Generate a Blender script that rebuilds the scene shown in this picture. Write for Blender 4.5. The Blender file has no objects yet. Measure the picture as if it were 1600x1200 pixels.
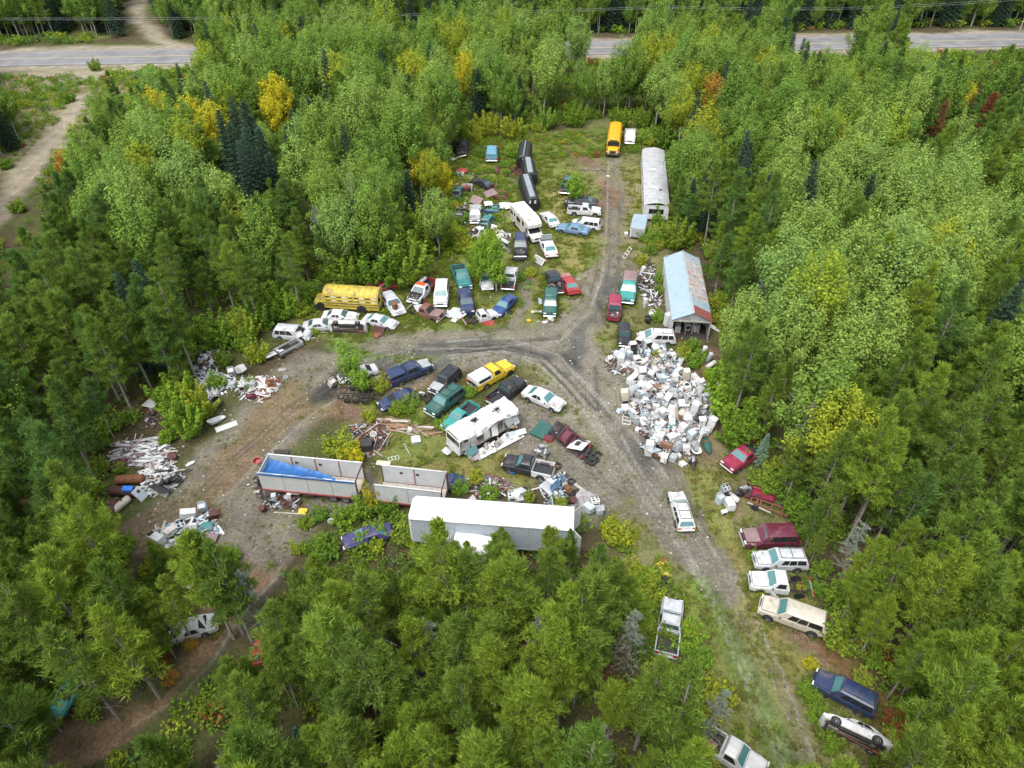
import bpy, math, random
import numpy as np
from mathutils import Vector, Matrix, Euler
random.seed(11)
RNG = np.random.default_rng(5)
R = math.radians
SC = bpy.context.scene
COL = SC.collection

# ------------------------------------------------------------------ camera, world, sun, exposure
H, PITCH, F = 51.0, R(40.2), 1110.0
SP, CP = math.sin(PITCH), math.cos(PITCH)
cam = bpy.data.cameras.new('camera'); camo = bpy.data.objects.new('camera', cam); COL.objects.link(camo)
camo.location = (0, 0, H); camo.rotation_euler = (R(90) - PITCH, 0, 0)
cam.sensor_width = 36; cam.lens = 36 * F / 1600; cam.clip_start = .5; cam.clip_end = 9000
SC.camera = camo
W = bpy.data.worlds.new('World'); SC.world = W; W.use_nodes = True
wt = W.node_tree; bgn = wt.nodes['Background']
SUN_EL, SUN_AZ = R(64), R(215)
sky = wt.nodes.new('ShaderNodeTexSky'); sky.sky_type = 'NISHITA'; sky.sun_disc = False
sky.sun_elevation = SUN_EL; sky.sun_rotation = SUN_AZ; sky.dust_density = 4.0; sky.air_density = 1.0; sky.ozone_density = .6
hs = wt.nodes.new('ShaderNodeHueSaturation'); hs.inputs['Saturation'].default_value = .35
wt.links.new(sky.outputs[0], hs.inputs['Color']); wt.links.new(hs.outputs[0], bgn.inputs['Color'])
bgn.inputs['Strength'].default_value = .15
sl = bpy.data.lights.new('sun', 'SUN'); sl.energy = 0.9; sl.angle = R(35); sl.color = (1, .96, .9)
so = bpy.data.objects.new('sun', sl); COL.objects.link(so)
sd = Vector((math.sin(SUN_AZ) * math.cos(SUN_EL), math.cos(SUN_AZ) * math.cos(SUN_EL), math.sin(SUN_EL)))
so.rotation_euler = sd.to_track_quat('Z', 'Y').to_euler()
vs = SC.view_settings; vs.view_transform = 'Standard'; vs.look = 'None'; vs.gamma = 1; vs.use_curve_mapping = False
vs.exposure = 1.3
SC.render.engine = 'CYCLES'
SC.cycles.max_bounces = 10; SC.cycles.diffuse_bounces = 7; SC.cycles.glossy_bounces = 2
SC.cycles.transmission_bounces = 7; SC.cycles.use_denoising = True

# ------------------------------------------------------------------ pixel <-> ground
def G(px, py, z=0.0):
    v = (py - 600) / F; u = (px - 800) / F
    t = (H - z) / (SP + v * CP)
    return Vector((u * t, (CP - v * SP) * t, z))
def PX(x, y, z):
    dy = y; dz = z - H
    d = dy * CP - dz * SP
    return 800 + F * x / d, 600 + F * (-dy * SP - dz * CP) / d
def inpoly(poly, x, y):
    x = np.asarray(x, float); y = np.asarray(y, float); r = np.zeros(x.shape, bool)
    n = len(poly)
    for i in range(n):
        x0, y0 = poly[i]; x1, y1 = poly[(i + 1) % n]
        if y0 == y1: continue
        c = ((y0 > y) != (y1 > y)) & (x < (x1 - x0) * (y - y0) / (y1 - y0) + x0)
        r ^= c
    return r
def vnoise(x, y, s, seed=0):
    r = np.random.default_rng(seed); n = 256; t = r.random((n, n))
    x = np.asarray(x) / s + 500.3; y = np.asarray(y) / s + 500.7
    i = np.floor(x).astype(int); j = np.floor(y).astype(int); f = x - i; g = y - j
    f = f * f * (3 - 2 * f); g = g * g * (3 - 2 * g)
    a = t[i % n, j % n]; b = t[(i + 1) % n, j % n]; c = t[i % n, (j + 1) % n]; d = t[(i + 1) % n, (j + 1) % n]
    return (a * (1 - f) + b * f) * (1 - g) + (c * (1 - f) + d * f) * g
def fnoise(x, y, s, seed=0):
    return (vnoise(x, y, s, seed) + .5 * vnoise(x, y, s / 2.1, seed + 1) + .25 * vnoise(x, y, s / 4.3, seed + 2)) / 1.75

# ------------------------------------------------------------------ materials
MATS = {}
def _base(name):
    m = bpy.data.materials.new(name); m.use_nodes = True; nt = m.node_tree
    return m, nt, nt.nodes['Principled BSDF']
def mat(name, col, rough=.6, metal=0., var=.12, scale=4., dirt=0., dcol=(.11, .085, .055), bump=0., spec=.5):
    """plain weathered surface: base colour with noise variation and dirt / rust blotches"""
    if name in MATS: return MATS[name]
    m, nt, b = _base(name); N = nt.nodes; L = nt.links
    tc = N.new('ShaderNodeTexCoord'); oi = N.new('ShaderNodeObjectInfo')
    ad = N.new('ShaderNodeVectorMath'); ad.operation = 'MULTIPLY_ADD'
    cb = N.new('ShaderNodeCombineXYZ')
    for k in range(3): L.new(oi.outputs['Random'], cb.inputs[k])
    L.new(cb.outputs[0], ad.inputs[0]); ad.inputs[1].default_value = (37, 53, 71); L.new(tc.outputs['Object'], ad.inputs[2])
    n1 = N.new('ShaderNodeTexNoise'); n1.inputs['Scale'].default_value = scale; n1.inputs['Detail'].default_value = 4
    L.new(ad.outputs[0], n1.inputs['Vector'])
    r1 = N.new('ShaderNodeMapRange'); r1.inputs[1].default_value = .3; r1.inputs[2].default_value = .7
    r1.inputs[3].default_value = 1 - var; r1.inputs[4].default_value = 1 + var
    L.new(n1.outputs[0], r1.inputs[0])
    mx = N.new('ShaderNodeMix'); mx.data_type = 'RGBA'; mx.blend_type = 'MULTIPLY'; mx.inputs[0].default_value = 1
    mx.inputs[6].default_value = (*col, 1); L.new(r1.outputs[0], mx.inputs[7])
    out = mx.outputs[2]
    if dirt > 0:
        n2 = N.new('ShaderNodeTexNoise'); n2.inputs['Scale'].default_value = scale * .45; n2.inputs['Detail'].default_value = 7
        n2.inputs['Roughness'].default_value = .68
        L.new(ad.outputs[0], n2.inputs['Vector'])
        r2 = N.new('ShaderNodeMapRange'); r2.inputs[1].default_value = .62 - .25 * dirt; r2.inputs[2].default_value = .78 - .2 * dirt
        r2.inputs[4].default_value = min(1, .5 + dirt * .5)
        L.new(n2.outputs[0], r2.inputs[0])
        m2 = N.new('ShaderNodeMix'); m2.data_type = 'RGBA'; L.new(r2.outputs[0], m2.inputs[0])
        L.new(out, m2.inputs[6]); m2.inputs[7].default_value = (*dcol, 1); out = m2.outputs[2]
        r3 = N.new('ShaderNodeMapRange'); r3.inputs[3].default_value = rough; r3.inputs[4].default_value = .85
        L.new(r2.outputs[0], r3.inputs[0]); L.new(r3.outputs[0], b.inputs['Roughness'])
    else:
        b.inputs['Roughness'].default_value = rough
    L.new(out, b.inputs['Base Color']); b.inputs['Metallic'].default_value = metal
    b.inputs['Specular IOR Level'].default_value = spec
    if bump:
        bp = N.new('ShaderNodeBump'); bp.inputs['Strength'].default_value = bump; bp.inputs['Distance'].default_value = .03
        L.new(n1.outputs[0], bp.inputs['Height']); L.new(bp.outputs[0], b.inputs['Normal'])
    MATS[name] = m; return m
def paint(name, col, dirt=.25, rough=.34): return mat('paint_' + name, col, rough, 0, .14, 2.2, dirt + .12, (.14, .1, .075))
RUST = (.16, .065, .03)
WHITE = paint('white', (.48, .49, .49)); OFFW = paint('off_white', (.54, .53, .49), .4); SILVER = paint('silver', (.4, .42, .44), .25, .28)
BLACKP = paint('black', (.018, .02, .026), .25); NAVY = paint('navy', (.02, .035, .085), .25); BLUE = paint('blue', (.022, .055, .17), .25)
GREENP = paint('dark_green', (.02, .085, .07), .25); TEAL = paint('teal', (.025, .15, .15), .3); TURQ = paint('turquoise', (.03, .22, .205), .22)
REDP = paint('red', (.26, .03, .03), .3); MAROON = paint('maroon', (.095, .015, .032), .25); PURPLE = paint('purple_blue', (.04, .038, .12), .25)
YELLOW = paint('yellow', (.55, .38, .025), .2); BUSYEL = paint('bus_yellow', (.6, .32, .015), .2); OLDYEL = paint('faded_yellow', (.46, .36, .05), .5)
SLATEB = paint('steel_blue', (.1, .19, .29), .2); BEIGE = paint('beige', (.4, .37, .31), .2); BROWNP = paint('rust_brown', (.16, .06, .045), .6)
GREYP = paint('grey', (.28, .3, .31), .35); DSLATE = paint('dark_slate', (.07, .095, .11), .3); ORANGE = paint('orange_red', (.45, .08, .02), .3); SKYB = paint('light_blue', (.1, .27, .36), .3)
MAGENTA = paint('crimson', (.22, .02, .05), .2); PINKISH = paint('faded_pink', (.33, .13, .13), .4); MAUVE = paint('rusty_mauve', (.19, .125, .13), .5)
GLASS = mat('car_glass', (.035, .075, .08), .12, 0, .1, 2, .12, (.2, .19, .16), spec=.8)
TGLASS = mat('teal_glass', (.06, .16, .165), .12, 0, .1, 2, .1, (.2, .2, .17), spec=.8)
DGLASS = mat('dark_glass', (.015, .018, .02), .15, 0, .1, 2, .1)
DARK = mat('dark_interior', (.012, .012, .013), .9, 0, .4, 6)
RUBBER = mat('rubber', (.022, .022, .024), .85, 0, .25, 5, .25)
CHROME = mat('chrome', (.55, .56, .57), .3, .8, .1, 4, .3)
STEEL = mat('wheel_steel', (.26, .26, .27), .45, .5, .2, 5, .4)
ENGINE = mat('engine_metal', (.16, .155, .15), .6, .4, .5, 9, .5, (.05, .035, .03))
FRAMEM = mat('chassis_black', (.03, .028, .028), .75, .1, .4, 5, .5, (.1, .055, .035))
RUSTM = mat('rust', RUST, .85, .1, .35, 6, .3, (.07, .035, .025))
RUSTDK = mat('dark_rust', (.075, .03, .028), .8, .1, .35, 5, .3, (.15, .07, .04))
LAMP = mat('lamp_glass', (.6, .6, .56), .15, 0, .1, 5, .1)
TAIL = mat('tail_lamp', (.35, .012, .012), .25, 0, .1, 5, .1)
PLASTIC = mat('black_plastic', (.025, .026, .028), .55, 0, .2, 4, .2)
WOODG = mat('grey_wood', (.3, .28, .25), .85, 0, .25, 5, .3)
WOODB = mat('brown_wood', (.2, .12, .07), .85, 0, .3, 5, .3)
WHITEM = mat('white_enamel', (.5, .51, .51), .4, 0, .08, 3, .38, (.27, .21, .15))
CREAM = mat('cream_enamel', (.45, .41, .33), .4, 0, .06, 3, .25, (.3, .2, .12))
PALEB = mat('pale_grey_enamel', (.36, .43, .47), .4, 0, .08, 3, .35, (.25, .2, .15))
ALMOND = mat('stained_enamel', (.5, .48, .45), .5, 0, .12, 3, .4, (.25, .17, .11))
BROWNE = mat('brown_enamel', (.18, .1, .07), .4, 0, .1, 3, .2)
ALU = mat('aluminium', (.5, .52, .53), .42, .55, .12, 3, .3, (.3, .27, .24))
WHITE2 = mat('greyed_enamel', (.36, .38, .39), .45, 0, .1, 3, .4, (.25, .19, .14)); ALUW = mat('pale_panel', (.48, .5, .51), .55, 0, .1, 2.5, .4, (.36, .33, .28))
TARP = mat('blue_tarp', (.012, .085, .26), .4, 0, .25, 2)
BLUEB = mat('blue_plastic', (.02, .16, .6), .4, 0, .1, 3)
GREYTP = mat('grey_cloth', (.24, .23, .23), .9, 0, .2, 5, .3)
ROOFW = mat('white_roof', (.62, .63, .63), .5, 0, .05, 1.2, .22, (.6, .6, .58))

# ------------------------------------------------------------------ mesh building
class MB:
    def __init__(s): s.v = []; s.f = []; s.m = []
    def add(s, vs, fs, m=0):
        o = len(s.v); s.v.extend([tuple(v) for v in vs])
        for f in fs: s.f.append([o + i for i in f]); s.m.append(m)
        return s
    def box(s, c, d, m=0, rot=None, taper=1.0):
        a, b, e = d[0] / 2, d[1] / 2, d[2] / 2
        vs = [Vector((x * (taper if z > 0 else 1), y * (taper if z > 0 else 1), z)) for z in (-e, e) for y in (-b, b) for x in (-a, a)]
        if rot is not None:
            q = rot if isinstance(rot, Matrix) else Euler(rot).to_matrix()
            vs = [q @ v for v in vs]
        c = Vector(c)
        return s.add([v + c for v in vs], [(0, 2, 3, 1), (4, 5, 7, 6), (0, 1, 5, 4), (2, 6, 7, 3), (0, 4, 6, 2), (1, 3, 7, 5)], m)
    def cbox(s, c, d, r=.03, m=0, rot=None):
        """box with bevelled edges"""
        h = [x / 2 for x in d]; r = min(r, *[x * .9 for x in h]); vs = []; ix = {}
        for sx in (-1, 1):
            for sy in (-1, 1):
                for sz in (-1, 1):
                    sg = (sx, sy, sz)
                    for k in range(3):
                        p = [sg[j] * (h[j] if j == k else h[j] - r) for j in range(3)]
                        ix[(sg, k)] = len(vs); vs.append(Vector(p))
        fs = []
        def orient(f):
            cc = sum((vs[i] for i in f), Vector()) / len(f)
            n = (vs[f[1]] - vs[f[0]]).cross(vs[f[2]] - vs[f[0]])
            return f if n.dot(cc) > 0 else f[::-1]
        for k in range(3):
            a, b = [j for j in range(3) if j != k]
            for q in (-1, 1):
                f = []
                for (u, w) in ((-1, -1), (1, -1), (1, 1), (-1, 1)):
                    sg = [0, 0, 0]; sg[k] = q; sg[a] = u; sg[b] = w; f.append(ix[(tuple(sg), k)])
                fs.append(orient(f))
            for u in (-1, 1):
                for w in (-1, 1):
                    g = []
                    for q in (-1, 1):
                        sg = [0, 0, 0]; sg[k] = q; sg[a] = u; sg[b] = w; g.append(tuple(sg))
                    fs.append(orient([ix[(g[0], a)], ix[(g[1], a)], ix[(g[1], b)], ix[(g[0], b)]]))
        for sx in (-1, 1):
            for sy in (-1, 1):
                for sz in (-1, 1): fs.append(orient([ix[((sx, sy, sz), k)] for k in range(3)]))
        if rot is not None:
            q = rot if isinstance(rot, Matrix) else Euler(rot).to_matrix(); vs = [q @ v for v in vs]
        c = Vector(c); return s.add([v + c for v in vs], fs, m)
    def cyl(s, p0, p1, r0, r1=None, n=10, m=0, caps=True):
        p0 = Vector(p0); p1 = Vector(p1); r1 = r0 if r1 is None else r1
        d = (p1 - p0).normalized(); a = d.orthogonal().normalized(); b = d.cross(a)
        vs = []
        for p, r in ((p0, r0), (p1, r1)):
            for k in range(n):
                t = 2 * math.pi * k / n; vs.append(p + (a * math.cos(t) + b * math.sin(t)) * r)
        fs = [(k, (k + 1) % n, n + (k + 1) % n, n + k) for k in range(n)]
        if caps: fs += [tuple(range(n))[::-1], tuple(range(n, 2 * n))]
        return s.add(vs, fs, m)
    def lathe(s, prof, n=16, m=0, axis='Z', c=(0, 0, 0)):
        vs = []
        for r, h in prof:
            for k in range(n):
                t = 2 * math.pi * k / n; x, y = r * math.cos(t), r * math.sin(t)
                p = {'Z': (x, y, h), 'Y': (y, h, x), 'X': (h, x, y)}[axis]
                vs.append(Vector(p) + Vector(c))
        fs = []
        for i in range(len(prof) - 1):
            for k in range(n):
                fs.append((i * n + k, i * n + (k + 1) % n, (i + 1) * n + (k + 1) % n, (i + 1) * n + k))
        return s.add(vs, fs, m)
    def tube(s, pts, r, n=6, m=0):
        for a, b in zip(pts[:-1], pts[1:]): s.cyl(a, b, r, r, n, m)
        return s
    def grid(s, P, m=0, thick=0., closed=False):
        """P[i][j] points -> surface, optionally with thickness below"""
        ni, nj = len(P), len(P[0]); vs = [Vector(p) for row in P for p in row]
        fs = [(i * nj + j, i * nj + j + 1, (i + 1) * nj + j + 1, (i + 1) * nj + j) for i in range(ni - 1) for j in range(nj - 1)]
        if thick:
            o = len(vs); vs2 = []
            for i in range(ni):
                for j in range(nj):
                    a = Vector(P[min(i + 1, ni - 1)][j]) - Vector(P[max(i - 1, 0)][j]); b = Vector(P[i][min(j + 1, nj - 1)]) - Vector(P[i][max(j - 1, 0)])
                    n = b.cross(a); n = n.normalized() if n.length > 1e-9 else Vector((0, 0, 1))
                    vs2.append(vs[i * nj + j] - n * (-thick))
            vs = vs + vs2
            fs += [tuple(o + k for k in f[::-1]) for f in fs]
            for j in range(nj - 1):
                fs.append((j + 1, j, o + j, o + j + 1)); e = (ni - 1) * nj; fs.append((e + j, e + j + 1, o + e + j + 1, o + e + j))
            for i in range(ni - 1):
                a, b = i * nj, (i + 1) * nj; fs.append((a, b, o + b, o + a)); a += nj - 1; b += nj - 1; fs.append((b, a, o + a, o + b))
        return s.add(vs, fs, m)
    def mesh(s, name, smooth=None, nslots=None):
        me = bpy.data.meshes.new(name); me.from_pydata([tuple(v) for v in s.v], [], s.f)
        ns = nslots or (max(s.m) + 1 if s.m else 1)
        for _ in range(ns): me.materials.append(None)
        if ns > 1: me.polygons.foreach_set('material_index', s.m)
        if smooth is not None:
            me.polygons.foreach_set('use_smooth', [True] * len(me.polygons)); me.set_sharp_from_angle(angle=R(smooth))
        me.update(); return me
def panel(q, u0, u1, v0, v1, out=.008, into=.01, nu=1, nv=1):
    """slab lying on the quad q=(A,B,C,D) (A-B bottom, D-C top), a little proud of it -> MB"""
    A, B, C, D = [Vector(p) for p in q]
    n = (B - A).cross(D - A).normalized()
    def at(u, v): return A.lerp(B, u).lerp(D.lerp(C, u), v)
    c = [at(u0, v0), at(u1, v0), at(u1, v1), at(u0, v1)]
    vs = [p + n * out for p in c] + [p - n * into for p in c]
    mb = MB(); mb.add(vs, [(0, 1, 2, 3), (4, 0, 3, 7), (1, 5, 6, 2), (3, 2, 6, 7), (4, 5, 1, 0), (7, 6, 5, 4)]); return mb
def setmats(o, mats):
    if not isinstance(mats, (list, tuple)): mats = [mats]
    for i, sl_ in enumerate(o.material_slots):
        sl_.link = 'OBJECT'; sl_.material = mats[min(i, len(mats) - 1)]
def ob(name, me, mats, parent=None, loc=(0, 0, 0), rot=(0, 0, 0), label=None, smooth=None):
    if isinstance(me, MB): me = me.mesh(name, smooth)
    o = bpy.data.objects.new(name, me); COL.objects.link(o); o.location = loc; o.rotation_euler = rot
    if parent is not None: o.parent = parent
    if label: o['label'] = label
    setmats(o, mats); return o
def tag(o, label, cat=None, group=None, kind=None):
    o['label'] = label
    if cat: o['category'] = cat
    if group: o['group'] = group
    if kind: o['kind'] = kind
    return o
def thing(name, label, cat, loc=(0, 0, 0), rot=(0, 0, 0), group=None):
    o = bpy.data.objects.new(name, None); COL.objects.link(o); o.location = loc; o.rotation_euler = rot
    o.empty_display_size = .3
    return tag(o, label, cat, group)
def copy_thing(src, kids, loc, rz, sc=1.0, label=None, group=None):
    r = src.copy(); COL.objects.link(r); r.location = loc; r.rotation_euler = (0, 0, rz); r.scale = (sc, sc, sc)
    if label: r['label'] = label
    if group: r['group'] = group
    for k in kids:
        c = k.copy(); COL.objects.link(c); c.parent = r
    return r

# ------------------------------------------------------------------ ground
VIS = [(705,215),(760,200),(800,208),(850,200),(940,186),(1000,190),(1003,228),(1045,228),(1050,330),(1012,352),(1002,395),(1035,392),
       (1090,392),(1112,500),(1130,520),(1120,560),(1128,650),(1150,690),(1192,690),(1190,735),(1165,755),(1225,790),(1250,820),(1256,930),
       (1290,950),(1297,1000),(1372,1050),(1392,1180),(1300,1230),(1185,1230),(1125,1060),(1070,940),(1050,900),(1000,830),(950,800),(905,812),(800,822),
       (700,824),(640,803),(545,830),(490,835),(430,890),(400,860),(340,850),(235,850),(165,830),(150,830),(172,770),(175,690),(235,640),
       (320,640),(310,600),(300,545),(330,530),(420,520),(440,500),(490,490),(500,440),(570,436),(640,430),(690,400),(735,410),(735,340),(705,300)]
PATH = [(402,890),(436,904),(386,970),(356,1028),(322,1080),(255,1135),(160,1185),(80,1215),(30,1190),(185,1116),(260,1058),(302,1000),(345,940)]
TRACK = [(-20,262),(50,228),(92,188),(122,140),(152,140),(104,214),(62,275),(20,360),(-60,420)]
ROADV = [(-20,62),(190,58),(190,-10),(237,-10),(245,50),(312,72),(300,95),(235,112),(150,118),(-20,122)]
GAP1 = [(872,56),(992,52),(992,74),(885,80)]
GAP2 = [(1245,46),(1345,46),(1340,66),(1250,68)]
GAP3 = [(1415,46),(1610,40),(1610,78),(1450,72)]
OPEN = [VIS, PATH, TRACK, ROADV, GAP1, GAP2, GAP3]
R0 = G(0, 93); R1 = G(1600, 62); RDIR = (R1 - R0).normalized(); RN = Vector((-RDIR.y, RDIR.x, 0))
def roaddist(x, y): return (x - R0.x) * RN.x + (y - R0.y) * RN.y

gravel = (.132, .119, .095); dirt = (.135, .1, .064); reddirt = (.125, .08, .056); olive = (.112, .122, .034); yelgr = (.15, .135, .048)
lush = (.085, .125, .034); dgrav = (.078, .077, .07); floorc = (.06, .047, .026); sand = (.23, .2, .15); blackd = (.034, .034, .033); floorg = (.06, .07, .022)
mixg = (.125, .115, .055)
STROKES = [  # colour, weed density, points (photo px on the ground), width m, softness m
    (mixg, .55, [(960,205),(955,420),(900,520),(980,640),(1090,800),(1120,960),(1250,1200)], 15, 4),
    (olive, .9, [(760,235),(900,225),(985,215)], 13, 3), (olive, .9, [(860,260),(900,400),(880,470)], 9, 3), (olive, 1, [(730,270),(760,380),(690,440),(560,470)], 14, 3),
    (olive, .9, [(500,500),(700,500),(800,480)], 7, 2.5),
    (yelgr, .7, [(880,300),(890,420)], 5, 2.5), (yelgr, .7, [(1000,260),(1000,340)], 4, 2), (yelgr, .5, [(620,740),(760,735),(800,740)], 4, 2),
    (gravel, .12, [(957,430),(930,480),(880,530),(760,545),(620,545),(500,590)], 7.5, 2), (gravel, .1, [(880,540),(960,620),(1000,700),(1080,800)], 9, 2.5),
    (gravel, .1, [(850,640),(880,700),(930,760)], 8, 2.5), (gravel, .12, [(500,590),(430,650),(370,720),(310,790)], 9, 2.5), (gravel, .15, [(390,700),(400,830)], 6, 2.5),
    (dirt, .15, [(450,620),(340,760),(230,830)], 4.5, 2), (dirt, .15, [(330,800),(190,840)], 4, 1.5), (dirt, .2, [(480,640),(560,600),(640,600)], 4, 2),
    ((.125, .1, .072), .2, [(925,258),(955,280),(962,330),(955,430)], 4.6, 2), (gravel, .2, [(960,250),(962,330),(955,430)], 2.4, 1.5), (reddirt, .1, [(935,285),(958,300),(950,320)], 3.2, 1.5), (reddirt, .2, [(890,240),(920,255)], 2.2, 1.2),
    (gravel, .1, [(826,430),(822,470),(800,510)], 1.6, 1), (olive, .9, [(580,650),(640,640),(700,690),(620,700)], 5, 2), (reddirt, .2, [(530,640),(600,660),(680,670)], 2.2, 1.5),
    (reddirt, .15, [(1120,560),(1130,650),(1150,690)], 4, 1.5), (dirt, .4, [(1110,680),(1090,740),(1140,790)], 4, 2), (yelgr, .6, [(1110,760),(1130,860),(1160,960),(1240,1060)], 4.2, 1.8),
    (reddirt, .15, [(1240,990),(1310,1020)], 2.5, 1), (lush, .8, [(575,525),(520,540),(600,560),(680,550)], 2, 1.2), (lush, .7, [(830,370),(900,365)], 1.6, 1),
    (dgrav, .05, [(620,548),(760,540),(860,556)], 2.2, 1.6), (dgrav, .1, [(600,570),(540,580)], 2.2, 1.2), (dgrav, .05, [(1000,700),(1060,800),(1090,860)], 3.4, 1.8),
    (gravel, .1, [(1040,760),(1090,860),(1130,930)], 3.4, 1.5), (dgrav, .2, [(1120,930),(1180,1050),(1240,1190)], .9, .7), ((.12, .065, .035), .5, [(1385,1110),(1400,1190)], 2.5, 2), ((.12, .065, .035), .5, [(1300,1010),(1340,1040)], 2, 1.5), (lush, .75, [(1090,920),(1140,1010),(1195,1110),(1220,1200)], 2.6, 1.4),
    (olive, .8, [(1070,920),(1130,1060),(1180,1200)], 1.5, 1), (mixg, .5, [(1160,960),(1260,1150)], 1.6, 1),
    (dgrav, .05, [(960,440),(940,480),(905,520),(900,580)], 2, 1.5), (blackd, 0, [(885,555),(905,575)], 1.5, 1.6), (blackd, 0, [(935,470),(945,500)], .8, 1.2),
    (blackd, 0, [(700,548),(780,537),(850,556),(895,600),(930,640)], .35, .35), (blackd, 0, [(690,556),(780,544),(840,560),(880,600),(905,630)], .3, .3), (dgrav, 0, [(900,590),(960,660),(1000,720)], .5, .5),
    (dgrav, 0, [(560,560),(620,545),(700,556)], .4, .4), (dgrav, 0, [(880,530),(700,535),(560,570)], .4, .4), (dgrav, .0, [(950,300),(953,400),(945,470)], .35, .35), (dgrav, .0, [(968,300),(968,400),(960,470)], .35, .35),
    (blackd, .1, [(535,590),(500,620)], 2.2, 1.6), (reddirt, .1, [(560,580),(640,590)], 1.2, .8), (dgrav, .1, [(640,600),(700,560)], .8, .8), (blackd, 0, [(930,575),(935,640)], .5, .8),
    ((.17, .115, .07), .12, [(415,880),(345,960),(312,1020),(268,1080),(200,1135),(90,1190),(0,1230)], 2.6, 1), (gravel, .2, [(560,760),(480,800),(430,850)], 4, 2),
    ((.17, .145, .085), .5, [(-40,250),(70,200),(120,150),(60,130)], 22, 6), (sand, .1, [(-20,350),(40,270),(95,205),(130,150)], 5, 2.5), ((.13, .12, .05), .6, [(-20,190),(60,160),(150,135)], 4, 2),
    (sand, .1, [(222,-20),(212,30),(250,62),(320,85)], 4.5, 2), (olive, .6, [(150,20),(150,55)], 9, 3), (sand, .1, [(0,125),(150,118),(240,112)], 9, 3),
]
RUTS = [[(960,250),(958,340),(952,430),(930,490),(880,535),(760,548),(640,552),(560,575)], [(560,585),(470,640),(380,720),(300,800),(220,838)], [(700,548),(790,540),(860,562),(915,620),(970,690),(1030,770),(1085,850),(1130,930),(1190,1060),(1250,1200)], [(905,575),(960,640),(1010,720),(1060,800),(1110,900)], [(820,640),(880,700),(940,770),(990,800)], [(420,890),(360,960),(320,1020),(270,1080),(180,1135)]]
_r = random.Random(2)
for rt in RUTS:
    for o in (-1.5, -.85, .8, 1.5):
        if _r.random() < .2: continue
        w_ = [G(*p) for p in rt]; q = []
        for i_, p in enumerate(w_):
            d_ = (w_[min(i_ + 1, len(w_) - 1)] - w_[max(i_ - 1, 0)]).normalized(); n_ = Vector((-d_.y, d_.x, 0)); p2 = p + n_ * (o + _r.uniform(-.35, .35)); q.append(PX(p2.x, p2.y, 0))
        STROKES.append((_r.choice([(.07, .066, .058), (.1, .088, .068), (.19, .18, .155), (.065, .06, .052)]), .08, q, .16, .28))
def axis(a, b, st, lo, hi, st2, ext):
    core = np.arange(a, b, st); l = np.arange(a - st2, lo, -st2)[::-1]; r = np.arange(b, hi, st2)
    far = [ext * k for k in (.12, .2, .35, .6, 1.)]
    return np.concatenate([[lo - q for q in far[::-1]], l, core, r, [hi + q for q in far]])
gx = axis(-62, 62, .22, -200, 200, 1.6, 3500.); gy = axis(15, 110, .22, -40, 280, 1.4, 3500.)
GX, GY = np.meshgrid(gx, gy)
def paint_ground(X, Y):
    n1 = fnoise(X, Y, 6, 3); n2 = fnoise(X, Y, 1.6, 9); n3 = fnoise(X, Y, 18, 21)
    c = np.empty(X.shape + (3,)); w = np.clip((n1 - .35) * 3, 0, 1)[..., None]
    c[:] = np.array(floorc) * (1 - w) + np.array(floorg) * w; g = np.full(X.shape, .0)
    for col, wd, pts, wid, soft in STROKES:
        d = np.full(X.shape, 1e9); P = [G(*p) for p in pts]
        for a, b in zip(P[:-1], P[1:]):
            dx, dy = b.x - a.x, b.y - a.y; l2 = dx * dx + dy * dy + 1e-9
            t = np.clip(((X - a.x) * dx + (Y - a.y) * dy) / l2, 0, 1)
            d = np.minimum(d, np.hypot(X - a.x - t * dx, Y - a.y - t * dy))
        d = d + ((n1 - .5) * 2.0 + (n2 - .5) * 1.0) * min(1.0, wid / 3.0) * 1.6
        k = np.clip((wid / 2 + soft / 2 - d) / soft, 0, 1); k = k * k * (3 - 2 * k)
        c = c * (1 - k[..., None]) + np.array(col) * k[..., None]; g = g * (1 - k) + wd * k
    rd = roaddist(X, Y); k = np.clip((10.5 + (n1 - .5) * 6 - np.abs(rd)) / 2.5, 0, 1)[..., None]
    c = c * (1 - k) + np.array((.22, .195, .15)) * k; g = g * (1 - k[..., 0]) + .1 * k[..., 0]
    # patchy growth: grass takes hold in blotches
    m = np.clip((n2 - .42) * 4, 0, 1) * np.clip(g, 0, 1) * .8; gr = np.array((.1, .135, .03))
    c = c * (1 - m[..., None]) + gr * m[..., None]
    c *= (.78 + .44 * n3)[..., None]
    return np.clip(c, .005, 1), g
GC, GG = paint_ground(GX, GY)
def weed(x, y):
    j = np.clip(np.searchsorted(gx, x), 0, len(gx) - 1); i = np.clip(np.searchsorted(gy, y), 0, len(gy) - 1); return GG[i, j]
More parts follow.
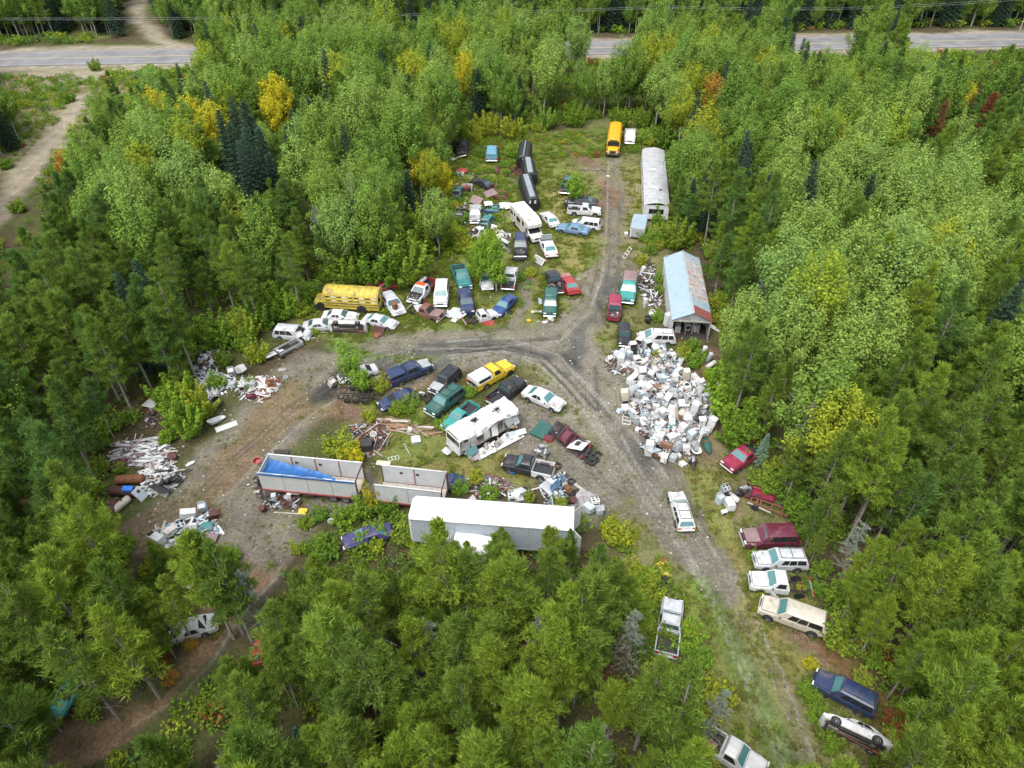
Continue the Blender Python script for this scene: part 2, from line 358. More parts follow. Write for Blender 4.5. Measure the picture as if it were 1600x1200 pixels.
def build_ground():
    ny, nx = GX.shape; Z = (fnoise(GX, GY, 3, 33) - .5) * .07 + (fnoise(GX, GY, .8, 35) - .5) * .03
    me = bpy.data.meshes.new('ground')
    V = np.stack([GX, GY, Z - .02], -1).reshape(-1, 3)
    idx = np.arange(nx * ny).reshape(ny, nx)
    Fq = np.stack([idx[:-1, :-1], idx[:-1, 1:], idx[1:, 1:], idx[1:, :-1]], -1).reshape(-1, 4)
    me.vertices.add(len(V)); me.vertices.foreach_set('co', V.ravel())
    me.loops.add(Fq.size); me.loops.foreach_set('vertex_index', Fq.ravel().astype(np.int32))
    me.polygons.add(len(Fq)); me.polygons.foreach_set('loop_start', np.arange(0, Fq.size, 4, dtype=np.int32))
    me.polygons.foreach_set('use_smooth', np.ones(len(Fq), bool))
    me.update(calc_edges=True)
    at = me.attributes.new('soil', 'FLOAT_COLOR', 'POINT')
    at.data.foreach_set('color', np.concatenate([GC.reshape(-1, 3), np.ones((len(V), 1))], 1).astype(np.float32).ravel())
    m, nt, b = _base('soil'); N = nt.nodes; L = nt.links
    a = N.new('ShaderNodeAttribute'); a.attribute_name = 'soil'; tc = N.new('ShaderNodeTexCoord')
    def noise(s, d, r=.6):
        n = N.new('ShaderNodeTexNoise'); n.inputs['Scale'].default_value = s; n.inputs['Detail'].default_value = d; n.inputs['Roughness'].default_value = r
        L.new(tc.outputs['Object'], n.inputs['Vector']); return n
    nA = noise(3.4, 8, .78); nB = noise(.5, 4)
    def ramp(n, lo, hi, a0, a1):
        r = N.new('ShaderNodeMapRange'); r.inputs[1].default_value = lo; r.inputs[2].default_value = hi; r.inputs[3].default_value = a0; r.inputs[4].default_value = a1
        L.new(n.outputs[0], r.inputs[0]); return r
    r1 = ramp(nA, .3, .7, .42, 1.55); r2 = ramp(nB, .3, .7, .72, 1.28)
    mu = N.new('ShaderNodeMath'); mu.operation = 'MULTIPLY'; L.new(r1.outputs[0], mu.inputs[0]); L.new(r2.outputs[0], mu.inputs[1])
    mx = N.new('ShaderNodeMix'); mx.data_type = 'RGBA'; mx.blend_type = 'MULTIPLY'; mx.inputs[0].default_value = 1
    L.new(a.outputs['Color'], mx.inputs[6]); L.new(mu.outputs[0], mx.inputs[7])
    vo = N.new('ShaderNodeTexVoronoi'); vo.inputs['Scale'].default_value = 3.2; L.new(tc.outputs['Object'], vo.inputs['Vector'])
    rv = N.new('ShaderNodeMapRange'); rv.inputs[1].default_value = .05; rv.inputs[2].default_value = .16; rv.inputs[3].default_value = .5; rv.inputs[4].default_value = 0
    L.new(vo.outputs['Distance'], rv.inputs[0])
    vr = N.new('ShaderNodeMix'); vr.data_type = 'RGBA'; L.new(rv.outputs[0], vr.inputs[0]); L.new(mx.outputs[2], vr.inputs[6])
    bw = N.new('ShaderNodeVectorMath'); bw.operation = 'SCALE'; bw.inputs['Scale'].default_value = 1.7; L.new(mx.outputs[2], bw.inputs[0]); L.new(bw.outputs[0], vr.inputs[7])
    L.new(vr.outputs[2], b.inputs['Base Color']); b.inputs['Roughness'].default_value = .95; b.inputs['Specular IOR Level'].default_value = .15
    bp = N.new('ShaderNodeBump'); bp.inputs['Strength'].default_value = .7; bp.inputs['Distance'].default_value = .12; L.new(nA.outputs[0], bp.inputs['Height']); L.new(bp.outputs[0], b.inputs['Normal'])
    o = bpy.data.objects.new('ground', me); COL.objects.link(o); me.materials.append(m)
    tag(o, 'clearing of gravel, dirt and patchy grass with forest floor around', kind='structure')
build_ground()
def strip(name, a, b, w, z, m, label, kind='structure', th=.03):
    """flat band from a to b"""
    a = Vector((a[0], a[1], 0)); b = Vector((b[0], b[1], 0)); d = (b - a); n = Vector((-d.y, d.x, 0)).normalized() * (w / 2)
    mb = MB(); top = Vector((0, 0, z)); bot = Vector((0, 0, z - th))
    vs = [a - n + top, b - n + top, b + n + top, a + n + top, a - n + bot, b - n + bot, b + n + bot, a + n + bot]
    mb.add(vs, [(0, 1, 2, 3), (0, 4, 5, 1), (2, 6, 7, 3), (1, 5, 6, 2), (3, 7, 4, 0)])
    return tag(ob(name, mb, m), label, kind=kind)
asph = mat('asphalt', (.15, .15, .155), .85, 0, .22, .35, .5, (.11, .105, .1)); lineY = mat('line_yellow', (.34, .29, .14), .85); lineW = mat('line_white', (.28, .28, .27), .85)
RA = R0 - RDIR * 700; RB = R1 + RDIR * 700
strip('highway', RA, RB, 12, .1, asph, 'grey asphalt highway crossing behind the trees', th=.14)
strip('road_marking', RA, RB, .35, .107, lineY, 'yellow centre line along the highway', th=.006)
for s in (-1, 1): strip('road_marking', RA + RN * (5.1 * s), RB + RN * (5.1 * s), .2, .107, lineW, 'white edge line on the %s side of the highway' % ('far' if s > 0 else 'near'), th=.006)

ORD = ('first', 'second', 'third', 'fourth', 'fifth', 'sixth', 'seventh', 'eighth', 'ninth', 'tenth', 'eleventh', 'twelfth')
def neighbours(items, marks, noun):
    """items: (photo x, photo y); gives each a phrase that says where it stands: 'third aspen left of the metal shed'"""
    sec = {}
    for i, (x, y, nn) in enumerate(items):
        d, k = min((math.hypot(x - m[0], (y - m[1]) * 1.15), j) for j, m in enumerate(marks)); dx, dy = x - marks[k][0], y - marks[k][1]
        w = (('right of' if dx > 0 else 'left of') if abs(dx) > abs(dy) * 2.2 else ('below' if dy > 0 else 'above') if abs(dy) > abs(dx) * 2.2 else ('upper ' if dy < 0 else 'lower ') + ('right of' if dx > 0 else 'left of'))
        sec.setdefault((k, w, nn), []).append((d, i))
    out = [None] * len(items)
    for (k, w, nn), l in sec.items():
        for r_, (d, i) in enumerate(sorted(l)): out[i] = '%s one %s %s' % (ORD[r_] if r_ < len(ORD) else 'outlying', w, marks[k][2])
    return out
# ------------------------------------------------------------------ vehicles
VT = {
 # L W H  belt hoodz nosez deckz | x: wb(windshield base) rf(roof front) rr(roof rear) rb(rear window base) | wheel R
 'sedan':    dict(L=4.8, W=1.82, H=1.42, belt=.93, hood=.88, nose=.7, deck=.95, wb=1.0, rf=.28, rr=-1.0, rb=-1.75, R=.32, wr=.74),
 'coupe':    dict(L=4.5, W=1.74, H=1.32, belt=.88, hood=.84, nose=.66, deck=.9, wb=.8, rf=.1, rr=-.85, rb=-1.6, R=.31, wr=.72),
 'hatch':    dict(L=4.2, W=1.7, H=1.42, belt=.92, hood=.88, nose=.68, deck=.95, wb=.95, rf=.3, rr=-1.35, rb=-1.95, R=.3, wr=.74),
 'wagon':    dict(L=4.8, W=1.78, H=1.48, belt=.93, hood=.88, nose=.7, deck=.95, wb=1.05, rf=.4, rr=-1.95, rb=-2.3, R=.32, wr=.76),
 'minivan':  dict(L=4.85, W=1.94, H=1.76, belt=1.02, hood=1.0, nose=.76, deck=1.02, wb=1.55, rf=.7, rr=-2.1, rb=-2.36, R=.33, wr=.8),
 'suv':      dict(L=4.75, W=1.84, H=1.75, belt=1.08, hood=1.04, nose=.94, deck=1.08, wb=1.0, rf=.45, rr=-2.08, rb=-2.32, R=.36, wr=.8),
 'longsuv':  dict(L=5.5, W=2.0, H=1.88, belt=1.16, hood=1.12, nose=1.0, deck=1.16, wb=1.3, rf=.7, rr=-2.45, rb=-2.7, R=.39, wr=.82),
 'jeep':     dict(L=3.9, W=1.66, H=1.7, belt=1.05, hood=1.03, nose=.98, deck=1.05, wb=.65, rf=.45, rr=-1.75, rb=-1.9, R=.36, wr=.84),
 'pickup':   dict(L=5.4, W=1.95, H=1.78, belt=1.14, hood=1.1, nose=.98, deck=1.1, wb=1.2, rf=.6, rr=-.38, rb=-.5, R=.38, wr=.78, bed=-.56),
 'crew':     dict(L=5.6, W=1.95, H=1.8, belt=1.14, hood=1.1, nose=.98, deck=1.1, wb=1.35, rf=.8, rr=-.62, rb=-.78, R=.38, wr=.78, bed=-.84),
 'small':    dict(L=4.8, W=1.72, H=1.6, belt=1.02, hood=.98, nose=.88, deck=1.0, wb=1.05, rf=.55, rr=-.3, rb=-.42, R=.34, wr=.76, bed=-.48),
}
VC = {}; VLOC = []
def vparts(kind):
    """meshes of one kind of vehicle, built once and shared"""
    if kind in VC: return VC[kind]
    t = VT[kind]; L, Wd, Hh = t['L'], t['W'] / 2, t['H']; fr, re = L / 2, -L / 2
    bed = t.get('bed'); back = bed if bed else re
    wb, rf, rr, rb = t['wb'], t['rf'], t['rr'], t['rb']
    xs = [fr, fr - .1, fr - .5, (wb + fr) / 2, wb, (wb + back) / 2]
    zt = [t['nose'] - .16, t['nose'], t['hood'] - .05, t['hood'], t['belt'] + .01, t['belt']]
    hw = [Wd * .8, Wd * .9, Wd * .975, Wd, Wd, Wd]; zb = [.42, .34, .3, .26, .25, .25]
    if bed: xs += [bed]; zt += [t['belt']]; hw += [Wd]; zb += [.3]
    else: xs += [rb, re + .45, re + .08, re]; zt += [t['deck'], t['deck'] - .01, t['deck'] - .05, t['deck'] - .2]; hw += [Wd, Wd * .97, Wd * .92, Wd * .85]; zb += [.26, .3, .36, .42]
    order = np.argsort(xs); xs = list(np.array(xs)[order]); zt = list(np.array(zt)[order]); hw = list(np.array(hw)[order]); zb = list(np.array(zb)[order])
    for i in range(1, len(xs)):
        if xs[i] - xs[i - 1] < .02: xs[i] = xs[i - 1] + .02
    def sec(x):
        a, w, b = np.interp(x, xs, zt), np.interp(x, xs, hw), np.interp(x, xs, zb); h = a - b
        return [(0, b), (w * .88, b), (w * .985, b + .16 * h), (w, b + .52 * h), (w * .965, b + .86 * h), (w * .86, a), (0, a + .025)]
    P = {}
    body = MB(); rows = []
    st = sorted(set([round(x, 3) for x in xs] + [round(x, 3) for x in np.linspace(xs[0], xs[-1], 9)]))
    for x in st:
        s = sec(x); rows.append([(x, y, z) for y, z in s] + [(x, -y, z) for y, z in s[-2:0:-1]])
    n = len(rows[0]); vs = [p for r in rows for p in r]
    fs = [(i * n + k, (i + 1) * n + k, (i + 1) * n + (k + 1) % n, i * n + (k + 1) % n) for i in range(len(rows) - 1) for k in range(n)]
    fs += [tuple(range(n)), tuple(range((len(rows) - 1) * n, len(rows) * n))[::-1]]
    fs = [f[::-1] for f in fs]
    body.add(vs, fs)
    # cabin shell: pillars and roof
    wl, wr, zl = Wd * .955, Wd * t['wr'] / .8 * .8, t['belt'] - .02; ze = Hh - .1
    wi = wr - .17
    A = lambda x, y, z: Vector((x, y, z))
    q = [A(rb, wl, zl), A(wb, wl, zl), A(rf, wr, ze), A(rr, wr, ze)]
    qm = [Vector((p.x, -p.y, p.z)) for p in q]
    e = [A(rr + .1, wi, Hh), A(rf - .12, wi, Hh)]; em = [Vector((p.x, -p.y, p.z)) for p in e]
    mid = [A((rr + rf) / 2, 0, Hh + .02), A(rr + .1, 0, Hh + .015), A(rf - .12, 0, Hh + .015)]
    vv = q + qm + e + em + mid      # 0-3 left, 4-7 right, 8-9, 10-11, 12 mid,13 rearmid,14 frontmid
    cab = [(0, 1, 2, 3)[::-1], (4, 5, 6, 7), (1, 5, 6, 2)[::-1], (0, 4, 7, 3), (3, 2, 9, 8)[::-1], (7, 6, 11, 10), (2, 6, 11, 14, 9)[::-1], (3, 7, 10, 13, 8), (8, 9, 14, 13)[::-1], (10, 11, 14, 13)]
    body.add(vv, cab)
    P['body'] = body.mesh(kind + '_body', 32)
    Lq = [q[1], q[0], q[3], q[2]]            # seen from the left (+y) side: forward edge first so normal points out
    Rq = [qm[0], qm[1], qm[2], qm[3]]
    sw = []
    fw = abs(wb - rb)
    cuts = {'sedan': (.28, .5, .78), 'coupe': (.34, .7), 'hatch': (.27, .55, .85), 'wagon': (.24, .45, .68, .95), 'minivan': (.26, .5, .74, .95), 'suv': (.2, .42, .66, .95),
            'longsuv': (.18, .4, .62, .95), 'jeep': (.08, .42, .93), 'pickup': (.26, .86), 'crew': (.2, .55, .9), 'small': (.26, .86)}[kind]
    for a, b in zip(cuts[:-1], cuts[1:]):
        sw.append(panel(Lq, a + .012, b - .012, .1, .9, .006).mesh('side_window'))
        sw.append(panel(Rq, 1 - b + .012, 1 - a - .012, .1, .9, .006).mesh('side_window'))
    P['side_window'] = sw
    P['windshield'] = panel([q[1], qm[1], qm[2], q[2]][::-1] if False else [qm[1], q[1], q[2], qm[2]], .06, .94, .06, .93, .006).mesh('windshield')
    P['rear_window'] = panel([q[0], qm[0], qm[3], q[3]], .08, .92, .12, .9, .006).mesh('rear_window')
    def top_slab(x0, x1, yf, up, nm, th=.02, n=4):
        G_ = []
        for x in np.linspace(x0, x1, n):
            s = sec(x); w = s[5][0] * yf; z0 = s[5][1]
            G_.append([(x, y, z0 + .025 * (1 - abs(y) / (w + 1e-6)) + up) for y in np.linspace(-w, w, 5)])
        mb = MB(); mb.grid(G_, 0, -th); return mb.mesh(nm, 30)
    P['hood'] = top_slab(wb + .05, fr - .17, .94, .022, 'hood')
    P['bay'] = top_slab(wb + .02, fr - .13, .985, .012, 'engine_bay', .01)
    if not bed and kind in ('sedan', 'coupe'): P['trunk_lid'] = top_slab(re + .12, rb - .03, .92, .02, 'trunk_lid')
    # doors
    nd = {'coupe': 1, 'pickup': 1, 'small': 1, 'jeep': 1}.get(kind, 2); dl = []
    x1 = wb - fw * cuts[0] + .2; x0 = wb - fw * (cuts[1] if nd == 1 else cuts[2])
    if bed: x0 = max(x0, bed + .1)
    ed = np.linspace(x1, x0, nd + 1)
    for a, b in zip(ed[:-1], ed[1:]):
        for s in (1, -1):
            Pg = []
            for x in np.linspace(a - .015, b + .015, 3):
                ss = sec(x); row = []
                for k, zf in ((2, .1), (3, 0), (4, .02)): row.append((x, s * (ss[k][0] + .012), ss[k][1] + (zf if k == 2 else 0)))
                Pg.append(row)
            mb = MB(); mb.grid(Pg if s > 0 else Pg[::-1], 0, .02)
            xh = b + .12; ss = sec(xh); mb.box((xh, s * (ss[4][0] + .02), ss[4][1] - .06), (.16, .03, .03), 1)
            dl.append(mb.mesh('door', 40))
    P['door'] = dl
    sF, sR = sec(fr - .05), sec(re + .05) if not bed else None
    wF = Wd * .84
    P['front_bumper'] = MB().cbox((fr + .0, 0, .5), (.16, Wd * 1.8, .2), .05).mesh('front_bumper')
    P['rear_bumper'] = MB().cbox((re - .02, 0, .55), (.16, Wd * 1.82, .2), .05).mesh('rear_bumper')
    zl_ = t['nose'] - .1
    P['grille'] = MB().cbox((fr + .005, 0, zl_ - .02), (.05, Wd * .8, .14), .015).mesh('grille')
    P['headlight'] = [MB().cbox((fr - .06, s * Wd * .68, zl_ + .01), (.14, Wd * .4, .14), .03).mesh('headlight') for s in (1, -1)]
    zr = (t['deck'] - .2) if not bed else .85
    P['taillight'] = [MB().cbox((re + (.02 if not bed else -.005), s * Wd * .76, zr), (.08, Wd * .3, .16 if t['H'] < 1.6 else .3), .02).mesh('taillight') for s in (1, -1)]
    P['side_mirror'] = [MB().cbox((wb - .28, s * (Wd + .1), t['belt'] + .05), (.1, .2, .14), .03).mesh('side_mirror') for s in (1, -1)]
    if bed:
        be = MB(); zt_ = t['belt'] - .03; zf = .62; x0, x1 = re, bed - .02
        for s in (1, -1):
            be.cbox(((x0 + x1) / 2, s * (Wd - .05), (zt_ + .34) / 2 + .0), (x1 - x0, .1, zt_ - .34), .03)
            be.cbox(((x0 + x1) / 2 + .05, s * (Wd - .2), (zf + .86) / 2), (1.0, .22, .3), .04, 1)
        be.box(((x0 + x1) / 2, 0, zf - .04), (x1 - x0 - .06, Wd * 2 - .2, .08), 1)
        for k in range(7): be.box(((x0 + x1) / 2, (k - 3) * Wd * .2, zf + .012), (x1 - x0 - .12, .06, .022), 1)
        be.cbox((x1 - .03, 0, (zt_ + zf) / 2), (.06, Wd * 2 - .2, zt_ - zf), .02)
        P['bed'] = be.mesh('bed', None, 2)
        P['tailgate'] = MB().cbox((re + .03, 0, (zt_ + .5) / 2 + .02), (.07, Wd * 1.78, zt_ - .52), .02).mesh('tailgate')
        ca = MB(); rows = []
        for x, k in ((x0 + .02, 1), (x0 + .08, 1), (x1 - .08, 1), (x1, 1)):
            i = .06 if x in (x0 + .02, x1) else 0
            rows.append([(x, Wd - .03, zt_), (x, Wd * .84, zt_ + .52 - i), (x, Wd * .7, zt_ + .6 - i), (x, 0, zt_ + .63 - i), (x, -Wd * .7, zt_ + .6 - i), (x, -Wd * .84, zt_ + .52 - i), (x, -Wd + .03, zt_)])
        ca.grid(rows, 0); n_ = 7; ca.add(rows[0], [tuple(range(n_))]); ca.add(rows[-1], [tuple(range(n_))[::-1]])
        P['canopy'] = ca.mesh('canopy', 30)
        P['canopy_window'] = [panel([(x0 + .1, s * (Wd - .03), zt_), (x1 - .1, s * (Wd - .03), zt_), (x1 - .1, s * Wd * .84, zt_ + .52), (x0 + .1, s * Wd * .84, zt_ + .52)][::(1 if s < 0 else -1)], .08, .92, .25, .8, .012).mesh('canopy_window') for s in (1, -1)]
        P['tonneau'] = MB().cbox(((x0 + x1) / 2, 0, zt_ + .03), (x1 - x0, Wd * 1.9, .06), .02).mesh('tonneau_cover')
    # underbody, seen on vehicles lying on their side
    u = MB(); u.box((0, 0, .24), (L * .86, Wd * 1.5, .05), 0)
    for s in (1, -1): u.box((0, s * Wd * .55, .2), (L * .9, .1, .12), 0)
    for x in (fr - .9, re + 1.0): u.cyl((x, -Wd * .8, .3), (x, Wd * .8, .3), .06, n=8, m=1); u.cbox((x + .1, .1, .26), (.4, .5, .25), .08, 1)
    u.tube([(re + .1, -.4, .16), (re + 1.2, -.35, .16), (.3, -.2, .15), (fr - 1.2, -.1, .17)], .05, 6, 2); u.cbox((re + .6, -.4, .15), (.7, .3, .16), .05, 2)
    u.cbox((fr - .9, 0, .2), (.8, .6, .25), .08, 1); u.cyl((fr - 1.2, 0, .2), (re + 1.1, 0, .26), .05, n=6, m=1)
    P['underbody'] = u.mesh('underbody', None, 3)
    en = MB(); zc = t['hood'] - .02; xc = (wb + fr) / 2 + .05; hl = (fr - wb)
    rr_ = random.Random(len(VC))
    en.cbox((xc, 0, zc), (hl * .5, Wd * .7, .16), .04, 1)
    for k in range(9): en.cbox((xc + rr_.uniform(-.35, .35) * hl, rr_.uniform(-.6, .6) * Wd, zc + rr_.uniform(-.02, .05)), (rr_.uniform(.12, .3), rr_.uniform(.1, .3), .12), .03, rr_.choice([0, 1, 2]), (0, 0, rr_.random()))
    en.cbox((fr - .28, 0, zc - .05), (.07, Wd * 1.3, .16), .02, 0)
    P['engine'] = en.mesh('engine', None, 3)
    fl = MB()   # raised hood
    hl2 = fr - .16 - wb
    fl.cbox((wb + .12, 0, t['hood'] + hl2 * .42), (.05, Wd * 1.6, hl2 * .9), .02, 0, (0, R(-18), 0)); P['hood_up'] = fl.mesh('hood')
    VC[kind] = P; return P
_w = {}
def wheel_meshes(r):
    k = round(r, 2)
    if k not in _w:
        t = MB(); t.lathe([(r * .62, -.1), (r * .93, -.105), (r, -.07), (r, .07), (r * .93, .105), (r * .62, .1)], 16, 0, 'Y')
        m = MB(); m.lathe([(.001, .06), (r * .2, .075), (r * .5, .05), (r * .62, .095), (r * .64, .09), (r * .64, -.09), (.001, -.06)], 12, 0, 'Y')
        for q in range(5):
            a = q * 2 * math.pi / 5; m.cbox((math.cos(a) * r * .38, .075, math.sin(a) * r * .38), (.08, .03, .08), .01, 1)
        _w[k] = (t.mesh('wheel', 40), m.mesh('rim', 40, 2))
    return _w[k]
def add_wheel(p, x, y, z, r, rim=STEEL, camber=0, steer=0):
    t, m = wheel_meshes(r); s = 1 if y > 0 else -1
    w = ob('wheel', t, RUBBER, p, (x, y, z), (camber, 0, steer + (0 if s > 0 else math.pi))); ob('rim', m, [rim, DARK], w); return w
def vehicle(name, kind, f, r, col, label, cat=None, group=None, z=None, hood='on', hoodmat=None, wheels=(1, 1, 1, 1), sink=0., roll=0., pitch=0., glass=GLASS, wglass=None,
            canopy=None, bedmat=None, tonneau=None, doormat=None, roofrack=False, nowin=False, missing=(), rim=STEEL, bumper=None, fit=True, lift=0., roofmat=None, open_door=False, nobed=False, crush=0., side=0, zz=.8):
    t = VT[kind]; P = vparts(kind); A, B = G(*f, zz), G(*r, zz); d = A - B; yaw = math.atan2(d.y, d.x)
    s = min(1.08, max(.92, d.length / t['L'])) if fit else 1.0; c = (A + B) / 2
    rot = Euler((0, 0, yaw)).to_matrix().to_4x4()
    zoff = lift - sink
    if side:   # lying on one side
        rot = rot @ Matrix.Rotation(side * R(90) + roll, 4, 'X'); zoff = t['W'] / 2 * s - .06
    else: rot = rot @ Matrix.Rotation(pitch, 4, 'Y') @ Matrix.Rotation(roll, 4, 'X')
    e = thing(name, label, cat or {'sedan': 'car', 'coupe': 'car', 'hatch': 'car', 'wagon': 'car', 'minivan': 'minivan', 'suv': 'SUV', 'longsuv': 'SUV', 'jeep': 'jeep'}.get(kind, 'pickup truck'), group=group)
    off = Vector((0, 0, 0))
    if side: off = rot.to_3x3() @ Vector((0, 0, -.75 * s))
    e.matrix_world = Matrix.Translation(Vector((c.x, c.y, zoff)) + Vector((off.x, off.y, 0))) @ rot @ Matrix.Scale(s, 4)
    bme = P['body']
    if crush:
        bme = bme.copy(); rr_ = random.Random(label)
        for v in bme.vertices:
            k = crush * (1 if v.co.x > t['wb'] - .4 else .25); v.co += Vector((rr_.uniform(-1, 1), rr_.uniform(-1, 1), rr_.uniform(-1.2, .5))) * .13 * k
    ob('body', bme, col, e); VLOC.append((c.x, c.y, yaw, t['L'] * s, t['W'] * s))
    gl = wglass or glass
    if 'windshield' not in missing: ob('windshield', P['windshield'], DARK if nowin else gl, e)
    if 'rear_window' not in missing: ob('rear_window', P['rear_window'], DARK if nowin else gl, e)
    for m_ in P['side_window']: ob('side_window', m_, DARK if nowin else DGLASS, e)
    for i, m_ in enumerate(P['door']):
        if 'door%d' % i in missing: ob('door_opening', m_, DARK, e)
        elif open_door and i == 0:
            o = ob('door', m_, [doormat or col, PLASTIC], e, label='open front door'); piv = Vector((t['wb'] - .1, t['W'] / 2, 0)); o.matrix_local = Matrix.Translation(piv) @ Matrix.Rotation(R(-55), 4, 'Z') @ Matrix.Translation(-piv)
        else: ob('door', m_, [doormat or col, PLASTIC], e)
    if hood == 'on': ob('hood_gap', P['bay'], DARK, e); ob('hood', P['hood'], hoodmat or col, e, label=('hood of another colour' if hoodmat else None))
    else:
        ob('engine_bay', P['bay'], DARK, e); ob('engine', P['engine'], [ENGINE, FRAMEM, CHROME], e)
        if hood == 'up': ob('hood', P['hood_up'], hoodmat or col, e, label='raised hood')
    if 'trunk_lid' in P: ob('trunk_lid', P['trunk_lid'], col, e)
    if 'front_bumper' not in missing: ob('front_bumper', P['front_bumper'], bumper or (col if t['H'] < 1.6 else CHROME), e)
    if 'rear_bumper' not in missing: ob('rear_bumper', P['rear_bumper'], bumper or (col if t['H'] < 1.6 else CHROME), e)
    ob('grille', P['grille'], PLASTIC, e)
    for m_ in P['headlight']: ob('headlight', m_, LAMP if hood == 'on' else DARK, e)
    for m_ in P['taillight']: ob('taillight', m_, TAIL, e)
    for m_ in P['side_mirror']: ob('side_mirror', m_, PLASTIC, e)
    if roofmat:
        ob('roof_panel', MB().cbox(((t['rf'] + t['rr']) / 2, 0, t['H'] + .03), (t['rf'] - t['rr'] - .25, t['W'] * t['wr'] - .3, .04), .02), roofmat, e)
    if t.get('bed') and not nobed:
        ob('bed', P['bed'], [bedmat or col, PLASTIC], e)
        if 'tailgate' not in missing: ob('tailgate', P['tailgate'], bedmat or col, e)
        if canopy:
            ob('canopy', P['canopy'], canopy, e)
            for m_ in P['canopy_window']: ob('canopy_window', m_, DGLASS, e)
        if tonneau: ob('tonneau_cover', P['tonneau'], tonneau, e)
    if nobed and t.get('bed'):
        ch = MB(); x0, x1 = -t['L'] / 2, t['bed']
        for q in (1, -1): ch.box(((x0 + x1) / 2, q * .42, .5), (x1 - x0, .09, .16))
        for k in range(4): ch.box((x0 + .2 + k * (x1 - x0 - .4) / 3, 0, .5), (.1, .84, .1))
        ch.cyl((x0 + 1., -.75, .38), (x0 + 1., .75, .38), .08, n=8); ob('chassis', ch, FRAMEM, e)
    if roofrack:
        rk = MB(); xa, xb = t['rr'] + .2, t['rf'] - .2
        for q in (1, -1): rk.box(((xa + xb) / 2, q * t['W'] * .3, t['H'] + .06), (xb - xa, .04, .04))
        for k in range(3): rk.box((xa + (xb - xa) * k / 2, 0, t['H'] + .06), (.04, t['W'] * .6, .04))
        ob('roof_rack', rk, PLASTIC, e)
    if side or roll: ob('underbody', P['underbody'], [FRAMEM, ENGINE, RUSTM], e)
    Rw, Wd = t['R'], t['W'] / 2; fx, rx = t['L'] / 2 - .88, -t['L'] / 2 + (1.0 if not t.get('bed') else 1.15)
    ar = 'arch%s' % kind
    if ar not in VC:
        VC[ar] = [MB().cyl((x, q * (Wd - .12), Rw + .02), (x, q * (Wd + .006), Rw + .02), Rw * 1.2, n=18).mesh('wheel_arch') for x in (fx, rx) for q in (1, -1)]
    for m_ in VC[ar]: ob('wheel_arch', m_, DARK, e)
    for k, (x, q) in enumerate(((fx, 1), (fx, -1), (rx, 1), (rx, -1))):
        if wheels[k]: add_wheel(e, x, q * (Wd - .06), Rw + (sink if not side else 0), Rw, rim)
    return e
ROW = 'wrecks in the scrap yard'
V = vehicle
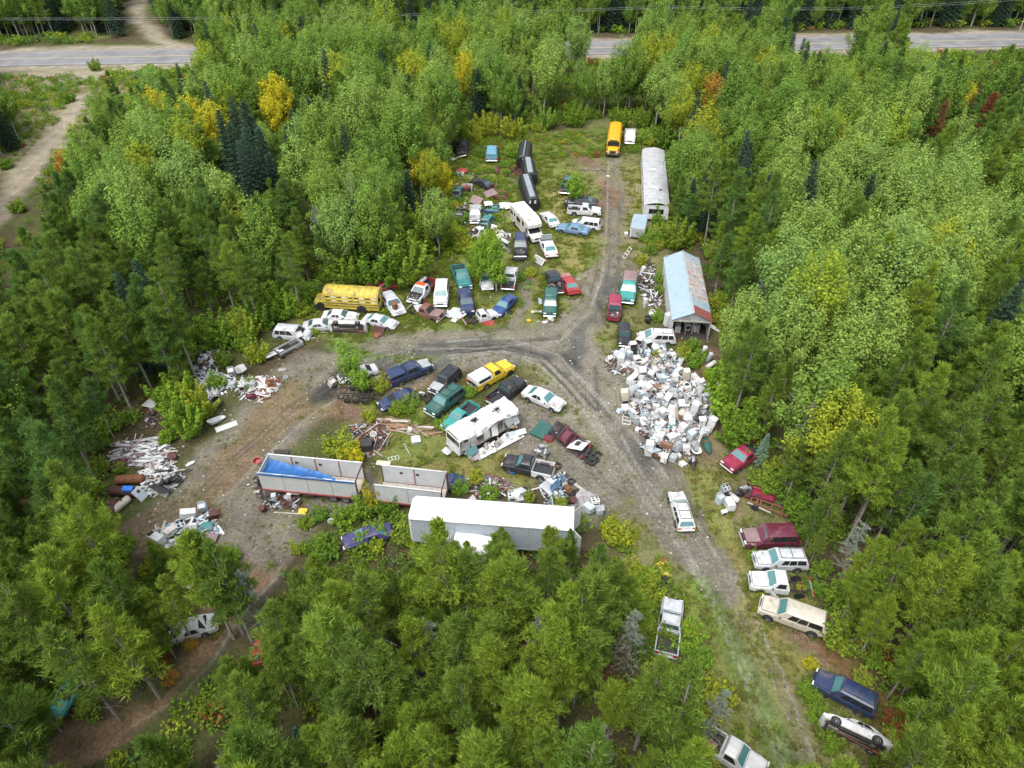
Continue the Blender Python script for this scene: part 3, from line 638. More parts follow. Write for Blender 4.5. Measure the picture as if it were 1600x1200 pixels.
def build_vehicles():
    # --- centre island
    V('pickup_truck', 'pickup', (797,567), (738,600), YELLOW, 'bright yellow pickup truck with a white canopy on its bed', canopy=WHITE, missing=('front_bumper', 'tailgate'), wheels=(0, 0, 1, 1), sink=.1)
    V('pickup_truck', 'pickup', (815,592), (768,628), BLACKP, 'black pickup truck nose to the white sedan, between yellow pickup and wrecked camper', missing=('tailgate',))
    V('sedan', 'sedan', (880,633), (820,607), WHITE, 'white sedan on the gravel east of the black pickup, dark front bumper', glass=TGLASS, missing=('front_bumper',), bumper=PLASTIC, sink=.05)
    V('pickup_truck', 'crew', (672,566), (606,593), NAVY, 'dark blue pickup truck with matching canopy and one front wheel sticking out', canopy=NAVY, hoodmat=GREYP, sink=.05)
    V('suv', 'suv', (680,607), (709,580), BLACKP, 'small black SUV nosed towards the green SUV, crumpled hood', hoodmat=GREYP, crush=.4, nowin=True)
    V('suv', 'suv', (670,644), (719,608), GREENP, 'dark green SUV with teal windshield beside the turquoise pickup', glass=TGLASS, roofrack=True)
    V('pickup_truck', 'small', (696,669), (742,631), TURQ, 'turquoise small pickup truck squeezed against the wrecked white camper', glass=TGLASS)
    V('pickup_truck', 'small', (870,662), (922,702), MAROON, 'stripped dark red pickup lying tipped, white door panel on its side', bumper=PLASTIC, hood='off', roll=R(-38), missing=('tailgate', 'front_bumper'), lift=.12, nowin=True)
    V('pickup_truck', 'pickup', (789,719), (862,735), BLACKP, 'black pickup truck with white bed sides and red trimmed windshield', bedmat=WHITE, glass=TGLASS, missing=('tailgate', 'front_bumper'))
    V('sedan', 'sedan', (529,588), (588,572), WHITE, 'white car half hidden by a leafy sapling, trunk torn open', hood='off', nowin=True, crush=.5, wheels=(1, 0, 1, 0), sink=.12)
    V('hatchback', 'hatch', (607,626), (634,616), NAVY, 'wrecked dark blue hatchback missing its tail, beside yellow-green bushes', hoodmat=NAVY, crush=.6, nowin=True, sink=.15, fit=False)
    # --- second row
    V('coupe', 'coupe', (577,449), (610,443), REDP, 'red coupe in tall weeds behind the faded yellow bus', nowin=True)
    V('sedan', 'sedan', (625,488), (601,455), SLATEB if False else SILVER, 'silver sedan parked at the rear of the faded yellow bus', sink=.1)
    V('pickup_truck', 'pickup', (644,470), (674,437), WHITE, 'pickup truck with white nose, orange roof and red bed', bedmat=REDP, roofmat=ORANGE, hood='off')
    V('pickup_truck', 'pickup', (688,491), (640,476), BROWNP, 'rust brown pickup wreck with its bed gone', nobed=True, wheels=(0, 0, 1, 0), sink=.18, nowin=True)
    V('station_wagon', 'suv', (688,476), (691,443), WHITE, 'white wagon facing the camera beside the orange-roofed pickup', glass=TGLASS)
    V('pickup_truck', 'pickup', (728,449), (715,416), TEAL, 'teal pickup truck with junk heaped in its bed', glass=TGLASS)
    V('suv', 'crew', (731,485), (725,455), NAVY, 'dusty navy pickup with covered bed behind the small white pickup', tonneau=NAVY, missing=('front_bumper',))
    V('pickup_truck', 'small', (769,487), (734,496), WHITE, 'small white pickup with a sunroof facing right beside a red panel', missing=('tailgate',), nobed=True, wheels=(0, 0, 0, 1), sink=.15)
    V('sedan', 'sedan', (762,449), (758,420), WHITE, 'white sedan peeking out from under a light green tree', glass=TGLASS)
    V('pickup_truck', 'pickup', (800,418), (793,449), WHITE, 'white pickup truck with a black bed liner beside a light green tree', missing=('tailgate',))
    V('sedan', 'sedan', (775,488), (801,461), BLUE, 'bright blue sedan with open trunk and one wheel off', wheels=(1, 0, 1, 1), glass=TGLASS)
    V('pickup_truck', 'pickup', (861,423), (872,455), BLACKP, 'black pickup truck with scrap in its bed next to the red sedan', missing=('tailgate',), tonneau=None)
    V('sedan', 'sedan', (880,426), (898,456), REDP, 'faded red sedan parked beside the black pickup', glass=TGLASS, hoodmat=PINKISH)
    V('pickup_truck', 'pickup', (859,490), (861,457), GREENP, 'dark green pickup truck with green canopy and a white drum at its nose', canopy=GREENP, glass=TGLASS)
    V('pickup_truck', 'pickup', (979,471), (985,433), TURQ, 'turquoise pickup truck carrying a pinkish roof load on a rack', canopy=MAUVE)
    V('jeep', 'jeep', (959,498), (961,468), MAGENTA, 'small crimson off-roader with its engine bay stripped open', hood='off', missing=('front_bumper',))
    V('jeep', 'jeep', (976,536), (975,511), BLACKP, 'black jeep parked between gravel track and white minivan', wglass=GLASS)
    V('minivan', 'minivan', (998,524), (1054,526), WHITE, 'white minivan with its sliding door missing in front of the metal shed', glass=TGLASS, missing=('door1', 'door3'), roofrack=True, sink=.06)
    # --- upper lot
    V('sedan', 'sedan', (850,330), (868,351), WHITE, 'white sedan with dark tail trim between motorhome and blue sedan', glass=TGLASS)
    V('sedan', 'sedan', (871,352), (920,360), SLATEB, 'steel blue sedan side on to the camera', glass=TGLASS)
    V('station_wagon', 'minivan', (893,345), (939,351), WHITE, 'white wagon with long dark side windows behind the blue sedan', sink=.1)
    V('pickup_truck', 'pickup', (939,329), (887,326), WHITE, 'white pickup truck with junk filled bed under the black sedan')
    V('sedan', 'sedan', (880,316), (935,321), BLACKP, 'black sedan piled against the white pickup, engine exposed', hood='off', lift=.42, pitch=R(3), wheels=(1, 1, 0, 0))
    V('pickup_truck', 'pickup', (893,274), (883,303), GREENP, 'dark green pickup beside a bright green sapling', nowin=True)
    V('pickup_truck', 'pickup', (984,222), (985,204), WHITE, 'white pickup in bushes beside the bright yellow bus')
    V('sedan', 'sedan', (850,370), (863,399), WHITE, 'white sedan with its hood raised below the motorhome', hood='up', glass=TGLASS)
    V('suv', 'suv', (813,399), (813,370), BLACKP, 'dark navy SUV with hood off below the motorhome', hood='off', roofmat=NAVY)
    V('sedan', 'sedan', (737,279), (768,290), BLACKP, 'black sedan half in weeds at the west side of the upper lot', nowin=False)
    V('pickup_truck', 'pickup', (769,226), (768,253), SKYB, 'light blue pickup truck with canopy in deep brush', canopy=SKYB)
    V('suv', 'suv', (721,247), (728,220), BLACKP, 'burnt black SUV leaning in the far brush', nowin=True, hood='off', crush=.5, roll=R(14))
    V('pickup_truck', 'pickup', (742,345), (743,322), GREYP, 'grey pickup truck with grey bed cover in the packed row', tonneau=GREYP)
    V('pickup_truck', 'small', (741,362), (760,356), OFFW, 'gutted off-white pickup body beside the leafy birch', hood='off', nowin=True, crush=.5, wheels=(0, 0, 0, 0), sink=.25, nobed=True)
    V('sedan', 'hatch', (711,307), (717,291), GREENP, 'dark teal car swallowed by bushes left of the white truck box', nowin=True, crush=.6, wheels=(0, 0, 0, 0), sink=.2)
    V('pickup_truck', 'pickup', (712,348), (722,326), BLACKP, 'burnt black pickup shell in brush left of the grey pickup', hood='off', nowin=True, crush=.8, wheels=(0, 0, 0, 0), sink=.25)
    V('sedan', 'hatch', (752,352), (764,338), TEAL, 'crushed teal car between grey pickup and motorhome', hood='off', nowin=True, crush=.9, wheels=(0, 0, 0, 0), sink=.25, fit=False)
    # --- west row
    V('sedan', 'sedan', (521,503), (482,506), SILVER, 'silver sedan at the western end of the car row', sink=.1)
    V('sedan', 'sedan', (556,492), (506,490), WHITE, 'white sedan directly in front of the faded yellow bus', sink=.05)
    V('sedan', 'sedan', (618,505), (570,494), SILVER, 'silver sedan with teal windshield behind the overturned car', glass=TGLASS, sink=.05)
    V('sedan', 'sedan', (519,512), (571,513), WHITE, 'white car lying on its side showing a black underbody', side=1, wheels=(1, 1, 1, 1), zz=.5)
    V('station_wagon', 'minivan', (476,519), (437,516), SILVER, 'silver wagon without side glass at the brushy west edge', nowin=True, sink=.2)
    # --- east row, from the top
    V('station_wagon', 'wagon', (1057,768), (1073,823), WHITE, 'white station wagon alone on the gravel track', glass=TGLASS, roofrack=True)
    V('pickup_truck', 'pickup', (1144,723), (1181,700), MAGENTA, 'crimson pickup truck with chrome bumper backed into the trees', glass=TGLASS)
    V('suv', 'suv', (1160,839), (1245,837), MAROON, 'maroon SUV with crumpled front end', crush=.9, hoodmat=MAUVE, nowin=False)
    V('suv', 'suv', (1187,873), (1252,874), SILVER, 'silver SUV between the maroon SUV and a white pickup cab', glass=TGLASS, roofrack=True)
    V('pickup_truck', 'pickup', (1173,905), (1268,915), WHITE, 'white pickup truck with open door and no bed', nobed=True, open_door=True, glass=TGLASS, wheels=(1, 1, 0, 0))
    V('suv', 'longsuv', (1193,943), (1287,977), BEIGE, 'long beige SUV, the southernmost of the packed east row', glass=TGLASS, bumper=BEIGE)
    V('suv', 'suv', (1277,1058), (1366,1104), NAVY, 'dark blue SUV beside the white car on its side', glass=TGLASS, roofrack=True, bumper=NAVY)
    V('sedan', 'sedan', (1290,1124), (1380,1166), WHITE, 'white car tipped on its side in bushes by the grassy track', side=1, zz=.6)
    V('pickup_truck', 'pickup', (1181,1198), (1102,1150), WHITE, 'white pickup truck cut by the bottom edge of the photo', glass=TGLASS, hoodmat=WHITE)
    V('pickup_truck', 'pickup', (1050,952), (1043,1004), SILVER, 'silver pickup truck at the edge of the pines west of the grassy track', glass=GLASS)
    # --- half hidden in the pines
    V('sedan', 'sedan', (550,842), (597,829), PURPLE, 'purple-blue sedan under pine branches below the open trailers', glass=TGLASS)
    V('sedan', 'sedan', (355,1195), (381,1138), DSLATE, 'grey-blue car hidden under pines at the bottom edge', nowin=True)
    V('sedan', 'sedan', (270,985), (309,974), WHITE, 'pale car wreck under trees beside the brown path', hood='off', crush=.8, nowin=True, sink=.2)
    V('sedan', 'hatch', (101,1088), (122,1062), TURQ, 'teal car hidden in the bottom left pines', nowin=True, sink=.1)
# ------------------------------------------------------------------ big things of the yard
def frame2(a, b, za, zb=None):
    """mid point, yaw, length from two photo points (front, rear) at height z"""
    A, B = G(*a, za), G(*b, za if zb is None else zb); d = A - B
    return Vector(((A.x + B.x) / 2, (A.y + B.y) / 2, 0)), math.atan2(d.y, d.x), Vector((d.x, d.y, 0)).length
def loft_x(rows, caps=True):
    mb = MB(); n = len(rows[0]); vs = [p for r in rows for p in r]
    fs = [(i * n + k, i * n + (k + 1) % n, (i + 1) * n + (k + 1) % n, (i + 1) * n + k) for i in range(len(rows) - 1) for k in range(n)]
    if caps: fs += [tuple(range(n))[::-1], tuple(range((len(rows) - 1) * n, len(rows) * n))]
    return mb.add(vs, fs)
def school_bus(loc, yaw, L, col, label, rims=STEEL, old=False):
    e = thing('school_bus', label, 'bus', loc, (0, 0, yaw), 'school buses')
    Wd, x0, x1 = 1.2, -L / 2, L / 2 - 1.35
    prof = [(Wd, .55), (Wd, 1.95), (Wd * .95, 2.45), (Wd * .78, 2.75), (Wd * .45, 2.9), (0, 2.95)]
    def row(x, k=1., dz=0): return [(x, y * k, z + (dz if z > 2 else 0)) for y, z in prof] + [(x, -y * k, z + (dz if z > 2 else 0)) for y, z in prof[-2::-1]]
    ob('body', loft_x([row(x0, .96, -.1), row(x0 + .15), row(x1 - .1), row(x1, .97, -.08)]), col, e, smooth=30)
    n = int((x1 - x0) / .78)
    for k in range(n + 1):
        x = x0 + .2 + k * (x1 - x0 - .4) / n
        mb = MB(); P = []
        for xx in (x - .035, x + .035): P.append([(xx, y * 1.004, z + .012) for y, z in prof[1:]] + [(xx, -y * 1.004, z + .012) for y, z in prof[-2:0:-1]])
        mb.grid(P, 0, .03); ob('roof_rib', mb, col, e)
    for s in (1, -1):
        for k in range(n):
            a = x0 + .22 + k * (x1 - x0 - .5) / n; b = a + (x1 - x0 - .5) / n - .1
            q = [(a, s * Wd, 1.62), (b, s * Wd, 1.62), (b, s * Wd * .965, 2.3), (a, s * Wd * .965, 2.3)]
            if s > 0: q = [q[1], q[0], q[3], q[2]]
            ob('side_window', panel(q, 0, 1, .03, 1, .01), WHITEM if old and (k * 7 + s) % 5 in (0, 1) else DGLASS, e, label='boarded window' if old and (k * 7 + s) % 5 in (0, 1) else None)
        for z in (1.35, 1.0): ob('rub_rail', MB().box(((x0 + x1) / 2, s * (Wd + .015), z), (x1 - x0 - .1, .04, .07)), PLASTIC, e)
    ob('windshield', panel([(x1, -Wd * .9, 1.6), (x1, Wd * .9, 1.6), (x1, Wd * .8, 2.45), (x1, -Wd * .8, 2.45)], 0, 1, 0, 1, .015), DGLASS, e)
    ob('destination_panel', MB().cbox((x1 + .02, 0, 2.6), (.08, 1.3, .18), .02), PLASTIC, e)
    for yy in (-.62, .62): ob('rear_window', panel([(x0, yy + .4, 1.5), (x0, yy - .4, 1.5), (x0, yy - .36, 2.3), (x0, yy + .36, 2.3)], 0, 1, 0, 1, .03), DGLASS, e)
    ob('rear_door', MB().cbox((x0 - .01, 0, 1.45), (.05, .6, 1.7), .02), col, e)
    hx = L / 2
    ob('hood', loft_x([[(x, y * k, z - d) for y, z in ((.98, .6), (1.02, 1.1), (.9, 1.4), (.5, 1.52), (0, 1.55), (-.5, 1.52), (-.9, 1.4), (-1.02, 1.1), (-.98, .6))] for x, k, d in ((x1 - .02, 1, 0), (hx - .35, .94, .06), (hx - .05, .86, .14))]), col, e, smooth=35)
    ob('grille', MB().cbox((hx - .02, 0, 1.02), (.08, 1.05, .5), .03), PLASTIC, e)
    for s in (1, -1):
        ob('headlight', MB().cyl((hx - .08, s * .72, 1.02), (hx, s * .72, 1.02), .11, n=12), LAMP, e)
        ob('fender', MB().cbox((hx - .75, s * 1.02, .95), (1.0, .3, .3), .1), col, e); ob('side_mirror', MB().cbox((x1 + .25, s * 1.35, 1.9), (.06, .2, .3), .03), PLASTIC, e)
        ob('taillight', MB().cyl((x0 - .03, s * .95, 1.2), (x0 + .02, s * .95, 1.2), .09, n=10), TAIL, e)
        for x in (hx - .85, x0 + 2.2):
            ob('wheel_arch', MB().cyl((x, s * 1.0, .6), (x, s * 1.21, .6), .62, n=18), DARK, e); add_wheel(e, x, s * 1.1, .48, .48, rims)
    ob('front_bumper', MB().cbox((hx + .05, 0, .6), (.18, 2.3, .28), .05), PLASTIC, e); ob('rear_bumper', MB().cbox((x0 - .08, 0, .6), (.18, 2.3, .25), .05), PLASTIC, e)
    return e
def build_big():
    # ---- school buses
    A = G(957, 240, .8); B = G(963, 190, 2.9); d = (A - B); d.z = 0; L = d.length
    school_bus(Vector(((A.x + B.x) / 2, (A.y + B.y) / 2, 0)), math.atan2(d.y, d.x), min(L, 10.2), BUSYEL, 'bright yellow school bus parked nose out at the north end of the lot')
    c, yaw, L = frame2((499, 468), (591, 474), .9)
    school_bus(c, yaw, 8.4, OLDYEL, 'faded yellow school bus with missing windows and rust streaked roof', old=True)
    # ---- class C motorhome
    c, yaw, L = frame2((843, 362), (806, 322), 2.2); e = thing('motorhome', 'white motorhome with a sleeping bunk over the cab in the upper lot', 'motorhome', c, (0, 0, yaw))
    L = 7.8; x0 = -L / 2
    ob('body', MB().cbox((x0 + 2.8, 0, 1.75), (5.6, 2.35, 2.5), .12), OFFW, e, smooth=40)
    ob('roof', MB().cbox((x0 + 2.8, 0, 3.02), (5.5, 2.25, .06), .03), ROOFW, e)
    ob('cab_over_bunk', MB().add([(x0 + 5.5, y, z) for y, z in ((-1.16, 2.0), (1.16, 2.0), (1.16, 2.96), (-1.16, 2.96))] + [(x0 + 6.8, y, z) for y, z in ((-1.05, 2.1), (1.05, 2.1), (1.05, 2.6), (-1.05, 2.6))], [(0, 3, 2, 1), (4, 5, 6, 7), (0, 1, 5, 4), (1, 2, 6, 5), (2, 3, 7, 6), (3, 0, 4, 7)]), OFFW, e)
    ob('cab', MB().add([(x0 + 5.5, y, z) for y, z in ((-1, .6), (1, .6), (1, 2.0), (-1, 2.0))] + [(x0 + 6.9, y, z) for y, z in ((-.98, .6), (.98, .6), (.98, 1.2), (-.98, 1.2))] + [(x0 + 7.8, y, z) for y, z in ((-.9, .55), (.9, .55), (.9, 1.02), (-.9, 1.02))],
        [(0, 3, 2, 1), (0, 1, 5, 4), (1, 2, 6, 5), (2, 3, 7, 6), (3, 0, 4, 7), (4, 5, 9, 8), (5, 6, 10, 9), (6, 7, 11, 10), (7, 4, 8, 11), (8, 9, 10, 11)]), OFFW, e)
    ob('windshield', panel([(x0 + 6.9, -.95, 1.2), (x0 + 6.9, .95, 1.2), (x0 + 5.75, .95, 1.97), (x0 + 5.75, -.95, 1.97)], .04, .96, .06, .9, .015), DGLASS, e)
    ob('grille', MB().cbox((x0 + 7.8, 0, .8), (.05, 1.0, .25), .02), PLASTIC, e); ob('front_bumper', MB().cbox((x0 + 7.88, 0, .5), (.14, 1.9, .2), .04), CHROME, e)
    for s in (1, -1):
        ob('headlight', MB().cbox((x0 + 7.78, s * .72, .82), (.08, .25, .2), .03), LAMP, e)
        for (xa, xb, z0, z1) in ((.3, 1.2, 1.7, 2.3), (1.6, 2.1, 1.9, 2.3), (2.6, 3.9, 1.6, 2.35), (4.6, 5.3, 1.8, 2.4)):
            ob('window', MB().cbox((x0 + (xa + xb) / 2, s * 1.18, (z0 + z1) / 2), (xb - xa, .04, z1 - z0), .02), DGLASS, e)
        for z in (1.35, 1.2): ob('trim_stripe', MB().box((x0 + 2.8, s * 1.179, z), (5.4, .02, .06)), MAUVE, e)
        ob('cab_window', panel([(x0 + 5.6, s * 1., 1.15), (x0 + 6.6, s * .985, 1.15), (x0 + 6.0, s * 1., 1.8), (x0 + 5.6, s * 1., 1.8)][::(-1 if s > 0 else 1)], .05, .95, .05, .95, .012), DGLASS, e)
        for x in (x0 + 1.9, x0 + 6.9): ob('wheel_arch', MB().cyl((x, s * .9, .5), (x, s * (1.185 if x < 0 else 1.0), .5), .5, n=16), DARK, e); add_wheel(e, x, s * (1.08 if x < 0 else .92), .38, .38)
    ob('entry_door', MB().cbox((x0 + 4.25, 1.19, 1.5), (.62, .04, 1.8), .02), WHITEM, e)
    for x, y in ((.8, .3), (3.0, -.2)): ob('roof_vent', MB().cbox((x0 + x, y, 3.1), (.5, .5, .14), .04), WHITEM, e)
    ob('air_conditioner', MB().cbox((x0 + 4.2, .1, 3.16), (.9, .7, .26), .08), CREAM, e)
    for x in (1.2, 2.1, 3.6, 4.9): ob('roof_seam', MB().box((x0 + x, 0, 3.054), (.05, 2.2, .015)), GREYP, e)
    # ---- wrecked white camper
    c, yaw, L = frame2((708, 690), (799, 640), 1.6); e = thing('wrecked_camper', 'wrecked white camper bus with burnt roof holes and one wall torn off', 'camper', c, (0, 0, yaw)); e.scale = (1, -1, 1); L = 7.4; x0 = -L / 2
    # two roof halves with ragged holes, and panels
    rr = random.Random(3); holes = [(x0 + 1.9, .0, .36), (x0 + 4.6, .2, .42)]
    def roofpt(x, y): return (x, y, 2.55 + .12 * (1 - (y / 1.2) ** 2) + .05 * math.sin(x * 2.1 + y * 3) - .55 * max(0, (-y - .35) / .85) ** 2 * (.7 + .5 * math.sin(x * 1.3)) + .04 * math.sin(x * 6.3 + y * 5))
    for xa, xb in ((x0, x0 + 3.1), (x0 + 3.13, x0 + L)):
        nx, ny = 22, 16; X = np.linspace(xa, xb, nx); Y = np.linspace(-1.2, 1.2, ny); mb = MB(); vs = [roofpt(x, y) for x in X for y in Y]; fs = []
        for i in range(nx - 1):
            for j in range(ny - 1):
                cx, cy = (X[i] + X[i + 1]) / 2, (Y[j] + Y[j + 1]) / 2
                if any(math.hypot(cx - hx, cy - hy) < hr * (.75 + .5 * rr.random()) for hx, hy, hr in holes): continue
                fs.append((i * ny + j, i * ny + j + 1, (i + 1) * ny + j + 1, (i + 1) * ny + j))
        mb.add(vs, fs); n0 = len(mb.v); mb.v += [(x, y, z - .05) for x, y, z in vs]; mb.f += [[n0 + k for k in f[::-1]] for f in fs]; mb.m += [0] * len(fs)
        ob('roof_panel', mb, paint('chalk_white', (.52, .53, .54), .35), e)
    for hx, hy, hr in holes:
        mb = MB()
        for k in range(90):
            a = rr.random() * 6.28; q = hr * (.75 + 1.9 * rr.random() ** 1.8); x, y = hx + math.cos(a) * q, hy + math.sin(a) * q * .8
            mb.box((x, y, roofpt(x, y)[2] + .02), (rr.uniform(.03, .15), rr.uniform(.03, .1), .02), k % 3, (rr.uniform(-.15, .15), rr.uniform(-.2, .2), rr.random() * 3))
        ob('charred_edge', mb.mesh('charred_edge', None, 3), [FRAMEM, GREYP, WHITE2], e)
    ob('floor', MB().box((0, 0, .65), (L - .1, 2.3, .12)), WOODG, e); ob('far_wall', MB().cbox((0, 1.17, 1.55), (L, .06, 1.9), .02), WHITE, e)
    ob('front_wall', MB().cbox((-x0 - .03, 0, 1.5), (.08, 2.3, 1.7), .03), WHITE, e); ob('rear_wall', MB().cbox((x0 + .03, 0, 1.55), (.06, 2.3, 1.9), .02), WHITE, e)
    ob('windshield', MB().cbox((-x0 + .02, 0, 1.85), (.05, 2.0, .6), .02), DGLASS, e); ob('front_bumper', MB().cbox((-x0 + .1, 0, .6), (.18, 2.3, .25), .05), CHROME, e)
    for k in range(9): ob('wall_stud', MB().box((x0 + .3 + k * .86, -1.12 - rr.uniform(0, .12), 1.55), (.06, .06, 1.8), 0, (rr.uniform(-.1, .25), rr.uniform(-.12, .12), 0)), WOODG, e)
    for k in (0, 1, 3, 4, 6, 7):
        x = x0 + .5 + k * .9; ob('hanging_panel', MB().cbox((x, -1.2 - rr.uniform(.0, .12), rr.uniform(1.35, 1.75)), (rr.uniform(.65, .95), .04, rr.uniform(.9, 1.35)), .01, 0, (R(rr.uniform(-42, -4)), rr.uniform(-.35, .35), rr.uniform(-.2, .2))), rr.choice([WHITE, ALUW, GREYP, PALEB]), e)
    for k in range(7):
        x = x0 + .6 + k * .95; ob('torn_panel', MB().cbox((x, -1.75 - rr.uniform(0, .6), rr.uniform(.3, .6)), (rr.uniform(.6, 1.2), .04, rr.uniform(.5, 1.0)), .01, 0, (R(-rr.uniform(45, 80)), rr.uniform(-.25, .25), rr.uniform(-.5, .5))), rr.choice([WHITE, ALUW, PALEB, GREYTP]), e)
    ob('fallen_wall', MB().cbox((x0 + 3.3, -2.25, .25), (5.6, .06, .8), .02, 0, (R(-74), 0, R(3))), WHITE, e); ob('window_frame', MB().cbox((-x0 - 1.0, -1.75, 1.0), (1.3, .06, .8), .02, 0, (R(-35), 0, 0)), TGLASS, e)
    for x in (x0 + 1.4, -x0 - 1.5):
        for s in (1, -1): add_wheel(e, x, s * 1.0, .4, .4)
    for k in range(40):
        ob('insulation', MB().cbox((x0 + rr.uniform(.5, 7), -1.2 - rr.random() * 1.3, rr.uniform(.1, .9)), (rr.uniform(.15, .5), rr.uniform(.1, .35), rr.uniform(.05, .3)), .03, 0, (rr.random(), rr.random(), rr.random() * 3)), rr.choice([WHITEM, ALUW, CREAM, GREYTP, WOODB]), e)
    # ---- white semi trailer
    A, B = G(645, 793, 4.0), G(897, 811, 4.0); d = B - A; yaw = math.atan2(d.y, d.x); L = d.length
    e = thing('semi_trailer', 'long white box semi trailer with pale grey side, nose pointing west', 'semi trailer', (((A.x + B.x) / 2), (A.y + B.y) / 2, 0), (0, 0, yaw)); L = max(L, 13.6); x0 = -L / 2; w = 1.28
    ob('roof', MB().cbox((0, 0, 4.0), (L, 2 * w, .08), .03), ROOFW, e)
    for k in range(1, 12): ob('roof_seam', MB().box((x0 + k * L / 12, 0, 4.042), (.05, 2 * w - .05, .012)), WHITE2, e)
    npl = 11; cor = mat('grey_side', (.36, .41, .46), .45, .2, .06, 2, .18, (.35, .35, .35))
    for s in (1, -1):
        for k in range(npl):
            a = x0 + k * L / npl; ob('side_panel', MB().box((a + L / npl / 2, s * (w - .03), 2.55), (L / npl - .02, .05, 2.78)), cor, e)
            
        for k in range(10): ob('corrugation', MB().box((0, s * (w - .002), 1.35 + k * .26), (L - .06, .02, .05)), cor, e)
        ob('top_rail', MB().box((0, s * (w + .003), 3.95), (L, .05, .16)), GREYP, e); ob('bottom_rail', MB().box((0, s * (w + .003), 1.1), (L, .06, .16)), GREYP, e)
    ob('floor', MB().box((0, 0, 1.13), (L - .1, 2 * w - .1, .1)), FRAMEM, e)
    nose = loft_x([[(x, y * k, z) for y, z in ((w, 1.1), (w, 3.9), (w - .12, 4.02), (-w + .12, 4.02), (-w, 3.9), (-w, 1.1))] for x, k in ((x0 + .02, 1), (x0 - .12, .93), (x0 - .2, .78))]); nose.f = [f[::-1] for f in nose.f]
    ob('nose', nose, WHITE, e, smooth=40); ob('nose_panel', MB().cbox((x0 - .21, 0, 2.6), (.05, 1.6, 2.2), .04), DARK, e)
    for s in (1, -1): ob('rear_door', MB().cbox((-x0 + .25, s * (w + .02), 2.5), (1.2, .05, 2.7), .015, 0, (0, 0, R(s * 50))), ALUW, e)
    ob('cargo_space', MB().box((-x0 - .2, 0, 2.5), (.03, 2.4, 2.7)), DARK, e)
    for x in (-x0 - 1.2, -x0 - 2.5):
        for s in (1, -1):
            for q in (.0, .26): add_wheel(e, x, s * (w - .16 - q), .5, .5)
        ob('axle', MB().cyl((x, -1.1, .5), (x, 1.1, .5), .08, n=8), FRAMEM, e)
    for s in (1, -1): ob('landing_leg', MB().box((x0 + 2.6, s * .8, .55), (.14, .14, 1.1)), FRAMEM, e)
    # ---- open topped trailers
    def open_trailer(a, b, L, label, tarp, legs=True):
        A, B = G(*a, 3.2), G(*b, 3.2); d = B - A; yaw = math.atan2(d.y, d.x); e = thing('open_top_trailer', label, 'trailer', ((A.x + B.x) / 2, (A.y + B.y) / 2, 0), (0, 0, yaw), 'open topped trailers'); x0 = -L / 2; w = 1.2; zb = 1.05
        pw = mat('trailer_white', (.41, .43, .44), .5, 0, .08, 1.6, .35, (.4, .38, .34)); red = mat('faded_red_steel', (.3, .08, .07), .6, .1, .2, 4, .4, (.2, .12, .1)); tk = .5
        n = 2 if L < 8 else 4
        ob('floor', MB().box((0, 0, zb), (L, 2 * w - .3, .1)), WOODG, e)
        for s in (1, -1):
            for k in range(n):
                xx = x0 + (k + .5) * L / n; ob('wall_panel', MB().cbox((xx, s * (w - .02), (3.2 + zb) / 2), (L / n - .03, .07, 3.2 - zb), .01), pw, e)
            ob('top_rail', MB().cbox((0, s * w, 3.22), (L + .05, .12, .1), .02), WHITE if s > 0 else pw, e); ob('bottom_rail', MB().box((0, s * (w + .002), zb - .02), (L, .1, .2)), red, e)
            for k in range(n + 1): ob('wall_post', MB().box((x0 + k * L / n, s * (w - .07) , (3.2 + zb) / 2), (.07, .1, 3.2 - zb)), FRAMEM if k in (0, n) else red, e)
        for k in range(2): ob('vent_hatch', MB().box((x0 + L * (.3 + .25 * k), w - .075, 2.5), (.3, .05, .22)), FRAMEM, e)
        for s in (1, -1): ob('end_post', MB().box((-x0 + .04, s * (w - .05), 2.1), (.12, .12, 2.2)), RUSTDK, e)
        ob('end_beam', MB().box((-x0 + .04, 0, 3.2), (.1, 2.3, .1)), RUSTDK, e); ob('end_beam', MB().box((-x0 + .04, 0, zb + .1), (.1, 2.3, .14)), RUSTDK, e)
        if legs: ob('front_wall', MB().box((x0 + .04, 0, 2.1), (.06, 2.3, 2.1)), pw, e)
        if tarp:
            P = []
            for i, u in enumerate(np.linspace(0, 1, 60)):
                x = x0 + .06 + u * (L * .8); row = []
                for j, v in enumerate(np.linspace(0, 1, 22)):
                    y = -w - .06 + v * (2.15 * (1 - u) ** .75 + .12); row.append((x, y, 3.31 - .55 * math.sin(v * math.pi) * (1 - u) * 1.0 - .5 * v * (1 - u) + .03 * math.sin(x * 4 + y * 3) + .015 * math.sin(x * 7 - y * 3 + math.sin(x * 1.7) * 2) + .03 * math.sin(x * 1.3 + y * 4)))
                P.append(row)
            mb = MB(); mb.grid(P, 0, .02); ob('tarpaulin', mb, TARP, e, smooth=60)
            ob('tarp_hem', MB().cbox((0, -w - .085, 3.16), (L - .2, .05, .22), .02), TARP, e)
        ob('beam', MB().box((0, 0, .85), (L - .3, .8, .25)), red, e)
        for x in ((-x0 - 1.3, -x0 - 2.5) if L > 8 else (-x0 - 1.4,)):
            for s in (1, -1): add_wheel(e, x, s * (w - .2), .5, .5)
        for s in (1, -1):
            ob('landing_leg', MB().box((x0 + 1.7, s * .8, .5), (.14, .14, 1.0)), FRAMEM, e); ob('landing_foot', MB().cbox((x0 + 1.7, s * .8, .05), (.4, .4, .08), .02), RUSTM, e)
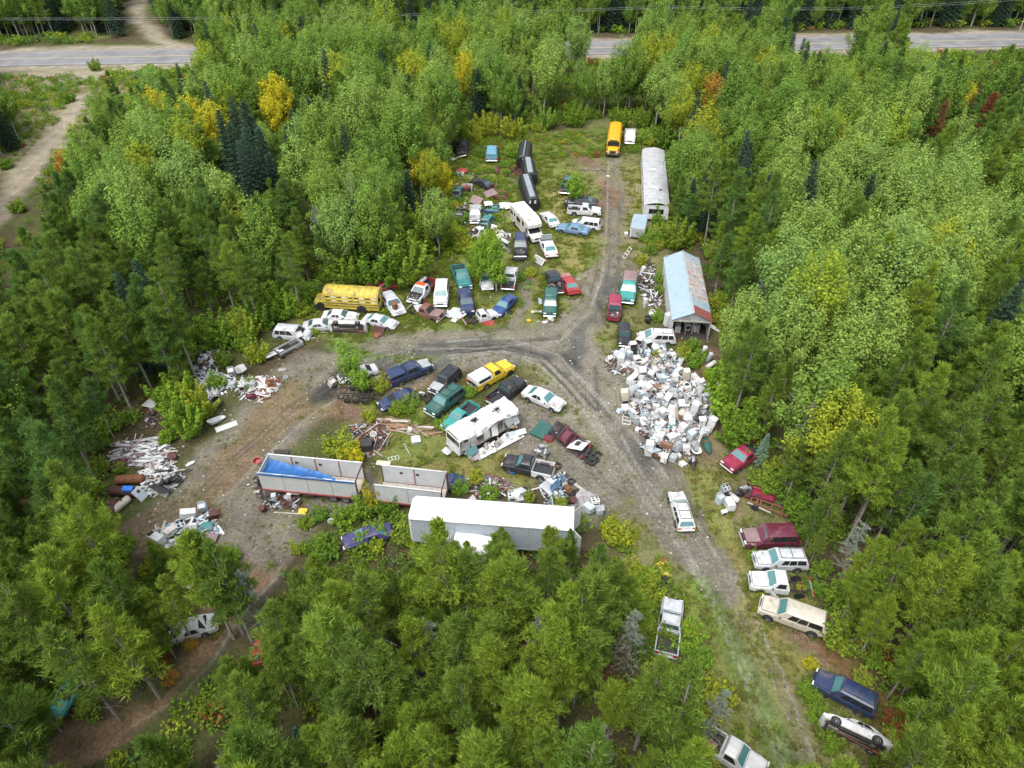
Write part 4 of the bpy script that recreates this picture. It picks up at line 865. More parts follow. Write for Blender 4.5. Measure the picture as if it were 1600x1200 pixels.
        if legs:
            ob('winch_housing', MB().cbox((x0 - .35, -.1, 1.3), (.6, 1.4, 1.1), .08), FRAMEM, e); ob('fuel_tank', MB().cyl((x0 + 2.4, -.9, .7), (x0 + 3.4, -.9, .7), .3, n=12), ALU, e); ob('tool_box', MB().cbox((x0 + 4.3, -.95, .72), (1.0, .5, .45), .04), FRAMEM, e); ob('battery_rack', MB().cbox((x0 - .3, .6, 2.0), (.4, .5, .6), .05), ALU, e)
    open_trailer((410, 724), (560, 738), 9.1, 'long open topped white trailer with a blue tarpaulin hanging over its wall', True)
    open_trailer((591, 742), (692, 753), 6.1, 'short open topped white trailer between yellow bush and white semi trailer', False, False)
    # ---- white cube truck in the pines
    c, yaw, L = frame2((709, 845), (776, 858), 2.6); e = thing('box_truck', 'white box truck half under pines beside the long semi trailer', 'truck', c, (0, 0, yaw)); x0 = -2.4
    ob('cargo_box', MB().cbox((.0, 0, 1.75), (3.9, 2.2, 1.8), .05), WHITE, e); ob('roof_rail', MB().box((0, 0, 2.66), (3.8, 2.1, .04)), ROOFW, e); ob('cab', MB().cbox((2.6, 0, 1.3), (1.3, 2.0, 1.4), .12), WHITE, e); ob('windshield', MB().cbox((3.24, 0, 1.6), (.04, 1.7, .55), .02), DGLASS, e)
    ob('exhaust_stack', MB().cyl((2.2, -1.0, .8), (2.2, -1.0, 3.2), .08, n=10), CHROME, e); ob('rear_door', MB().cbox((-1.97, 0, 1.75), (.05, 2.0, 1.6), .02), WHITEM, e)
    for x in (2.5, -1.2):
        for s in (1, -1): add_wheel(e, x, s * .95, .42, .42)
    # ---- metal shed
    rb_, rf_ = G(1067, 393, 3.7), G(1084, 489, 3.7); d = rf_ - rb_; yaw = math.atan2(d.y, d.x); L = d.length; mid = (rb_ + rf_) / 2
    e = thing('metal_shed', 'long shed with pale blue metal roof, rusty east slope and open south gable', 'shed', (mid.x, mid.y, 0), (0, 0, yaw)); hl = L / 2
    # local x runs from the back (north) to the open front; local +y is the east side
    wy, ee, wW = 2.0, 2.65, 2.25
    blue = mat('pale_blue_sheet', (.27, .355, .41), .5, .25, .07, 1.2, .12, (.5, .42, .36)); rs = mat('rusted_sheet', (.4, .39, .38), .6, .2, .2, 2.5, .7, (.22, .1, .06)); rd = mat('red_sheet', (.2, .06, .05), .6, .1, .2, 3, .4)
    def slope(x0_, x1_, s, m, nm='roof_sheet', up=0., n=5):
        P = []
        for x in np.linspace(x0_, x1_, n * 2 + 1):
            k = 0 if int(round((x - x0_) / (x1_ - x0_) * n * 2)) % 2 else .025
            P.append([(x, s * .0, 3.72 + k + up), (x, s * wW * .5, (3.72 + ee) / 2 + k + up), (x, s * (wW + .12), ee - .06 + k + up)])
        mb = MB(); mb.grid(P, 0, .02); return ob(nm, mb, m, e)
    n = 15
    for k in range(n): slope(-hl - .15 + k * (L + .3) / n, -hl - .15 + (k + 1) * (L + .3) / n - .012, -1, blue, up=.006 * (k % 2))
    for k in range(n):
        m = blue if k in (0, 1, 11, 12) else rd if k >= 13 else (rs if k % 3 else ALU); slope(-hl - .15 + k * (L + .3) / n, -hl - .15 + (k + 1) * (L + .3) / n - .012, 1, m, up=.008 * (k % 3))
    ob('ridge_cap', MB().box((0, 0, 3.77), (L + .3, .22, .05)), GREYP, e)
    for yq in (.7, 1.4): ob('batten', MB().box((-.8, yq, 3.78 - yq * .46), (L * .72, .07, .05)), WOODG, e)
    for s in (1, -1):
        for k in range(n): ob('wall_board', MB().box((-hl + (k + .5) * L / n, s * wW, ee / 2 - .08), (L / n - .02, .05, ee - .1)), ALUW if s < 0 else WOODG, e)
    for k in range(8): ob('wall_board', MB().box((-hl, -wW + (k + .5) * 2 * wW / 8, 1.5), (.05, 2 * wW / 8 - .02, 2.9)), WOODG, e)
    ob('gable', MB().add([(hl, -wW, ee - .1), (hl, wW, ee - .1), (hl, 0, 3.66), (hl - .05, -wW, ee - .1), (hl - .05, wW, ee - .1), (hl - .05, 0, 3.66)], [(0, 1, 2), (5, 4, 3), (0, 3, 4, 1), (1, 4, 5, 2), (2, 5, 3, 0)]), GREYP, e)
    for y in (-wW + .06, wW - .06): ob('door_post', MB().box((hl, y, 1.25), (.12, .14, 2.5)), WOODG, e)
    ob('lintel', MB().box((hl + .02, 0, ee - .15), (.12, 2 * wW, .2)), WOODG, e)
    for y in (-1.2, -.4, .4, 1.2): ob('stud', MB().box((hl - .9, y, 1.25), (.08, .08, 2.5)), WOODG, e)
    ob('floor_slab', MB().box((0, 0, .03), (L, 2 * wW - .2, .06)), FRAMEM, e)
    # ---- silver mobile home
    A, B = G(1021, 231, 3.1), G(1027, 318, 3.1); d = B - A; yaw = math.atan2(d.y, d.x); L = d.length; mid = (A + B) / 2
    e = thing('mobile_home', 'long silver mobile home with arched, dented metal roof by the east trees', 'mobile home', (mid.x, mid.y, 0), (0, 0, yaw)); hl = L / 2; w = 1.85
    rr = random.Random(9); n = 26
    sil = mat('silver_roof', (.46, .475, .49), .42, .3, .14, 1.6, .35, (.34, .26, .2))
    for k in range(n):
        xa = -hl + k * L / n; xb = xa + L / n - .015; P = []; dz = rr.uniform(-.03, .03)
        for x in (xa, xa + .05, xb): P.append([(x, y, 3.18 - .42 * (y / w) ** 2 + dz + (.035 if x == xa + .05 else 0) + .03 * math.sin(y * 3 + k)) for y in np.linspace(-w - .05, w + .05, 11)])
        if k == 20: 
            ob('roof_hole', MB().box((xa + .3, .5, 3.17), (.5, .7, .05), 0, (0, 0, .5)), DARK, e)
        if k in (11, 19): ob('roof_patch', MB().box((xa + .3, -.4, 3.21), (.8, 1.2, .04), 0, (0, 0, .2)), WHITE, e)
        mb = MB(); mb.grid(P, 0, .03); ob('roof_sheet', mb, sil, e, smooth=50)
    for s in (1, -1):
        for k in range(12): ob('wall_panel', MB().box((-hl + (k + .5) * L / 12, s * w, 1.62), (L / 12 - .02, .05, 2.2)), ALUW, e)
        for k in (1, 4, 7, 10): ob('window', MB().cbox((-hl + (k + .5) * L / 12, s * (w + .02), 1.9), (1.0, .05, .8), .02), DGLASS, e)
    ob('front_wall', MB().box((hl, 0, 1.62), (.05, 2 * w, 2.2)), ALUW, e); ob('rear_wall', MB().box((-hl, 0, 1.62), (.05, 2 * w, 2.2)), ALUW, e); ob('front_window', MB().cbox((hl + .03, 0, 1.8), (.05, 2.2, .8), .02), DGLASS, e)
    ob('gable_trim', MB().box((hl + .02, 0, 2.72), (.06, 2 * w, .14)), WHITE, e); ob('rust_corner', MB().cbox((hl - .2, w - .1, 2.9), (.5, .5, .3), .08), RUSTM, e)
    for x in (-1, .2):
        for s in (1, -1): add_wheel(e, x, s * (w - .35), .38, .38)
    ob('undercarriage', MB().box((0, 0, .5), (L - .4, 2.4, .18)), FRAMEM, e)
    # ---- small pale trailer beside it
    c, yaw, L = frame2((996, 360), (1001, 339), 1.6); e = thing('utility_trailer', 'small pale blue-white box trailer below the silver mobile home', 'trailer', c, (0, 0, yaw))
    ob('box', MB().cbox((0, 0, 1.2), (4.2, 2.1, 1.6), .06), ALUW, e); ob('roof', MB().cbox((0, 0, 2.02), (4.25, 2.15, .06), .02), blue, e); ob('roof_seam', MB().box((.3, 0, 2.06), (.08, 2.1, .03)), GREYP, e); ob('rear_frame', MB().cbox((2.12, 0, 1.2), (.05, 1.7, 1.3), .02), GREYP, e); ob('hitch', MB().box((-2.6, 0, .5), (1.2, .12, .12)), FRAMEM, e)
    for s in (1, -1): add_wheel(e, 0, s * 1.08, .34, .34)
    # ---- black tanks
    blk = mat('black_poly', (.016, .018, .02), .35, 0, .15, 1.2, .12, (.12, .12, .12)); stripm = mat('grey_strip', (.2, .23, .25), .5, 0, .12, 1.5, .3)  # black shell, and a paler grey strip laid flat along its top
    for i, (f, r, Ln, txt) in enumerate((((818, 250), (821, 232), 7.0, 'northernmost of three black plastic tanks, thin pale strip on top'), ((829, 282), (824, 254), 6.4, 'middle black plastic tank of three with grey strip on top'), ((833, 322), (820, 280), 8.6, 'longest black plastic tank, closest to the motorhome, two white plates on its end'))):
        c, yaw, L = frame2(f, r, 1.3); e = thing('plastic_tank', txt, 'tank', c, (0, 0, yaw), 'black plastic tanks'); rad = 1.25; pr = [(.001, -Ln / 2), (rad * .8, -Ln / 2), (rad * .97, -Ln / 2 + .15)]
        for k in range(9):
            x = -Ln / 2 + .3 + k * (Ln - .6) / 9; pr += [(rad, x), (rad, x + .5), (rad * .975, x + .55), (rad * .975, x + .6)]
        pr += [(rad * .97, Ln / 2 - .15), (rad * .8, Ln / 2), (.001, Ln / 2)]
        pr = [(a, max(-Ln / 2, min(Ln / 2, b))) for a, b in pr]
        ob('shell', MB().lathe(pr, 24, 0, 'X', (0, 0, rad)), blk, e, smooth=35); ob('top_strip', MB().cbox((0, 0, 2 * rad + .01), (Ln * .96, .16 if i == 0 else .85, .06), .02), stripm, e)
        for s in ((-1, 1) if i == 2 else (0,)): ob('end_plate', MB().cbox((Ln / 2 + .02, s * .4, rad * 1.35), (.05, .3, .5), .02), WHITEM, e)
        for x in (-Ln * .3, Ln * .3): ob('cradle', MB().box((x, 0, .1), (.3, 1.6, .2)), WOODB, e)
    # ---- utility poles with wires
    tops = []
    for i, (px, py, txt) in enumerate(((1043, 66, 'grey wooden utility pole beside the highway near the red sign'), (1592, 50, 'utility pole beside the highway at the right edge of the photo'), (-330, 84, 'utility pole by the highway far left'))):
        p = G(px, py); e = thing('utility_pole', txt, 'utility pole', p, (0, 0, math.atan2(RDIR.y, RDIR.x)), 'utility poles along the highway'); h = 8.5
        ob('pole', MB().cyl((0, 0, -.2), (0, 0, h), .16, .11, 10), WOODG, e); ob('crossarm', MB().box((0, 0, h - .5), (.1, 2.0, .12)), WOODG, e)
        for s in (-1, 0, 1): ob('insulator', MB().cyl((0, s * .9, h - .44), (0, s * .9, h - .2), .05, n=8), CHROME, e)
        tops.append(p + Vector((0, 0, h - .2)))
    for (a, b) in ((2, 0), (0, 1)):
        for s in (-.9, .9):
            A, B = tops[a] + RN * s, tops[b] + RN * s; pts = []
            for k in range(25):
                t = k / 24; q = A.lerp(B, t); q.z -= 5.5 * t * (1 - t); pts.append(q)
            tag(ob('power_line', MB().tube(pts, .022, 4), ALU), 'thin power line strung along the highway %s the %s' % (('beyond' if s > 0 else 'on the near side,'), 'red sign' if a == 2 else 'right hand pole'), 'wire', 'power lines')
    p = G(1036, 62); e = thing('road_sign', 'red roadside board beside the utility pole', 'sign', p, (0, 0, 0)); ob('board', MB().cbox((0, 0, 2.4), (1.8, .12, 2.2), .03), REDP, e)
    for s in (-.6, .6): ob('post', MB().box((s, .1, 1.2), (.12, .12, 2.4)), WOODG, e)
# ------------------------------------------------------------------ appliances and scrap
APP = {}
def app_parts(k):
    if k in APP: return APP[k]
    b = {}; P = []
    if k == 'refrigerator':
        D = (.74, .7, 1.68); P = [('body', MB().cbox((0, 0, .84), D, .03), 0), ('door', MB().cbox((0, -.375, .56), (.73, .05, 1.1), .02), 0), ('freezer_door', MB().cbox((0, -.375, 1.4), (.73, .05, .53), .02), 0),
             ('handle', MB().cbox((-.3, -.42, .9), (.03, .05, .4), .01), 3), ('compressor_grille', MB().box((0, .36, .25), (.6, .03, .4)), 2)]
    elif k == 'washing_machine':
        D = (.69, .66, .92); P = [('body', MB().cbox((0, 0, .46), D, .03), 0), ('lid', MB().cbox((0, -.08, .93), (.5, .42, .03), .01), 0), ('control_panel', MB().cbox((0, .28, 1.0), (.68, .1, .18), .02), 3), ('lid_rim', MB().box((0, -.08, .918), (.56, .48, .012)), 2)]
    elif k == 'clothes_dryer':
        D = (.69, .68, .95); P = [('body', MB().cbox((0, 0, .475), D, .03), 0), ('door', MB().cbox((0, -.345, .52), (.46, .03, .46), .03), 2), ('control_panel', MB().cbox((0, .3, 1.03), (.68, .08, .16), .02), 0)]
    elif k == 'kitchen_stove':
        bu = MB(); [bu.cyl((x, y, .92), (x, y, .935), r, n=12) for x, y, r in ((-.18, -.15, .11), (.18, -.15, .09), (-.18, .14, .09), (.18, .14, .11))]
        D = (.76, .66, .91); P = [('body', MB().cbox((0, 0, .455), D, .02), 0), ('burners', bu, 2), ('oven_door', MB().cbox((0, -.345, .5), (.7, .04, .5), .02), 0), ('oven_window', MB().box((0, -.366, .52), (.42, .012, .24)), 2), ('back_panel', MB().cbox((0, .3, 1.03), (.76, .06, .24), .02), 3)]
    elif k == 'chest_freezer':
        D = (1.3, .7, .84); P = [('body', MB().cbox((0, 0, .42), D, .04), 0), ('lid', MB().cbox((0, 0, .87), (1.32, .72, .07), .03), 0), ('handle', MB().cbox((0, -.38, .85), (.2, .04, .04), .01), 3)]
    elif k == 'water_heater':
        D = (.54, .54, 1.35); P = [('tank', MB().lathe([(.001, 0), (.25, 0), (.27, .04), (.27, 1.28), (.2, 1.35), (.001, 1.36)], 16), 0), ('access_panel', MB().cbox((0, -.265, .5), (.2, .03, .3), .01), 3), ('inlet_pipe', MB().cyl((.1, 0, 1.34), (.1, 0, 1.46), .025, n=6), 3)]
    elif k == 'dishwasher':
        D = (.6, .62, .84); P = [('body', MB().cbox((0, 0, .42), D, .015), 3), ('door', MB().cbox((0, -.33, .42), (.6, .04, .74), .015), 0), ('control_panel', MB().box((0, -.352, .74), (.56, .012, .1)), 2)]
    elif k == 'freezer_cabinet':
        D = (.6, .6, 1.2); P = [('body', MB().cbox((0, 0, .6), D, .02), 0), ('inner_liner', MB().box((0, -.29, .6), (.5, .025, 1.1)), 3), ('shelf', MB().box((0, -.31, .4), (.5, .03, .03)), 2), ('shelf', MB().box((0, -.31, .8), (.5, .03, .03)), 2)]
    elif k == 'microwave_oven':
        D = (.55, .4, .32); P = [('body', MB().cbox((0, 0, .16), D, .02), 0), ('door', MB().box((-.07, -.205, .16), (.36, .015, .26)), 2), ('keypad', MB().box((.19, -.205, .16), (.12, .012, .26)), 3)]
    elif k == 'air_conditioner':
        D = (.7, .6, .45); P = [('body', MB().cbox((0, 0, .225), D, .02), 0), ('grille', MB().box((0, -.305, .22), (.6, .015, .34)), 2)]
    APP[k] = (D, [(n, m.mesh(n, 40), s) for n, m, s in P]); return APP[k]
def rest(D, M):
    """lowest and highest corner of a box (base centre origin) under rotation M"""
    zs = [(M @ Vector((x, y, z))).z for x in (-D[0] / 2, D[0] / 2) for y in (-D[1] / 2, D[1] / 2) for z in (0, D[2])]
    return min(zs), max(zs)
def appliance(k, m, x, y, zb, rot, label, group, m2=None, alt=None):
    D, P = app_parts(k); M = rot.to_matrix(); lo, hi = rest(D, M)
    ce = M @ Vector((0, 0, D[2] / 2)); e = None
    for n, me, s in P:
        mm = [m, m, DARK, m2 or GREYP][s]
        if alt and n in ('door', 'freezer_door', 'lid', 'oven_door', 'access_panel'): mm = alt
        if e is None: e = ob(k, me, mm, None, (x - ce.x, y - ce.y, zb - lo), rot); tag(e, label, k.replace('_', ' '), group)
        else: ob(n, me, mm, e)
    return hi - lo
KN = {'WHITEM': 'white', 'WHITE2': 'greyish white', 'CREAM': 'cream', 'PALEB': 'pale grey', 'ALMOND': 'stained', 'BROWNE': 'brown', 'GREYP': 'grey'}
def poly_world(poly, z=0): return [tuple(G(x, y, z)[:2]) for x, y in poly]
def sample_poly(poly, sp, rnd, tries=6000):
    w = poly_world(poly); xs = [p[0] for p in w]; ys = [p[1] for p in w]; out = []
    for _ in range(tries):
        x, y = rnd.uniform(min(xs), max(xs)), rnd.uniform(min(ys), max(ys))
        if all((x - a) ** 2 + (y - b) ** 2 > sp * sp for a, b in out) and inpoly(w, [x], [y])[0]: out.append((x, y))
    return out
def edge_dist(poly, x, y):
    w = poly_world(poly); d = 1e9
    for (ax, ay), (bx, by) in zip(w, w[1:] + w[:1]):
        dx, dy = bx - ax, by - ay; t = max(0, min(1, ((x - ax) * dx + (y - ay) * dy) / (dx * dx + dy * dy + 1e-9))); d = min(d, math.hypot(x - ax - t * dx, y - ay - t * dy))
    return d
HEAP = [(950,553),(988,545),(1040,546),(1068,562),(1058,588),(1118,608),(1127,640),(1119,668),(1100,690),(1090,704),(1070,722),(1038,722),(1010,712),(1003,690),(985,668),(976,650),(970,625),(988,598),(978,580),(955,575)]
def heap_items():
    todo = []
    rnd = random.Random(4); kinds = ['refrigerator'] * 6 + ['washing_machine'] * 6 + ['clothes_dryer'] * 5 + ['kitchen_stove'] * 4 + ['chest_freezer'] * 3 + ['water_heater'] * 2 + ['dishwasher'] * 4 + ['freezer_cabinet'] * 3 + ['microwave_oven'] * 5 + ['air_conditioner'] * 4
    mats = ['WHITEM'] * 14 + ['WHITE2'] * 4 + ['CREAM'] * 2 + ['PALEB'] * 3 + ['ALMOND'] * 2 + ['BROWNE'] + ['GREYP'] * 2
    for lvl, (sp, inset, zb) in enumerate(((.8, 0.1, 0), (.95, .8, .5), (1.4, 2.0, .95))):
        for x, y in sample_poly(HEAP, sp, rnd):
            ed = edge_dist(HEAP, x, y)
            if ed < inset: continue
            k = rnd.choice(kinds); mn = rnd.choice(mats); q = rnd.random(); yaw = rnd.uniform(0, 6.28); jt = lambda a: R(rnd.uniform(-a, a))
            if k == 'chest_freezer': q *= .6
            if q < .3: rot = Euler((jt(6), jt(6), yaw)); st = 'standing upright'
            elif q < .5: rot = Euler((R(90) + jt(10), jt(8), yaw)); st = 'lying on its back'
            elif q < .72: rot = Euler((jt(8), R(90) + jt(10), yaw)); st = 'lying on its side'
            elif q < .85: rot = Euler((R(-90) + jt(10), jt(8), yaw)); st = 'lying face down' if False else 'fallen on its front'
            else: rot = Euler((jt(35), jt(35), yaw)); st = 'tipped over'
            if lvl == 0 and k == 'refrigerator' and st == 'standing upright' and ed > 2: rot = Euler((R(90), jt(8), yaw)); st = 'lying on its back'
            px, py = PX(x, y, zb + .5)
            todo.append((px, py, k, mn, x, y, zb * rnd.uniform(.85, 1.1) * (min(1, ed / 1.2) if lvl else 1), rot, st))
    marks = [(1024,560,'the inner bush'), (1003,650,'the black tub'), (979,655,'the white frame'), (1140,715,'the crimson pickup'), (1025,528,'the white minivan'), (975,540,'the black jeep'), (1106,590,'the eastern bush'), (1120,625,'the east end'), (1060,640,'the heap centre'), (1010,705,'the curved panel'), (1083,705,'the grey tub')]
    wh = neighbours([(t[0], t[1], t[2].replace('_', ' ')) for t in todo], marks, '')
    for t, ph in zip(todo, wh):
        px, py, k, mn, x, y, z, rot, st = t
        appliance(k, globals()[mn], x, y, z, rot, '%s %s %s, %s' % (KN[mn], k.replace('_', ' '), st, ph), 'discarded appliances in the big heap', None, rnd.choice([None, None, None, DARK, GREYP, PALEB, CREAM, WHITE2, ALMOND]))
JM = {}
def jmesh(k):
    """meshes of loose scrap, unit sized; list of (part name, mesh)"""
    if k in JM: return JM[k]
    rnd = random.Random(k); P = []
    if k == 'tyre': P = [('tyre', MB().lathe([(.2, -.1), (.31, -.11), (.34, -.07), (.34, .07), (.31, .11), (.2, .1), (.19, 0), (.2, -.1)], 18).mesh('tyre', 40))]
    elif k == 'barrel':
        P = [('barrel', MB().lathe([(.001, 0), (.28, 0), (.29, .03), (.28, .06), (.28, .28), (.295, .3), (.28, .32), (.28, .58), (.295, .6), (.28, .62), (.28, .84), (.29, .87), (.27, .88), (.27, .86), (.001, .86)], 18).mesh('barrel', 40)), ('bung', MB().cyl((.15, 0, .86), (.15, 0, .89), .035, n=8).mesh('bung'))]
    elif k == 'tank':
        P = [('tank', MB().lathe([(.001, -1), (.25, -.97), (.42, -.88), (.45, -.8), (.45, -.3), (.47, -.28), (.47, -.22), (.45, -.2), (.45, .3), (.47, .32), (.47, .38), (.45, .4), (.45, .8), (.42, .88), (.25, .97), (.001, 1)], 20, 0, 'X', (0, 0, .45)).mesh('tank', 40)), ('filler_neck', MB().cyl((.3, 0, .88), (.3, 0, 1.0), .09, n=10).mesh('filler_neck')), ('saddle', MB().box((-.5, 0, .06), (.12, .7, .12)).box((.5, 0, .06), (.12, .7, .12)).mesh('saddle'))]
    elif k == 'metal_sheet':
        Pp = [[(x, y, .06 * math.sin(x * 3 + y * 2) + rnd.uniform(-.04, .04)) for y in np.linspace(-.5, .5, 6)] for x in np.linspace(-.75, .75, 8)]; mb = MB(); mb.grid(Pp, 0, .02); P = [('metal_sheet', mb.mesh('metal_sheet'))]
    elif k == 'board': P = [('board', MB().cbox((0, 0, .03), (1, 1, .06), .01).mesh('board'))]
    elif k == 'plank': P = [('plank', MB().cbox((0, 0, 0), (1, .14, .05), .008).mesh('plank'))]
    elif k == 'pipe': P = [('pipe', MB().cyl((-.5, 0, 0), (.5, 0, 0), .045, n=8).mesh('pipe', 40))]
    elif k == 'window_frame':
        mb = MB()
        for y in (-.4, .4): mb.cbox((0, y, .03), (1.3, .07, .06), .01)
        for x in (-.65, -.2, .25, .65): mb.cbox((x, 0, .03), (.07, .8, .058), .01)
        P = [('window_frame', mb.mesh('window_frame'))]
    elif k == 'engine':
        mb = MB(); mb.cbox((0, 0, .32), (.7, .45, .45), .06, 0); mb.cbox((0, 0, .6), (.55, .3, .14), .05, 1)
        for q in range(8): mb.cbox((rnd.uniform(-.35, .35), rnd.uniform(-.3, .3), rnd.uniform(.15, .65)), (rnd.uniform(.1, .3),) * 3, .03, rnd.choice([0, 1]))
        mb.cyl((.35, 0, .35), (.48, 0, .35), .16, n=12, m=1); mb.cyl((-.36, 0, .3), (-.95, 0, .25), .16, .09, 12, 0)
        P = [('engine', mb.mesh('engine', None, 2))]
    elif k == 'car_door':
        mb = MB(); mb.cbox((0, 0, .06), (1.1, .68, .09), .04); P = [('car_door', mb.mesh('car_door')), ('window_frame', MB().tube([(-.5, .33, .06), (-.3, .72, .06), (.45, .72, .06), (.53, .33, .06)], .03, 6).mesh('window_frame')), ('handle', MB().cbox((-.4, .2, .12), (.16, .04, .03), .01).mesh('handle'))]
    elif k == 'fender':
        Pp = [[(x, y, .25 * math.cos(x * 1.6) * (1 - y * y) - (.0 if abs(x) > .3 or y > -.1 else .12)) for y in np.linspace(-.4, .5, 6)] for x in np.linspace(-.7, .7, 9)]; mb = MB(); mb.grid(Pp, 0, .02); P = [('fender', mb.mesh('fender', 50))]
    elif k == 'bumper': P = [('bumper', MB().tube([(-.85, -.15, .12), (-.6, 0, .12), (.6, 0, .12), (.85, -.15, .12)], .09, 8).mesh('bumper', 50))]
    elif k == 'car_seat': P = [('car_seat', MB().cbox((0, 0, .2), (.5, .5, .18), .06).mesh('car_seat', 50)), ('backrest', MB().cbox((-.28, 0, .55), (.16, .48, .62), .06, 0, (0, R(-14), 0)).mesh('backrest', 50))]
    elif k == 'tub': P = [('tub', MB().lathe([(.001, .03), (.3, .03), (.4, .4), (.44, .42), (.44, .45), (.38, .44), (.28, .08), (.001, .08)], 16).mesh('tub', 40))]
    elif k == 'bathtub':
        rows = []
        for (sx, sy, z) in ((.6, .24, .03), (.76, .34, .4), (.84, .4, .42), (.84, .4, .46), (.7, .3, .45), (.5, .18, .1)): rows.append([(sx * math.copysign(abs(math.cos(t)) ** .5, math.cos(t)), sy * math.copysign(abs(math.sin(t)) ** .6, math.sin(t)), z) for t in np.linspace(0, 2 * math.pi, 21)[:-1]])
        P = [('bathtub', loft_x(rows).mesh('bathtub', 40))]
    elif k == 'crate': P = [('crate', MB().cbox((0, 0, .3), (.6, .6, .6), .03).mesh('crate')), ('lid', MB().cbox((0, 0, .62), (.63, .63, .05), .015).mesh('lid'))]
    elif k == 'truck_box':
        mb = MB()
        for s in (1, -1): mb.cbox((0, s * .8, .35), (1.9, .09, .5), .02, 0); mb.cbox((-.2, s * .68, .26), (.8, .2, .3), .04, 1)
        mb.cbox((.93, 0, .35), (.07, 1.6, .5), .02, 0); mb.box((0, 0, .1), (1.9, 1.6, .06), 1)
        for q in range(6): mb.box((0, -.55 + q * .22, .14), (1.8, .07, .02), 1)
        P = [('truck_box', mb.mesh('truck_box', None, 2)), ('tailgate', MB().cbox((-.93, 0, .33), (.06, 1.5, .45), .02).mesh('tailgate'))]
    elif k == 'canopy_shell':
        rows = [[(x, .85 * c, z) for c, z in ((1, 0), (.95, .45), (.8, .55), (0, .6), (-.8, .55), (-.95, .45), (-1, 0))] for x in (-1, 1)]; mb = MB(); mb.grid(rows, 0, .03); P = [('canopy_shell', mb.mesh('canopy_shell', 30)), ('rear_hatch', MB().cbox((1.0, 0, .3), (.04, 1.5, .5), .02).mesh('rear_hatch')), ('front_panel', MB().cbox((-1.0, 0, .3), (.04, 1.5, .5), .02).mesh('front_panel'))]
    elif k == 'car_hood':
        Pp = [[(x, y, .1 - .1 * y * y - .06 * x * x) for y in np.linspace(-.7, .7, 7)] for x in np.linspace(-.6, .6, 6)]; mb = MB(); mb.grid(Pp, 0, .02); P = [('car_hood', mb.mesh('car_hood', 40))]
    elif k == 'chassis':
        mb = MB()
        for s in (1, -1): mb.box((0, s * .42, .45), (3.2, .1, .16))
        for x in (-1.5, -.7, .2, 1.5): mb.box((x, 0, .45), (.1, .84, .1))
        mb.cyl((-1, -.75, .36), (-1, .75, .36), .07, n=8); mb.cyl((1.1, -.75, .36), (1.1, .75, .36), .06, n=8); mb.cbox((-1, 0, .36), (.3, .3, .3), .08); P = [('chassis', mb.mesh('chassis'))]
        t, m = wheel_meshes(.34)
        for x, y in ((-1, .75), (-1, -.75), (1.1, .75)): P.append(('wheel', t, (x, y, .34), RUBBER))
    elif k == 'trailer_frame':
        mb = MB()
        for s in (-1, 0, 1): mb.box((0, s * 1.1, .6), (4.2, .1, .16))
        for q in range(8): mb.box((-2 + q * .57, 0, .6), (.09, 2.2, .12))
        for q in range(4): mb.box((-2 + q * 1.35, 1.1, .9), (.08, .08, .6)); mb.box((-2 + q * 1.35, -1.1, .9), (.08, .08, .6))
        for s in (1, -1): mb.box((0, s * 1.1, 1.2), (4.2, .08, .08))
        P = [('trailer_frame', mb.mesh('trailer_frame'))]; t, m = wheel_meshes(.4)
        for x in (-.9, .1, 1.3):
            for y in (-1.3, 1.3): P.append(('wheel', t, (x, y, .4), RUBBER))
    elif k == 'radiator':
        mb = MB(); mb.cbox((0, 0, .3), (1.1, .08, .6), .02)
        for q in range(9): mb.box((-.44 + q * .11, -.05, .3), (.04, .04, .5), 1)
        P = [('radiator', mb.mesh('radiator', None, 2))]
    elif k == 'boat_shell':
        rows = []
        for x in np.linspace(-1.5, 1.5, 9):
            w = .38 * max(.25, 1 - abs(x / 1.6) ** 3); rows.append([(x, y * w, .05 + .3 * abs(y) ** 2 - .02 * (1 - abs(x))) for y in np.linspace(-1, 1, 9)])
        mb = MB(); mb.grid(rows, 0, .03); P = [('boat_shell', mb.mesh('boat_shell', 50))]
    JM[k] = P; return P
def junk(k, px, py, label, m, sc=1.0, rot=(0, 0, 0), z=0., cat=None, group=None, m2=None, name=None, world=None):
    P = jmesh(k); p = G(px, py, z) if world is None else Vector(world); e = None
    if not isinstance(sc, (tuple, list)): sc = (sc, sc, sc)
    for i, q in enumerate(P):
        if e is None: e = ob(name or {'car_door': 'loose_door_panel', 'car_seat': 'loose_car_seat', 'car_hood': 'hood_panel'}.get(k, k), q[1], [m, m2 or DARK], None, (p.x, p.y, z if world is None else p.z), [R(a) for a in rot]); e.scale = sc; tag(e, label, cat or (name or k).replace('_', ' '), group)  # car doors and car seats here are loose scrap pieces
        else: ob(q[0], q[1], q[3] if len(q) > 3 else (m2 or m), e, q[2] if len(q) > 2 else (0, 0, 0))
    return e
